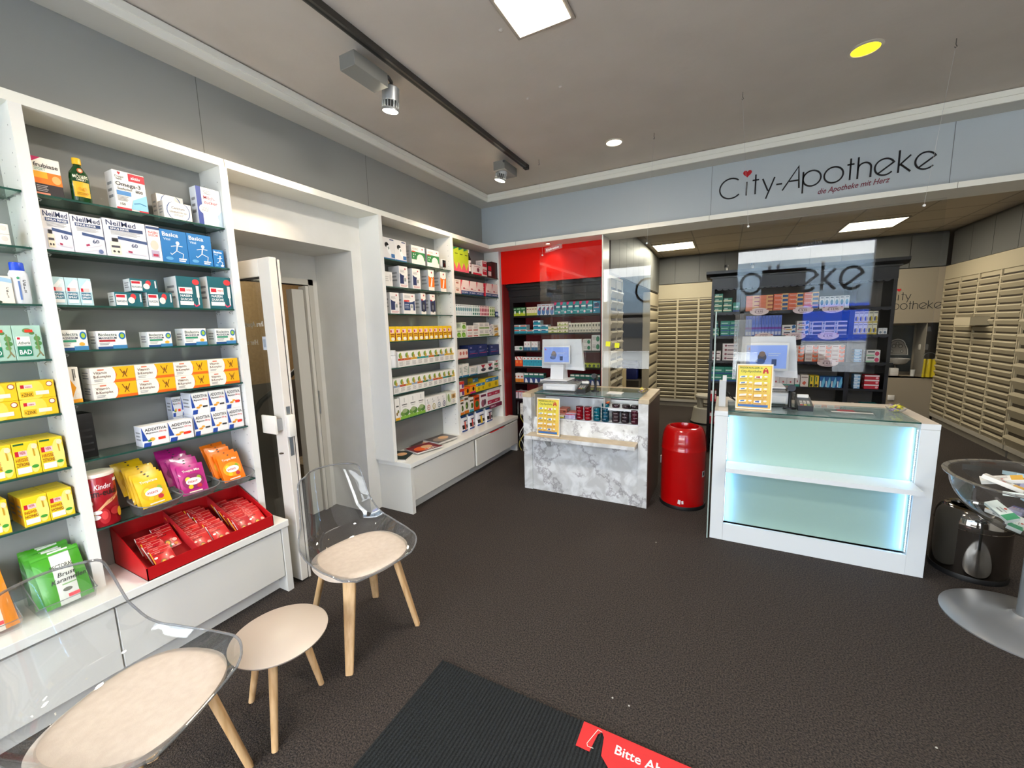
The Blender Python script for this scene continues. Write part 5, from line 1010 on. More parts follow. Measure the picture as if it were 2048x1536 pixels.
# track with two spots
xt = -1.70
t = thing('light_track', 'dark metal lighting track running along the ceiling', 'light track', (xt, 1.2, 3.04))
b = MB(); b.box(-.018, .018, -2.6, 2.44, -.034, 0, M('54524e', .35, .7)); b.box(-.010, .004, -2.6, 2.44, -.0345, -.034, DARK); b.build('rail', t)
b = MB(); b.box(-.02, .02, 2.42, 2.47, -.038, 0, DARK); b.build('end_cap', t)
def spotlamp(lab, y, aim, bdx, bl):
    t = thing('track_spot', lab, 'spot lamp', (xt, y, 3.0))
    b = MB(); b.box(-.14+bdx, -.03+bdx, -.24+bl, .0+bl, -.085, -.012, M('8d8e8b', .4, .5), .002); b.build('driver_box', t)
    h = thing_part(t, (-.1+bdx, .09, -.075), aim)
    b = MB(); b.lathe([(.044, .05), (.05, .045), (.05, -.025), (.046, -.027)], M('a8abad', .35, .6), 28); b.build('housing', h)
    b = MB(); b.lathe([(.040, -.02), (.040, -.065)], M('17181a', .6), 20, cap=False)
    for k in range(16):
        a = 2*PI*k/16; b.obox((0, 0, 0), .0016, .006, .022, M('a8abad', .35, .6), mat4=Matrix.Rotation(a, 4, 'Z') @ Matrix.Translation((0, .044, -.045)))
    b.build('cooling_fins', h)
    b = MB(); b.lathe([(.05, -.064), (.052, -.068), (.052, -.078), (.045, -.078)], M('9a9c9c', .35, .6), 28, cap=False); b.lathe([(.045, -.0765), (.02, -.0765)], M('fff4e0', em=22), 24); b.build('lens', h)
    b = MB(); b.tube([(-.03+bdx, .0, -.03), (-.06+bdx, .06, -.02), (-.1+bdx, .09, -.03)], .01, M('3a3a3a', .4, .5), 8); b.build('joint', t)
def thing_part(t, loc, rot):
    o = bpy.data.objects.new('lamp_head', None); COL.objects.link(o); o.parent = t; o.location = loc; o.rotation_euler = rot; return o
spotlamp('grey track spot with fins and box, nearer to viewer', 1.93, (math.radians(2), math.radians(8), 0), -.02, .0)
spotlamp('grey track spot near the far end of ceiling track', 3.3, (math.radians(-4), math.radians(14), 0), -.02, .25)
# hooks and threads holding the clear screens
def screen(lab, x0, x1, y, z0, z1, hooks, wl_):
    t = thing('protective_screen', lab, 'screen', ((x0+x1)/2, y, z0))
    o = t.location
    b = MB(); b.box(x0, x1, y, y+.004, z0, z1, SCREEN); b.build('acrylic_sheet', t).location = -o
    for xb, xh in hooks:
        b = MB(); b.tube([(xb, y, z1-.03), (xh, y, 3.0)], .0006, M('b8b8b8', .3), 4); b.build('thread', t).location = -o
        b = MB(); b.lathe([(.007, -.002), (.007, .006)], M('c8cccc', .2), 12, (0, 0, 0)); q = b.build('grommet', t, (0, 0, 0), (PI/2, 0, 0)); q.location = Vector((xb, y, z1-.03))-o
        b = MB(); b.tube([(xh, y, 3.04), (xh, y, 3.01), (xh+.006, y, 2.998), (xh, y, 2.992), (xh-.005, y, 3.0)], .0018, M('5c5850', .4, .5), 6); b.build('ceiling_hook', t).location = -o
    b = MB(); f = lambda x, z, L: (wl_[0]+x*math.cos(wl_[2])-z*math.sin(wl_[2]), y-.0008-.0004*L, wl_[1]+x*math.sin(wl_[2])+z*math.cos(wl_[2]))
    draw(b, [('r', 0, 0, 1, 1, wl_[3]), ('t', 'Diskretion', .08, .28, .45, wl_[4], .84)], f, .17, .045); q = b.build('sticker', t, norm=False); q.location = -o
screen('clear hanging screen over marble counter with Diskretion sticker', -1.56, -.565, 3.6, 1.17, 2.235, [(-1.53, -1.55), (-.60, -.56)], (-1.50, 2.22, .17, BAG, 'efe8e4'))
screen('large clear hanging screen over white counter with Diskretion sticker', .06, 1.085, 3.3, 1.21, 2.215, [(.11, .04), (.99, 1.05)], (xat(1592, 3.3, 2.0), zat(499, xat(1592, 3.3, 2.0), 3.3), .1, SCREEN, '2a2c30'))

# ---------------------------------------------------------------- black dresser behind the white counter
YD = 5.3; DL, DR = -.155, 1.46
t = thing('dresser', 'wide black dresser with heavy cornice and shelves behind white counter', 'cabinet', (.65, YD+.15, 0)); o = t.location
ZDT = 2.0
b = MB(); x1b, x2b = xat(1482, YD, 1.4), xat(1701, YD, 1.4)
for a, c in ((DL, DL+.03), (DR-.03, DR)): b = MB(); b.box(a, c, YD, YD+.33, 0, ZDT, BLACK); b.build('side', t).location = -o
for xx in (x1b, x2b):
    b = MB(); b.box(xx-.02, xx+.02, YD, YD+.33, 0, ZDT-.1, BLACK); b.build('divider', t).location = -o
for z in (YD,):
    b = MB(); b.box(DL+.03, DR-.03, YD+.31, YD+.33, 0, ZDT, M('6a6257', .6)); b.build('back_panel', t).location = -o
b = MB(); b.box(DL, DR, YD-.01, YD+.34, 1.92, 2.04, BLACK); b.box(DL-.02, DR+.02, YD-.03, YD+.35, 2.04, 2.055, BLACK); b.prism([(YD-.03, 2.055), (YD-.075, 2.085), (YD-.075, 2.115), (YD+.36, 2.115), (YD+.36, 2.055)], 'x', DL-.06, DR+.06, BLACK)
n_ = 26
for k in range(n_):
    xx = DL+.05+(DR-DL-.1)*k/n_; b.prism([(xx+math.cos(a)*(DR-DL-.1)/n_/2+(DR-DL)/n_/2, 1.92+math.sin(a)*.018) for a in [PI+PI*j/6 for j in range(7)]], 'y', YD, YD+.012, BLACK)
b.build('cornice', t).location = -o
ZD = [zat(q, DL+.2, YD) for q in (624, 672, 721, 763)]
ZD = [ZD[0], ZD[1], ZD[2], ZD[3]]
for i, z in enumerate(ZD+[.62, .35, .1]):
    b = MB(); e = .03 if i == 2 else 0
    if i < 3: b.box(DL+.03-e*1.5, DR-.03+e*1.5, YD-e*1.5, YD+.31, z-.022, z, BLACK)
    else:
        b.box(DL+.03, x1b-.02, YD, YD+.31, z-.022, z, BLACK); z2 = z-.03 if i == 3 else z; b.box(x1b+.02, x2b-.02, YD, YD+.31, z2-.022, z2, BLACK); b.box(x2b+.02, DR-.03, YD, YD+.31, z2-.022, z2, BLACK)
    b.build('shelf', t).location = -o
    if i < 3:
        b = MB()
        for a, c in ((DL+.03, x1b-.02), (x1b+.02, x2b-.02), (x2b+.02, DR-.03)):
            m_ = max(3, int((c-a)/.06))
            for k in range(m_): w_ = (c-a)/m_; b.prism([(a+w_*(k+.5)+math.cos(q)*w_/2, z-.022+math.sin(q)*.014) for q in [PI+PI*j/6 for j in range(7)]], 'y', YD+.004, YD+.01, BLACK)
        b.build('scalloped_edge', t).location = -o
def K(tn, desc, sh, part, p0, p1, n, pt, **k):
    z = (ZD+[.62, .35])[sh-1] - (.03 if sh == 4 and part != 'left' else 0)
    if 'z' in k: z = k.pop('z')
    return row(tn, desc, '%s dresser shelf, %s part' % (ORD[sh], part), 'B', YD+.012, z, p0, p1, n, pt, **k)
K('gs', 'flat green box', 1, 'left', 1428, 1445, 1, 588, nz=4, d=.12); K('gs', 'green box pile', 1, 'left', 1446, 1464, 1, 596, nz=3, d=.12); K('gd', 'taller green box', 1, 'left', 1465, 1479, 1, 605, d=.12)
K('gs', 'green box by the post', 2, 'left', 1424, 1438, 1, 656, nz=2, d=.12); K('gd', 'broad green box', 2, 'left', 1440, 1478, 2, 642, nz=3, d=.12)
K('ov', 'white oval-label box', 3, 'left', 1422, 1441, 1, 702, nz=2, d=.12); K('ov', 'wide oval-label box', 3, 'left', 1444, 1477, 1, 687, nz=4, d=.12)
K('gd', 'green wide box', 4, 'left', 1420, 1476, 2, 733, nz=2, d=.12)
K('cb', 'flat orange and yellow box', 1, 'middle', 1491, 1545, 2, 592, nz=4, d=.12); K('ca', 'orange box with blue end', 1, 'middle', 1546, 1636, 3, 588, nz=4, d=.12); K('ey', 'white eye drop box', 1, 'middle', 1638, 1698, 6, 593, d=.08)
K('pu', 'tall blue violet box', 2, 'middle', 1490, 1562, 11, 632, d=.12); K('vo', 'white and pink gel box', 2, 'middle', 1563, 1591, 1, 650, nz=2, d=.1); K('vo', 'white and pink gel carton', 2, 'middle', 1592, 1617, 1, 642, nz=3, d=.1); K('aq', 'white box with black label', 2, 'middle', 1618, 1693, 3, 643, nz=3, d=.1)
K('do', 'white and orange box', 3, 'middle', 1500, 1607, 4, 691, nz=4, d=.1); K('do', 'white orange tablet box', 3, 'middle', 1609, 1688, 3, 690, nz=4, d=.1)
K('tg', 'small white and teal box', 4, 'middle', 1530, 1588, 4, 752, d=.1); K('tg', 'white carton', 4, 'middle', 1589, 1599, 1, 750, d=.1); K('hr', 'cream box with orange mark', 4, 'middle', 1600, 1616, 1, 749.5, d=.1); K('yl', 'yellow and green box', 4, 'middle', 1617, 1637, 2, 751, d=.1); K('blu', 'blue box with white swoosh', 4, 'middle', 1638, 1684, 4, 753, d=.1)
K('yw', 'white and yellow box', 2, 'right', 1701+5, 1753, 5, 623, nz=2, d=.1); K('ws', 'small white box', 2, 'right', 1756, 1776-2, 2, 656, d=.08)
K('bb', 'blue gel box', 3, 'right', 1707, 1722, 1, 699, nz=4, d=.1); K('do2', 'white and pink box', 3, 'right', 1731, 1759, 1, 700, nz=2, d=.1)
K('pb', 'pale blue box', 4, 'right', 1706, 1719, 1, 749, nz=4, d=.1); K('rw', 'red and white box', 4, 'right', 1727, 1757, 1, 750, nz=3, d=.1)
K('limy', 'flat yellow box', 5, 'middle', 1620, 1682, 3, 793, hh=.05, d=.12); K('do', 'flat orange box', 5, 'right', 1706, 1712, 1, 795, hh=.05, d=.1); K('tq', 'flat teal box', 5, 'right', 1722, 1756, 1, 795, nz=2, hh=.06, d=.12)
K('rw', 'red white box behind counter', 5, 'left', 1420, 1432, 1, 808, hh=.13, d=.1); K('rw', 'low red white box', 6, 'left', 1418, 1430, 1, 866, hh=.13, d=.1)
for i, (px, sh, pr) in enumerate(((1518, 1, '9,95'), (1605, 1, '9,95'), (1664, 1, '12,95'), (1527, 2, '7,95'), (1590, 2, '8,45'), (1655, 2, '5,95'), (1654, 3, '4,20'))):
    x = xat(px, YD-.02, ZD[sh-1]); z = ZD[sh-1]-.012
    b = MB(); f = lambda xx, zz, L: (x-.09+xx, YD-.055-.0004*L, z-.035+zz)
    draw(b, [('e', .5, .5, .5, .5, 'ecd6d4'), ('p', heart(.09, .72, .06), 'c02430'), ('p', heart(.91, .72, .06), 'c02430'), ('t', '€ '+pr, .26, .34, .26, '5a3038', .5), ('r', .3, .7, .7, .76, '8a5058'), ('r', .34, .18, .66, .22, '8a5058')], f, .18, .08)
    tag(b.build('price_tag', norm=False), 'oval pink price tag %s hanging at the %s dresser shelf edge' % (['one, leftmost', 'two, middle', 'three, rightmost', 'one, leftmost', 'two, middle', 'three, rightmost', 'alone'][i], ORD[sh]), 'price tag')
for px in (1452, 1505):
    x = xat(px, YD, 2.1); b = MB(); b.lathe([(.014, 0), (.014, .05)], M('a8a49c', .4), 12); b.lathe([(.02, .05), (.02, .075)], DARK, 12); o2 = b.build('cap_stand', None, (x, YD+.1, 2.116)); tag(o2, 'small %s pale peg with dark cap on top of the dresser' % ('left' if px < 1500 else 'right'), 'peg')

# sink niche in the back wall with mirror, towel and sign
SIGN = [('C', 2.165, .085), ('i', 2.268, 0), ('t', 2.300, .035), ('y', 2.345, .06)]
t = thing('wall_sign', 'small black City Apotheke lettering with heart on the office wall', 'sign', (0, 8.15, 0))
P = lambda x, z, k: (x, -.002, z)
b = MB()
for ch, x, w in SIGN: strokes(b, ch, x*1.02-.045, 1.80, .085, P, .0085, INK, w*1.02 or None, th=0)
xs = 2.125
for ch, w in (('a', .07), ('p', .075), ('o', .075), ('t', .032), ('h', .055), ('e', .078), ('k', .052), ('e', .078)): strokes(b, ch, xs, 1.665, .085, P, .0085, INK, w, th=0); xs += w+.016
b.build('letters', t, norm=False); b = MB(); b.prism(heart(2.268*1.02-.045, 1.95, .026), 'y', -.004, 0, HRT); b.build('heart', t)
t = thing('sink_niche_mirror', 'dark mirror with ornate frosted frame in the sink niche', 'mirror', (2.5, 8.54, .9))
b = MB(); b.box(-.25, .1, -.01, 0, -.2, .52, M('3c4448', .2, .3)); b.build('pane', t)
b = MB()
for q_, (r1, cl) in enumerate(((1, 'c4c0ba'), (.9, '4a4844'), (.82, '8f8b84'))):
    pts = [(-.08+r1*.14*x, .06+.24*(z*r1+(1-r1)*.4)) for x, z in [(-1, 0), (1, 0), (.95, .35), (.8, .62)]+[(.72*math.cos(a), .66+.4*math.sin(a)) for a in [PI*k/14 for k in range(15)]]+[(-.8, .62), (-.95, .35)]]
    b.poly([(x, -.0108-.0012*q_, z) for x, z in pts], M(cl, .4))
for cx_, cz_, s_ in ((-.12, .2, .028), (-.04, .2, .028), (-.08, .24, .022), (-.14, .12, .02), (-.02, .12, .02)):
    b.poly([(cx_+s_*math.cos(a), -.0150, cz_+s_*1.2*math.sin(a)) for a in [2*PI*k/14 for k in range(14)]], M('55524d', .4)); b.poly([(cx_+.6*s_*math.cos(a), -.0156, cz_+.8*s_*math.sin(a)) for a in [2*PI*k/14 for k in range(14)]], M('a8a49c', .4))
b.build('ornament', t)
t = thing('sink', 'white wash basin with chrome tap in the sink niche', 'sink', (2.40, 8.38, .70))
b = MB(); b.lathe([(.05, .12), (.1, .14), (.14, .2), (.145, .215), (.13, .205), (.09, .16)], M('bdb9b3', .2), 28); b.build('basin', t)
b = MB(); b.tube([(.0, .1, .0), (.0, .1, .1), (0, .05, .12)], .012, CHROME, 8); b.build('tap', t)
b = MB(); b.box(-.05, .05, -.04, .04, 0, .12, M('cfcac4', .4), .01); tag(b.build('paper_box', None, (2.32, 8.22, .661)), 'white square dispenser at the left of the sink niche', 'dispenser')
b = MB(); b.lathe([(.025, 0), (.028, .1)], M('c8c8c4', .3), 16); tag(b.build('cup', None, (2.54, 8.22, .661)), 'small pale cup standing on the sink niche sill', 'cup')
b = MB(); b.grid(lambda u, v: Vector((-.07+.14*u*(1-.1*v)+.007*v, -.012*math.sin(u*14)-.01, -.27*(1-v))), 16, 8, M('b8a414', .9)); t = thing('towel', 'mustard yellow towel hanging on a hook ring in sink niche', 'towel', (2.685, 8.14, .93)); b.build('cloth', t)
b = MB(); b.tube([(.065*math.cos(a), 0, .04+.055*math.sin(a)) for a in [2*PI*k/20 for k in range(20)]], .004, STEEL, 6, True); b.build('ring', t)
b = MB(); b.box(-.05, .05, -.01, .06, 0, .09, M('c4beb4', .4), .012); tag(b.build('soap_dispenser', None, (2.66, 8.3, 1.05)), 'white soap dispenser above the yellow towel', 'soap dispenser')
b = MB(); b.prism([(-.05, 0), (.05, 0), (.035, .07), (-.035, .07)], 'y', -.03, .03, M('c4beb4', .4)); tag(b.build('wall_dispenser', None, (2.68, 8.35, 1.33)), 'small white trapezoid holder high in the sink niche', 'holder')
b = MB(); b.box(2.2, 2.76, 8.15, 8.2, .64, .66, M('a39a88')); b.box(2.62, 2.63, 8.16, 8.5, .66, 1.46, M('8b8478')); struct(b.build('trim_5'))
b = MB(); b.box(-.04, .04, -.012, 0, -.04, .04, M('d4d0c8', .4), .004); tag(b.build('wall_socket', None, (2.3, 8.148, .33)), 'white wall socket under the sink niche', 'socket')
# step stool
t = thing('step_stool', 'cream round step stool with two steps beside black dresser', 'stool', (-.22, 6.9, 0)); CS = M('a59f90', .6)
b = MB(); b.lathe([(.215, .02), (.205, .04), (.175, .24), (.165, .25)], CS, 32); b.build('lower_step', t)
b = MB()
for k in range(4):
    a = PI/4+k*PI/2; b.obox((.115*math.cos(a), .115*math.sin(a), .325), .03, .03, .078, CS, a)
b.build('post', t); b = MB(); b.lathe([(.15, .40), (.155, .41), (.15, .435), (.14, .44)], CS, 32); b.build('upper_step', t)
b = MB(); b.lathe([(.22, 0), (.22, .03), (.2, .03)], DARK, 32); b.build('rubber_ring', t)

# ---------------------------------------------------------------- marble counter
mt, n, l, bb = nodemat('marble'); tc = n.new('ShaderNodeTexCoord')
n1 = n.new('ShaderNodeTexNoise'); n1.inputs['Scale'].default_value = 7; n1.inputs['Detail'].default_value = 8; n1.inputs['Distortion'].default_value = .8
wv = n.new('ShaderNodeTexWave'); wv.inputs['Scale'].default_value = 1.1; wv.inputs['Distortion'].default_value = 16; wv.inputs['Detail'].default_value = 10; wv.inputs['Detail Scale'].default_value = 1.6; wv.inputs['Detail Roughness'].default_value = .68; wv.bands_direction = 'DIAGONAL'
r1 = n.new('ShaderNodeValToRGB'); r1.color_ramp.elements[0].position = .0; r1.color_ramp.elements[0].color = lin('b2b0b3'); r1.color_ramp.elements[1].position = .14; r1.color_ramp.elements[1].color = lin('e4e6e7')
e = r1.color_ramp.elements.new(.03); e.color = lin('cfcfd1')
r2 = n.new('ShaderNodeValToRGB'); r2.color_ramp.elements[0].position = .42; r2.color_ramp.elements[0].color = lin('d6d5d3'); r2.color_ramp.elements[1].position = .6; r2.color_ramp.elements[1].color = (1, 1, 1, 1)
mu = n.new('ShaderNodeMix'); mu.data_type = 'RGBA'; mu.blend_type = 'MULTIPLY'; mu.inputs[0].default_value = .8
l.new(tc.outputs['Object'], n1.inputs['Vector']); l.new(tc.outputs['Object'], wv.inputs['Vector']); l.new(wv.outputs['Fac'], r1.inputs[0]); l.new(n1.outputs['Fac'], r2.inputs[0])
l.new(r1.outputs[0], mu.inputs[6]); l.new(r2.outputs[0], mu.inputs[7]); l.new(mu.outputs[2], bb.inputs['Base Color']); bb.inputs['Roughness'].default_value = .25
MARBLE = mt
BEIGE = noisy('beige_marble_edge', 'b9a789', 'cbbb9f', 12, .35)
t = thing('marble_counter', 'white veined marble counter with beige edges and open product recess', 'counter', (-1.1, 3.41, 0)); o = t.location
MY = 3.41; XL0, XL1, XR0, XR1 = -1.673, -1.587, -.612, -.529
b = MB(); b.box(XL0, XL1, MY, 4.04, 0, .897, MARBLE, .001); b.build('side_pillar', t).location = -o
b = MB(); b.box(XR0, XR1-.004, MY, 4.04, 0, .897, [MARBLE]*3+[M('4c443f', .3)]+[MARBLE]*2, .001); b.build('side_pillar', t).location = -o
b = MB(); b.box(XR1-.004, XR1+.001, MY+.0, 4.04, 0, .9, M('54483f', .35)); b.build('side_cladding', t).location = -o
b = MB(); b.box(XL0-.003, XL1, MY-.003, 4.04, .8975, .937, BEIGE, .002); b.box(XR0, XR1+.003, MY-.003, 4.04, .8975, .937, BEIGE, .002); b.box(XL1, XR0, 3.93, 4.04, .8975, .937, BEIGE); b.build('cap', t).location = -o
b = MB(); b.box(XL1+.001, XR0-.001, MY+.012, MY+.03, 0, .56, MARBLE); b.build('front_panel', t).location = -o
b = MB(); b.prism([(MY-.125, .534), (MY-.125, .564), (MY+.02, .566), (MY+.02, .536)], 'x', XL1-.01, XR0-.001, BEIGE); b.prism([(MY-.127, .532), (MY-.127, .563), (MY-.125, .563), (MY-.125, .532)], 'x', XL1-.01, XR0-.001, MARBLE)
b.build('ledge', t).location = -o
b = MB(); b.box(XL1+.05, XL1+.2, MY+.002, MY+.012, .48, .533, M('8e8e8c', .4)) if 0 else b.prism([(MY+.012, .44), (MY+.012, .532), (MY-.06, .532), (MY-.05, .50)], 'x', XL1+.15, XL1+.19, M('a8a9a8', .4)); b.build('bracket', t).location = -o
b = MB(); b.prism([(MY+.012, .566), (MY+.012, .585), (MY+.075, .70), (MY+.09, .70), (MY+.09, .566)], 'x', XL1+.001, XR0-.001, MARBLE); b.build('sloped_panel', t).location = -o
WI = M('dfe3e8', .35)
b = MB(); b.box(XL1+.001, XR0-.001, MY+.07, MY+.36, .684, .70, WI); b.box(XL1+.001, XR0-.001, MY+.345, MY+.36, .70, .93, WI); b.box(XL1+.001, XR0-.001, MY+.345, 3.93, .86, .87, WI); b.box(XL1+.001, XL1+.008, MY+.075, MY+.33, .70, .93, M('b9b5ad', .4)); b.build('recess', t).location = -o  # flat white board behind the recess added so the glass top stays light
xs_ = xat(1207, MY+.1, .85); b = MB(); b.box(xs_, XR0-.001, MY+.10, MY+.33, .805, .825, WI); b.box(xs_, xs_+.012, MY+.10, MY+.33, .825, .935, M('b0aaa4', .4)); b.build('small_shelf', t).location = -o
b = MB(); b.box(XL1+.035, XR0+.008, MY-.004, 3.93, .9375, .9455, [GLASS_T, GLASS_T, GEDGE, GLASS_T, GLASS_T, GLASS_T]); q = b.build('glass_top', t); q.location = -o
ZC = .9465
# goods in the recess
def C_(tn, desc, p0, p1, n, pt, z=.7005, Y=MY+.085, **k): return row(tn, desc, 'marble counter recess', 'B', Y, z, p0, p1, n, pt, **k)
C_('gold', 'gold yellow carton', 1066, 1074, 1, 810, nz=3, d=.12, Y=MY+.1); C_('choc', 'reddish brown praline box', 1117, 1134, 1, 816, nz=2, d=.1, Y=MY+.15); C_('choc', 'smaller reddish brown box', 1137, 1152, 1, 823, d=.08, Y=MY+.14)
C_('limy', 'white box with lime band', 1117.5, 1127.5, 1, 831, d=.05); C_('lil', 'lilac box with red top', 1130, 1150, 2, 827, d=.06)
C_('orange', 'tipped orange carton', 1209, 1217, 1, 806, z=.826, Y=MY+.15, hh=.04, d=.06)
tins = {}
def tin(col, desc, px, z, Y, k, tilt=0, nm=''):
    key = col; r, h = .033, .030
    if key not in tins:
        b = MB(); b.lathe([(r*.93, 0), (r, .003), (r, h*.5), (r*1.03, h*.52), (r*1.03, h-.002), (r*.97, h)], M(col, .22, .75), 28); q = b.build('tmp'); me = q.data; bpy.data.objects.remove(q)
        b = MB(); b.lathe([(r*.7, .0003), (r*.66, .0012)], M('2c2c30', .3, .3), 24); q = b.build('tmp'); m2 = q.data; bpy.data.objects.remove(q)
        b = MB(); rz_decal(b, r*1.035, [('r', .15, .3, .85, .7, '9a9496'), ('r', .25, .42, .7, .58, col)], r*1.4, h*.42, h*.54, -PI/2); q = b.build('tmp', norm=False); m3 = q.data; bpy.data.objects.remove(q); tins[key] = (me, m2, m3)
    me, m2, m3 = tins[key]; x = xat(px, Y, z)
    o = link('candy_tin', me, None, (x, Y, z+k*h), (tilt, 0, random.uniform(-.3, .3)))
    q = link('lid_print', m2, o, (0, 0, h)); q2 = link('side_print', m3, o)
    tag(o, desc, 'tin', 'candy tins in the marble counter recess'); return o
LV = ['bottom', 'second', 'third', 'top', 'fifth']
for px, col, n_, ds in ((1159.5, 'a81c2c', 4, 'left red'), (1176, 'b01a2a', 4, 'right red'), (1194, '1c7f96', 4, 'left teal'), (1211, '2a6a86', 4, 'right teal'), (1231.5, '5c4a50', 3, 'left brown'), (1250, '4a4048', 3, 'middle brown'), (1269.5, '6a3444', 4, 'right plum')):
    for k in range(n_): tin(col, '%s candy tin in the %s stack of counter recess' % (LV[k], ds), px, .7008, MY+.12, k)
tin('4e4448', 'brown candy tin lying across two brown stacks in recess', 1240, .7008, MY+.15, 3.05, .06); tin('2c2c30', 'black candy tin tilted on the middle brown stack in recess', 1256, .7008, MY+.15, 3.4, .25)
for px, col, ds in ((1211, '1c7f96', 'teal'), (1232, '5a4248', 'left brown'), (1252, '4a3c40', 'middle brown'), (1270, '40363a', 'right brown')): tin(col, 'single %s candy tin on the small shelf of marble counter' % ds, px, .826, MY+.15, 0)

# price boards ---------------------------------------------------------
def board(lab, x0, x1, y, z0, z1, back):
    w, h = x1-x0, z1-z0; t = thing('price_board', lab, 'price board', ((x0+x1)/2, y, z0)); o = t.location
    b = MB(); b.prism([(y-.004, z0), (y+.03, z0), (y+.03, z0+.004), (y, z0+.006), (y+.018, z1), (y+.014, z1), (y-.004, z0+.006)], 'x', x0, x1, ACRYL)
    b.prism([(y-.045, z0), (y+.002, z0), (y+.002, z0+.003), (y-.045, z0+.003)], 'x', x0, x1, M('c9b18c', .3)) ; b.build('holder', t).location = -o
    f = lambda x, z, L: (x0+x, y-.0045+.018*z/h-.0004*L, z0+.006+z*.985)
    ops = [('r', 0, 0, 1, 1, 'f3ecd8'), ('r', .03, .03, .97, .97, 'e6b64c'), ('r', .06, .05, .94, .95, 'ecc660'), ('r', .06, .35, .94, .95, 'ebd05a'), ('r', .06, .6, .94, .95, 'e6d84c'), ('r', .07, .05, .9, .11, '2f74b8'),
           ('t', 'PREISKNALLER in', .08, .9, .04, '3a4a24', .66), ('t', 'City-Apotheke', .12, .82, .05, '5a6430', .56), ('p', [(.72, .8), (.74, .88), (.8, .93), (.86, .88), (.88, .8), (.83, .8), (.82, .84), (.78, .84), (.77, .8)], 'c4202c'), ('e', .8, .885, .022, .015, 'efd755'), ('r', .487, .12, .493, .78, 'c8642c')]
    rnd = random.Random(5)
    for j in range(5):
        for i in range(2):
            u, v = .09+.41*i, .66-.132*j; c = rnd.choice(['2f74b8', '4a6ab0', 'b8443c', 'e8e8e4', '5c86b8'])
            ops += [('p', [(u, v+.03), (u+.2, v+.05-.02*i), (u+.21, v+.09), (u+.01, v+.075)], 'f4efe8'), ('p', [(u+.04, v+.045), (u+.15, v+.055-.02*i), (u+.15, v+.08), (u+.04, v+.07)], c), ('e', u+.31, v+.07, .05, .018, 'f0ece4'), ('t', rnd.choice(['7,99', '3,99', '9,49', '5,99', '4,89', '2,49']), u+.25, v+.0, .026, 'c03a1c', .12), ('r', u, v+.008, u+.2, v+.018, 'a86a3c'), ('r', u, v-.02, u+.36, v-.016, 'd8743c')]
    b = MB(); draw(b, ops, f, w, h); b.build('card', t, norm=False).location = -o
    return t
YP = MY-.075
board('yellow price board in acrylic holder on the marble counter ledge', xat(1074, YP, .6), xat(1119, YP, .6), YP, .5655, zat(797, xat(1095, YP, .8), YP), 0)
YP = 3.19
board('yellow price board in acrylic holder standing on the white counter', xat(1471, YP, 1), xat(1543, YP, 1), YP, .9465, zat(729, xat(1508, YP, 1.2), YP), 0)

# ---------------------------------------------------------------- white counter with LED strips
t = thing('white_counter', 'white counter with backlit frosted glass front and LED strips', 'counter', (.53, 3.115, 0)); o = t.location
A0, A1, B0, B1, WY = -.042, .04, 1.025, 1.109, 3.115
CW = M('dde2e4', .3, coat=.1, name='counter_white')
for a, c in ((A0, A1), (B0, B1)):
    b = MB(); b.box(a, c, WY, 3.74, 0, .905, CW, .001); b.build('side_panel', t).location = -o
b = MB(); CAPW = M('ddd2c4', .28, name='counter_cap')
b.box(A0, A1, WY-.001, 3.74, .9065, .940, [CAPW, CAPW, CW, CW, CW, CW]); b.box(B0, B1, WY-.001, 3.74, .9065, .940, [CAPW, CAPW, CW, CW, CW, CW]); b.box(A1, B0, 3.56, 3.74, .9065, .940, [CAPW, CAPW, CW, CW, CW, CW]); b.build('cap', t).location = -o
b = MB(); b.box(A1+.0008, B0-.0008, WY+.0, WY+.02, 0, .125, CW); b.build('kick_board', t).location = -o
mt, n, l, bb = nodemat('frosted_glass'); bb.inputs['Base Color'].default_value = lin('a0beb3'); bb.inputs['Roughness'].default_value = .18; bb.inputs['Subsurface Weight'].default_value = 0
b = MB(); b.box(A1, B0, WY+.045, WY+.053, .126, .905, mt); b.build('frosted_panel', t).location = -o
b = MB(); b.prism([(2.985, .548), (2.985, .577), (WY+.044, .577), (WY+.044, .548)], 'x', A1+.001, B0-.001, CW); b.build('shelf', t).location = -o
b = MB(); b.box(A1-.0, B0, WY-.002, 3.56, .9375, .9455, [GLASS_T, GLASS_T, GEDGE, GLASS_T, GLASS_T, GLASS_T]); b.build('glass_top', t).location = -o
b = MB(); b.box(A1+.001, B0-.001, 3.55, 3.56, .126, .93, CW); b.box(A1+.001, B0-.001, WY+.055, 3.55, .84, .85, M('c9d6d2', .4)); b.build('rear_and_added_board', t).location = -o  # horizontal inner board added to lighten the view through the glass top
LEDC = M('c4e0ff', em=3.5, name='led')
for s, x in ((1, A1+.002), (-1, B0-.002)):
    b = MB(); b.box(min(x, x+s*.001), max(x, x+s*.001), WY+.018, WY+.03, .13, .90, M('c8ccd0'))
    for k in range(62):
        z = .138+.0123*k
        if .54 < z < .585: continue
        b.box(min(x+s*.001, x+s*.0035), max(x+s*.001, x+s*.0035), WY+.019, WY+.028, z, z+.0055, LEDC)
    b.build('led_strip', t).location = -o
for x, s in ((A1+.012, 1), (B0-.012, -1)):
    for z0, z1 in ((.13, .54), (.585, .90)):
        q = area('led_strip_glow', (x, WY+.024, (z0+z1)/2), (0, 0, 0), z1-z0, .008, .42, (.2, .46, 1)); q.rotation_euler = (0, -s*PI/2*.93, 0) if 0 else (Vector((s, .35, 0))).to_track_quat('-Z', 'Y').to_euler()
        q.data.size = .008; q.data.size_y = z1-z0
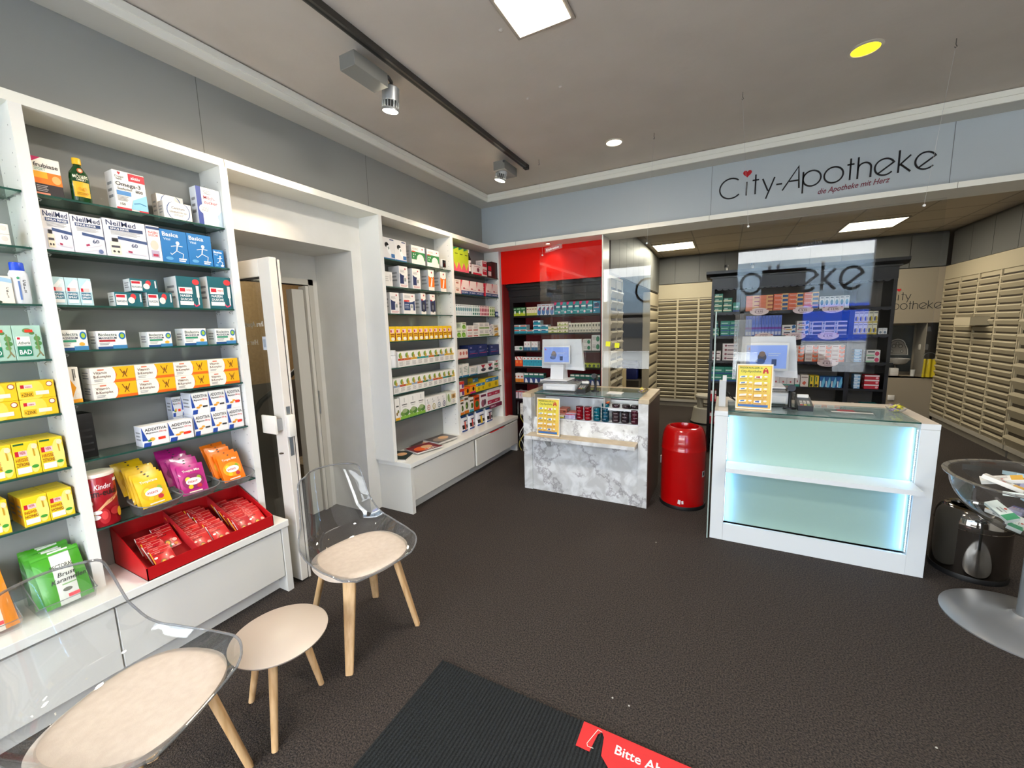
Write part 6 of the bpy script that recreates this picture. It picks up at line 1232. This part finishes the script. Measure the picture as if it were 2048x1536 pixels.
# glass sheet at the left flank
b = MB(); b.box(-.062, -.054, 3.10, 3.70, 0, 1.62, [GLASS, GLASS, M('9fb0aa', .2), GLASS, GLASS, GLASS]); tag(b.build('glass_panel'), 'tall upright glass sheet at the left flank of white counter', 'glass panel')
# tills -----------------------------------------------------------------
SCR = M('6f86c0', .25, em=.55, name='till_screen')
def till(lab, x0, x1, zt, zb, y, bx0, bx1, bzt, bzb, zbase):
    t = thing('till_monitor', lab, 'monitor', ((x0+x1)/2, y, zbase)); o = t.location; PW = M('dcdee2', .35)
    b = MB(); b.box(x0, x1, y, y+.02, zb, zt, PW, .004); b.build('customer_display', t).location = -o
    m_ = (x1-x0)*.045; w, h = x1-x0-2*m_, zt-zb-2.6*m_
    b = MB(); draw(b, [('r', 0, 0, 1, 1, SCR), ('e', .4, .48, .11, .2, '5a5a68'), ('e', .36, .3, .12, .12, '44609c'), ('e', .4, .62, .08, .12, '8a7468'), ('r', .64, .12, .76, .4, '3c5080'), ('r', .55, .62, .85, .66, 'b8c8e8'), ('r', .55, .54, .8, .57, 'b8c8e8'), ('p', [(.04, .8), (.07, .94), (.1, .8)], 'b84050')], lambda x, z, L: (x0+m_+x, y-.0004*L, zb+1.3*m_+z), w, h); b.build('screen', t, norm=False).location = -o
    b = MB(); b.prism([(bx0, bzb+.02), (bx1-.0, bzb), (bx1-.03, bzt), (bx0+.01, bzt)], 'y', y+.07, y+.11, PW); b.build('rear_monitor', t).location = -o
    xm = (x0+x1)/2
    b = MB(); b.prism([(y+.0, zbase+.012), (y+.14, zbase+.012), (y+.09, zb+.08), (y+.03, zb+.08)], 'x', xm-.065, xm+.065, PW); b.box(xm-.13, xm+.13, y-.07, y+.16, zbase, zbase+.012, PW, .003); b.build('foot', t).location = -o
    return t
def riser(lab, x0, x1, y0, y1, z, h):
    b = MB(); b.box(x0, x1, y0, y1, z+h-.006, z+h, ACRYL); b.box(x0, x0+.006, y0, y1, z, z+h-.006, ACRYL); b.box(x1-.006, x1, y0, y1, z, z+h-.006, ACRYL)
    b.box(x0, x1, y0-.0005, y0, z+h-.006, z+h, PEDGE); tag(b.build('acrylic_riser'), lab, 'riser')
def printer(lab, x0, x1, y0, y1, z, h):
    t = thing('receipt_printer', lab, 'printer', ((x0+x1)/2, (y0+y1)/2, z)); o = t.location; PW = M('d3d6da', .4)
    b = MB(); b.box(x0, x1, y0, y1, z+.006, z+h, PW, .012); b.build('body', t).location = -o
    b = MB(); b.box(x0+.04, x1-.02, y0-.004, y0+.01, z+.015, z+h-.02, M('e4e6e8', .35), .002); b.box(x0+.02, x1-.02, y0+.02, y1-.02, z, z+.008, DARK); b.build('tray_door', t).location = -o
yT = 3.66; xa, xb = xat(1078, 3.52, 1.0), xat(1160, 3.52, 1.0)
riser('acrylic riser under the till monitor on the marble counter', xa, xb-.02, 3.5, 3.86, ZC, .085)
printer('white receipt printer under acrylic riser on the marble counter', xa+.03, xb-.05, 3.53, 3.8, ZC, .07)
till('white till monitor with small customer screen on the marble counter', xat(1086, yT, 1.3), xat(1140, yT, 1.3), zat(691, xat(1112, yT, 1.3), yT), zat(727.5, xat(1112, yT, 1.3), yT), yT, xat(1083.5, yT+.07, 1.3), xat(1168, yT+.07, 1.2), zat(678.5, xat(1120, yT, 1.3), yT+.07), zat(741, xat(1140, yT, 1.3), yT+.07), ZC+.0865)
yT = 3.62; xa, xb = xat(1500, 3.42, 1.0), xat(1590, 3.42, 1.0)
riser('acrylic riser under the till monitor on the white counter', xa, xb, 3.42, 3.78, ZC, .10)
printer('white receipt printer under acrylic riser on the white counter', xa+.03, xb-.03, 3.44, 3.7, ZC, .085)
till('white till monitor with small customer screen on the white counter', xat(1489, yT, 1.3), xat(1578, yT, 1.3), zat(686, xat(1530, yT, 1.3), yT), zat(741, xat(1530, yT, 1.3), yT), yT, xat(1481, yT+.07, 1.3), xat(1597, yT+.07, 1.2), zat(673, xat(1530, yT, 1.3), yT+.07), zat(755, xat(1540, yT, 1.3), yT+.07), ZC+.1015)
def terminal(lab, x, y, z, s=1):
    t = thing('card_terminal', lab, 'card terminal', (x, y, z), 0)
    b = MB(); b.prism([(-.085, 0), (.075, 0), (.075, .075), (-.085, .035)], 'x', -.042*s, .042*s, M('17181a', .35)); b.build('body', t)
    sl = lambda x, zz, L: (-.042*s+x, -.085+zz*.97+.002, .035+zz*.25+.0006*L)
    b = MB(); draw(b, [('r', .1, .5, .9, .88, '2a3036'), ('r', .16, .54, .84, .84, '3a4248')], sl, .084*s, .16); b.build('screen', t, norm=False)
    b = MB(); ops = []
    for j in range(4):
        for i in range(3): ops.append(('r', .16+.24*i, .06+.1*j, .34+.24*i, .13+.1*j, ('c8c8c4' if j else ('c03030', 'd8b820', '3a9a4a')[i])))
    draw(b, ops, sl, .084*s, .16); b.build('keypad', t, norm=False)
    b = MB(); b.box(-.032*s, .032*s, .05, .074, .07, .09, M('e8e6e0')); b.build('receipt_paper', t)
terminal('black card terminal on the marble counter beside the scanner', xat(1166, 3.56, ZC+.02), 3.58, ZC)
terminal('black card terminal on the white counter beside the till', xat(1607, 3.34, ZC+.02), 3.34, ZC)
def scanner(lab, x, y, z):
    t = thing('hand_scanner', lab, 'scanner', (x, y, z))
    b = MB(); b.lathe([(.04, 0), (.038, .008), (.02, .012)], M('101113', .4), 20); b.build('foot', t)
    b = MB(); b.tube([(0, 0, .01), (0, .01, .07), (0, .0, .12)], [.012, .010, .012], M('101113', .4), 10); b.build('stem', t)
    b = MB(); b.tube([(0, .05, .11), (0, 0, .145), (0, -.05, .15)], [.014, .02, .024], M('141517', .35), 12); b.build('head', t)
    b = MB(); b.tube([(.01, .02, .02), (-.04, .05, .004), (-.1, .02, .003), (-.14, .03, .004)], .003, DARK, 6); b.build('cable', t)
scanner('black hand scanner on stand on the marble counter', xat(1190, 3.62, ZC+.03), 3.63, ZC)
scanner('black hand scanner on stand on the white counter', xat(1580, 3.3, ZC+.03), 3.32, ZC)
b = MB(); b.box(-.065, .065, -.05, .05, 0, .006, M('ebe9e4', .4)); tag(b.build('cash_tray', None, (xat(1228, 3.55, ZC), 3.6, ZC)), 'white money tray on the glass top of marble counter', 'tray')
t = thing('cash_tray', 'clear acrylic money tray with red flyer on white counter', 'tray', (xat(1700, 3.25, ZC), 3.27, ZC)); b = MB(); b.box(-.12, .12, -.05, .06, 0, .012, ACRYL, .003); b.build('plate', t)
b = MB(); b.box(-.06, .03, .0, .05, .0125, .0135, M('8c2430')); b.build('flyer', t); b = MB(); b.box(-.10, .11, -.045, -.02, .0125, .0135, M('d4d0cc')); b.build('note_strip', t)
def candybowl(lab, x, y, z, r, cols, gl):
    t = thing('candy_bowl', lab, 'bowl', (x, y, z)); b = MB(); b.lathe([(r*.5, 0), (r*.8, r*.25), (r, r*.55), (r*.97, r*.55), (r*.77, r*.27), (r*.48, .004)], ACRYL, 24); b.build('dish', t)
    rn = random.Random(int(x*100)); shapes = {}
    for i in range(16):
        c = cols[i % len(cols)]
        if c not in shapes:
            mb = MB(); mb.grid(lambda u, v: Vector(((u-.5)*.05, (.9 if .25 < u < .75 else (1.4 if u in (0, 1) else .35))*.011*math.cos(2*PI*v), (.9 if .25 < u < .75 else .15)*.008*math.sin(2*PI*v))), 8, 8, M(c, .25, coat=.5)); shapes[c] = mesh_of(mb)
        a = rn.uniform(0, 2*PI); q = rn.uniform(0, r*.75)
        o = link('wrapped_candy', shapes[c], None, (x+q*math.cos(a), y+q*math.sin(a), z+r*.32+.006*(i % 5)), (rn.uniform(-.5, .5), rn.uniform(-.5, .5), rn.uniform(0, 3)))
        tag(o, gl+' wrapped candy in the %s' % ('bowl on white counter' if x > 0 else 'bowl on marble counter'), 'candy', 'wrapped candies in the bowl on %s counter' % ('white' if x > 0 else 'marble'))
candybowl('small clear bowl of yellow and lilac candies on white counter', xat(1792, 3.42, ZC), 3.42, ZC, .055, ['d8cc2c', '9a7ab8', 'e0d870', 'b89ccc'], 'small')
candybowl('small clear bowl of candies at right end of marble counter', xat(1290, 3.66, ZC)-.02, 3.66, ZC, .05, ['c8b83c', 'a88a9a', '8a7a3c'], 'small')
b = MB(); b.box(0, .045, -.05, .0, 0, .19, M('d0d2d4', .4), .002); b.box(.02, .045, -.045, -.005, .19, .225, M('e8e8e6', .4)); tag(b.build('leaflet_box', None, (A0+.02, 3.32, .9415)), 'slim grey white box with paper on left edge of white counter', 'box')
b = MB()
for k in range(3): b.tube([(.0+.02*k, 3.42+.01*k, ZC+.12-.02*k), (.05, 3.38, ZC+.05+.01*k), (.10, 3.36, ZC+.02), (.16, 3.37, ZC+.012+.01*k)], .003, DARK, 6)
tag(b.build('cables'), 'tangle of black cables on white counter left of the till', 'cables')
b = MB(); y_ = 3.345; xa, xb = xat(1466, y_, 1.3), xat(1500, y_, 1.3); za, zb_ = zat(758, xa, y_), zat(640, xa, y_)
b.box(xa, xb, y_, y_+.001, za, zb_, BAG); 
for k in range(11): b.box(xa+.006, xa+.013, y_-.0006, y_, za+.02+(zb_-za)*.085*k, za+.032+(zb_-za)*.085*k, M('8fa0ac'))
b.box(xa+.022, xa+.024, y_-.0006, y_, za, zb_, M('a9b6be')); tag(b.build('plastic_sleeve'), 'punched white plastic sleeve hanging behind the large clear screen', 'sleeve')
for i, (px, py, Y) in enumerate(((1216, 688, 3.592), (1234, 691, 3.592))):
    x = xat(px, Y, 1.35); z = zat(py, x, Y); b = MB(); b.prism([(x-.022, z-.02), (x+.018, z-.022), (x+.022, z+.022), (x-.02, z+.024)], 'y', Y, Y+.0008, M('e4e420', .6)); tag(b.build('sticky_note'), '%s yellow sticky note on the clear screen over marble counter' % ('left' if i == 0 else 'right'), 'note')

# ---------------------------------------------------------------- bins
def flipbin(lab, x, y, r, h, body, dome, hole, band=None, lean=.35):
    t = thing('waste_bin', lab, 'bin', (x, y, 0))
    b = MB(); b.lathe([(r*1.03, 0), (r*1.04, .012), (r*1.02, .03), (r*.98, .03)], M('0c0c0d', .5), 44); b.build('base_ring', t)
    b = MB(); b.lathe([(r, .03), (r, h*.72)], body, 48, cap=False); b.build('body', t)
    b = MB(); pr = [(r*1.012, h*.72), (r*1.012, h*.735), (r, h*.74)]+[(hole+(r-hole)*math.cos(a*PI/2/8)**.8, h*.74+(h*.26)*math.sin(a*PI/2/8)) for a in range(1, 9)]+[(hole*.97, h*.985), (hole*.95, h*.9)]
    b.lathe(pr, dome, 48, cap=False); b.build('dome_lid', t)
    b = MB(); b.lathe([(hole*.94, h*.86), (hole*.5, h*.85)], M('0a0505' if band != 'red' else '3a0406', .6), 32); b.build('inner_flap', t)
    return t
RB = M('b00406', .18, coat=.5, name='red_enamel')
t = flipbin('glossy red domed waste bin between the two counters', -.276, 3.672, .178, .685, RB, RB, .115, 'red')
b = MB(); rz_decal(b, .1788, [('p', [(0, .1), (.45, 0), (.5, .9), (.1, 1)], 'e4dcdc'), ('p', [(.65, .1), (.95, .2), (.9, .9), (.6, .8)], 'e4dcdc')], .05, .04, .05, -PI/2+.02, 3); b.build('sticker', t, norm=False); b = MB(); rz_decal(b, .1788, [('r', 0, 0, 1, 1, 'd4d0d0'), ('r', .2, .2, .8, .8, '1c1c1e')], .04, .05, .28, -PI/2+1.15, 4); b.build('sticker', t, norm=False)
b = MB(); b.box(-.184, -.177, -.02, .02, .34, .40, STEEL); b.build('hinge', t)
CH = M('8f8b86', .07, 1, name='polished_steel')
flipbin('polished steel domed waste bin right of the white counter', 1.375, 3.335, .165, .415, CH, CH, .098)
# ---------------------------------------------------------------- bowl stand with samples
SX, SY = 1.385, 2.80
t = thing('bowl_stand', 'grey pedestal stand with wide clear bowl at right image edge', 'stand', (SX, SY, 0))
b = MB(); b.lathe([(.30, 0), (.30, .006), (.27, .022), (.16, .035), (.07, .05), (.045, .07)], M('96989a', .4, .6), 56); b.build('foot', t)
b = MB(); b.lathe([(.034, .06), (.034, .49)], M('8d9092', .45, .6), 28); b.build('pole', t)
b = MB(); R0 = .325
prf = [(.05, .49)]+[(R0*math.sin(a), .75-.27*math.cos(a)) for a in [PI/2*k/9 for k in range(2, 10)]]
b.lathe(prf, PLASTIC, 56, cap=False); b.lathe([(.002, .489), (.05, .49)], PLASTIC, 40, cap=False); b.build('bowl', t)
b = MB(); b.lathe([(R0, .75), (R0+.022, .752), (R0+.024, .757), (R0, .757)], PEDGE, 56, cap=False); b.build('rim', t)
rn = random.Random(11)
GS = [('sample box', .12, .05, .022, 'ece8e2', 'e0762c', 'white sample box with orange end'), ('flat', .14, .05, .02, 'e8e6e0', 'd8a83c', 'white sample box with ochre end'), ('x', .10, .045, .03, 'e6e6e8', '9a4a6a', 'white sample box with mauve patch'), ('x', .11, .05, .02, 'bcd8e4', '2f86b0', 'light blue sample pack'), ('x', .12, .05, .02, 'dfe8e0', '3f9a6a', 'white sample box with green end'), ('x', .09, .05, .02, '4fa8c8', '2a7aa0', 'turquoise sample sachet'), ('x', .10, .05, .025, 'b8b4d0', '4a4a8c', 'lavender sample box'), ('x', .08, .05, .012, 'd4dcc0', '7a9a5a', 'pale green sample packet')]
for i in range(26):
    _, w, d, h, c1, c2, ds = GS[i % 8]
    key = ('smp', i % 8)
    if key not in _P:
        mb = MB(); mb.box(-w/2, w/2, -d/2, d/2, 0, h, M(c1, .4), .001); draw(mb, [('r', .0 if i % 2 else .72, 0, .28 if i % 2 else 1, 1, c2), ('r', .35, .3, .6, .4, '8a8a88'), ('r', .35, .55, .66, .62, 'a8a8a4'), ('e', .5, .78, .05, .1, 'c05040')], lambda x, z, L: (-w/2+x, -d/2+z, h+.0004*L), w, d)
        draw(mb, [('r', .3, .3, .7, .7, '9a9a98')], lambda x, z, L: (-w/2+x, -d/2-.0004*L, z), w, h); _P[key] = mesh_of(mb)
    a = i*2.4; q = (.05+.032*(i % 7)) if i > 8 else .03+.025*i*.6
    zz = .75-.27*math.sqrt(max(0, 1-(min(q+.06, .31)/.33)**2))+.02 if i < 14 else .70+.012*((i-14) % 4)
    o = link('sample_box', _P[key], None, (SX+q*math.cos(a), SY+q*math.sin(a), zz), (rn.uniform(-.35, .35), rn.uniform(-.35, .35), rn.uniform(0, 6)))
    lv = 'among the deepest' if i < 8 else ('midway up' if i < 16 else ('near the top' if i < 24 else 'topmost'))
    tag(o, '%s %s in the clear pedestal bowl' % (ds, lv), 'sample pack', 'sample packs in the pedestal bowl')

# ---------------------------------------------------------------- mat and sticker
mt, n, l, bb = nodemat('ribbed_mat'); tc = n.new('ShaderNodeTexCoord'); nz = n.new('ShaderNodeTexNoise'); nz.inputs['Scale'].default_value = 240; rp = n.new('ShaderNodeValToRGB'); rp.color_ramp.elements[0].color = lin('060809'); rp.color_ramp.elements[1].color = lin('2e3335'); rp.color_ramp.elements[0].position = .42; rp.color_ramp.elements[1].position = .78
l.new(tc.outputs['Object'], nz.inputs['Vector']); l.new(nz.outputs['Fac'], rp.inputs[0]); l.new(rp.outputs[0], bb.inputs['Base Color']); bb.inputs['Roughness'].default_value = .95
b = MB(); MX0, MY1 = -1.122, 1.36; MX1 = MX0+1.75; MY0 = .15
nr = 118; pr = [(MX0, .0)]
for k in range(nr):
    x = MX0+(MX1-MX0)*k/nr; w_ = (MX1-MX0)/nr; pr += [(x+.0001, .003), (x+w_*.2, .0085), (x+w_*.62, .0085), (x+w_*.85, .003)]
pr.append((MX1, 0)); b.prism(pr, 'y', MY0, MY1, mt); tag(b.build('door_mat'), 'black ribbed entrance mat on the dark carpet at bottom', 'mat')
t = thing('floor_sticker', 'red floor sticker strip reading Bitte Abstand halten on the mat', 'sticker', (-.43, 1.3, .0092)); RS = M('c81e22', .5, name='sticker_red')
b = MB(); b.box(0, .165, -.045, .059, 0, .0012, RS) if 0 else b.prism([(.0, -.045), (.045, -.045), (.052, -.045), (.062, .03), (.074, .046), (.086, .03), (.094, -.04), (.16, -.10), (.9, -.10), (.9, .058), (0, .058)], 'z', 0, .0012, RS); b.build('strip', t)
b = MB(); draw(b, [('t', 'Bitte Abstand halten', 0, 0, .034, 'f4ece8')], lambda x, z, L: (.135+x, -.012+z, .0016), 1, 1); draw(b, [('l', [(.075, .045), (.058, .048), (.035, -.02), (.04, -.03), (.062, -.028)], .0022, 'f0dcd0')], lambda x, z, L: (x, z, .0016), 1, 1); b.build('lettering', t, norm=False)
LINT = M('b8b4ac', .9)
for i, (px, py) in enumerate(((1258, 1412), (1873, 1496), (1312, 1085), (1225, 1396))):
    x, y = floor_pt(px, py); b = MB(); b.lathe([(.004, 0), (.003, .002)], LINT, 7); tag(b.build('lint', None, (x, y, .001)), 'tiny pale fleck of lint on the carpet, %s' % ('beside the red sticker', 'near the lower right corner', 'before the white counter', 'closest above the mat edge')[i], 'lint')
# ---------------------------------------------------------------- side table and chairs
mt, n, l, bb = nodemat('beech'); tc = n.new('ShaderNodeTexCoord'); mp = n.new('ShaderNodeMapping'); mp.inputs['Scale'].default_value = (30, 30, 2.5); nz = n.new('ShaderNodeTexNoise'); nz.inputs['Scale'].default_value = 2; nz.inputs['Detail'].default_value = 5; rp = n.new('ShaderNodeValToRGB')
rp.color_ramp.elements[0].color = lin('c39a68'); rp.color_ramp.elements[1].color = lin('deb98a'); rp.color_ramp.elements[0].position = .3; rp.color_ramp.elements[1].position = .7
l.new(tc.outputs['Object'], mp.inputs[0]); l.new(mp.outputs[0], nz.inputs['Vector']); l.new(nz.outputs['Fac'], rp.inputs[0]); l.new(rp.outputs[0], bb.inputs['Base Color']); bb.inputs['Roughness'].default_value = .45
BEECH = mt
TZ = .365; TXc, TYc = -1.53, .868; TR = .176
t = thing('side_table', 'small round white side table with three beech legs', 'table', (TXc, TYc, 0))
b = MB(); b.lathe([(TR-.012, TZ-.014), (TR-.002, TZ-.006), (TR, TZ), (TR-.003, TZ+.002)], M('c4b5a6', .35, name='table_white'), 72); b.build('tabletop', t)
for q in ((-1.729, .832), (-1.435, .747), (-1.534, 1.024)):
    x, y = q[0]-TXc, q[1]-TYc; b = MB(); b.tube([(x, y, 0), (x*.52, y*.52, TZ-.016)], [.0115, .0175], BEECH, 16); b.build('leg', t)
LEATH = noisy('seat_leather', 'c0b0a1', 'c8b9aa', 40, .42, .06, 300)
def chair(lab, cx, cy, rz):
    t = thing('dining_chair', lab, 'chair', (cx, cy, 0), rz)      # local: faces -y
    SZ = .41
    # centre line of the shell: (depth y, height z, half width)
    K = [(-.235, SZ+.028, .150), (-.225, SZ+.030, .185), (-.18, SZ+.018, .222), (-.08, SZ+.0, .242), (.04, SZ-.002, .245), (.13, SZ+.02, .236), (.19, SZ+.075, .222), (.225, SZ+.15, .205), (.25, SZ+.24, .188), (.275, SZ+.34, .176), (.288, SZ+.40, .162), (.293, SZ+.42, .125)]
    def cl(u):
        f = u*(len(K)-1); i = min(int(f), len(K)-2); q = f-i
        P0, P1, P2, P3 = K[max(i-1, 0)], K[i], K[i+1], K[min(i+2, len(K)-1)]
        return [.5*((2*P1[k])+(-P0[k]+P2[k])*q+(2*P0[k]-5*P1[k]+4*P2[k]-P3[k])*q*q+(-P0[k]+3*P1[k]-3*P2[k]+P3[k])*q**3) for k in range(3)]
    def sh(u, v, off=0):
        y, z, w = cl(u); s = 2*v-1; side = abs(s)**2.6
        seat = max(0, 1-max(0, (u-.42)/.25)) if u > .42 else 1; mid = math.sin(min(1, max(0, (u-.12)/.6))*PI)
        x = s*w; z2 = z+side*(.045*seat*min(1, u*4+.2)+.055*mid); y2 = y-side*(.075*(1-seat))-(.02*side*mid)
        return Vector((x, y2, z2+off))
    b = MB(); b.grid(lambda u, v: sh(u, v), 48, 24, PLASTIC); b.grid(lambda u, v: sh(u, v)+Vector((0, .003 if u > .5 else 0, -.004 if u <= .5 else 0)), 48, 24, PLASTIC); b.build('clear_shell', t, ang=1.2)
    b = MB(); ed = [sh(0, k/24) for k in range(25)]+[sh(k/48, 1) for k in range(1, 49)]+[sh(1, 1-k/24) for k in range(1, 25)]+[sh(1-k/48, 0) for k in range(1, 48)]
    b.tube(ed, .0042, PEDGE, 8, True); b.build('shell_rim', t)
    def pad(u, v):
        a = 2*PI*u; r = v; e = .82
        x = (abs(math.cos(a))**e)*math.copysign(1, math.cos(a))*.219*r; y = (abs(math.sin(a))**e)*math.copysign(1, math.sin(a))*.206*r-.03
        return Vector((x, y, SZ+.026+.020*(1-r**5)**.6-.006*(1-r*r)+.010*max(0, (-y-.1)/.12)+.012*(abs(x)/.215)**2.5))
    b = MB(); b.grid(pad, 56, 14, LEATH, True); b.grid(lambda u, v: pad(u, 1)*1.0+Vector((0, 0, -.016*v)), 56, 2, LEATH, True); b.build('seat_pad', t, ang=1.4)
    b = MB()
    for s in (-1, 1):
        b.tube([(-.13*s, -.14, SZ-.018), (.13*s, .12, SZ-.018)], .008, M('2a2a2a', .5), 6)
    b.build('bracket', t)
    for sx, sy in ((-1, -1), (1, -1), (-1, 1), (1, 1)):
        top = Vector((sx*.125, sy*.115-.015, SZ-.006)); bot = Vector((sx*.195, sy*.19-.0, 0)); b = MB()
        a = math.atan2(sy, sx)
        rings = []
        for k, (p, w1, w2) in enumerate(((bot, .017, .012), (top, .030, .014))):
            e1 = Vector((-math.sin(a), math.cos(a), 0)); e2 = Vector((math.cos(a), math.sin(a), 0))
            rings.append([b.bm.verts.new(p+e1*w1*math.copysign(abs(math.cos(q))**.5, math.cos(q))+e2*w2*math.copysign(abs(math.sin(q))**.5, math.sin(q))) for q in [2*PI*j/20 for j in range(20)]])
        mi = b.mi(BEECH)
        for j in range(20):
            f = b.bm.faces.new((rings[0][j], rings[0][(j+1) % 20], rings[1][(j+1) % 20], rings[1][j])); f.material_index = mi; f.smooth = True
        for q in rings: f = b.bm.faces.new(q); f.material_index = mi
        b.build('leg', t)
    return t
chair('clear shell chair with white seat pad beside the open side door', -1.613, 1.343, PI/2-.185)
chair('clear shell chair with white seat pad cut off at lower left', -1.568, .42, PI/2+.40)
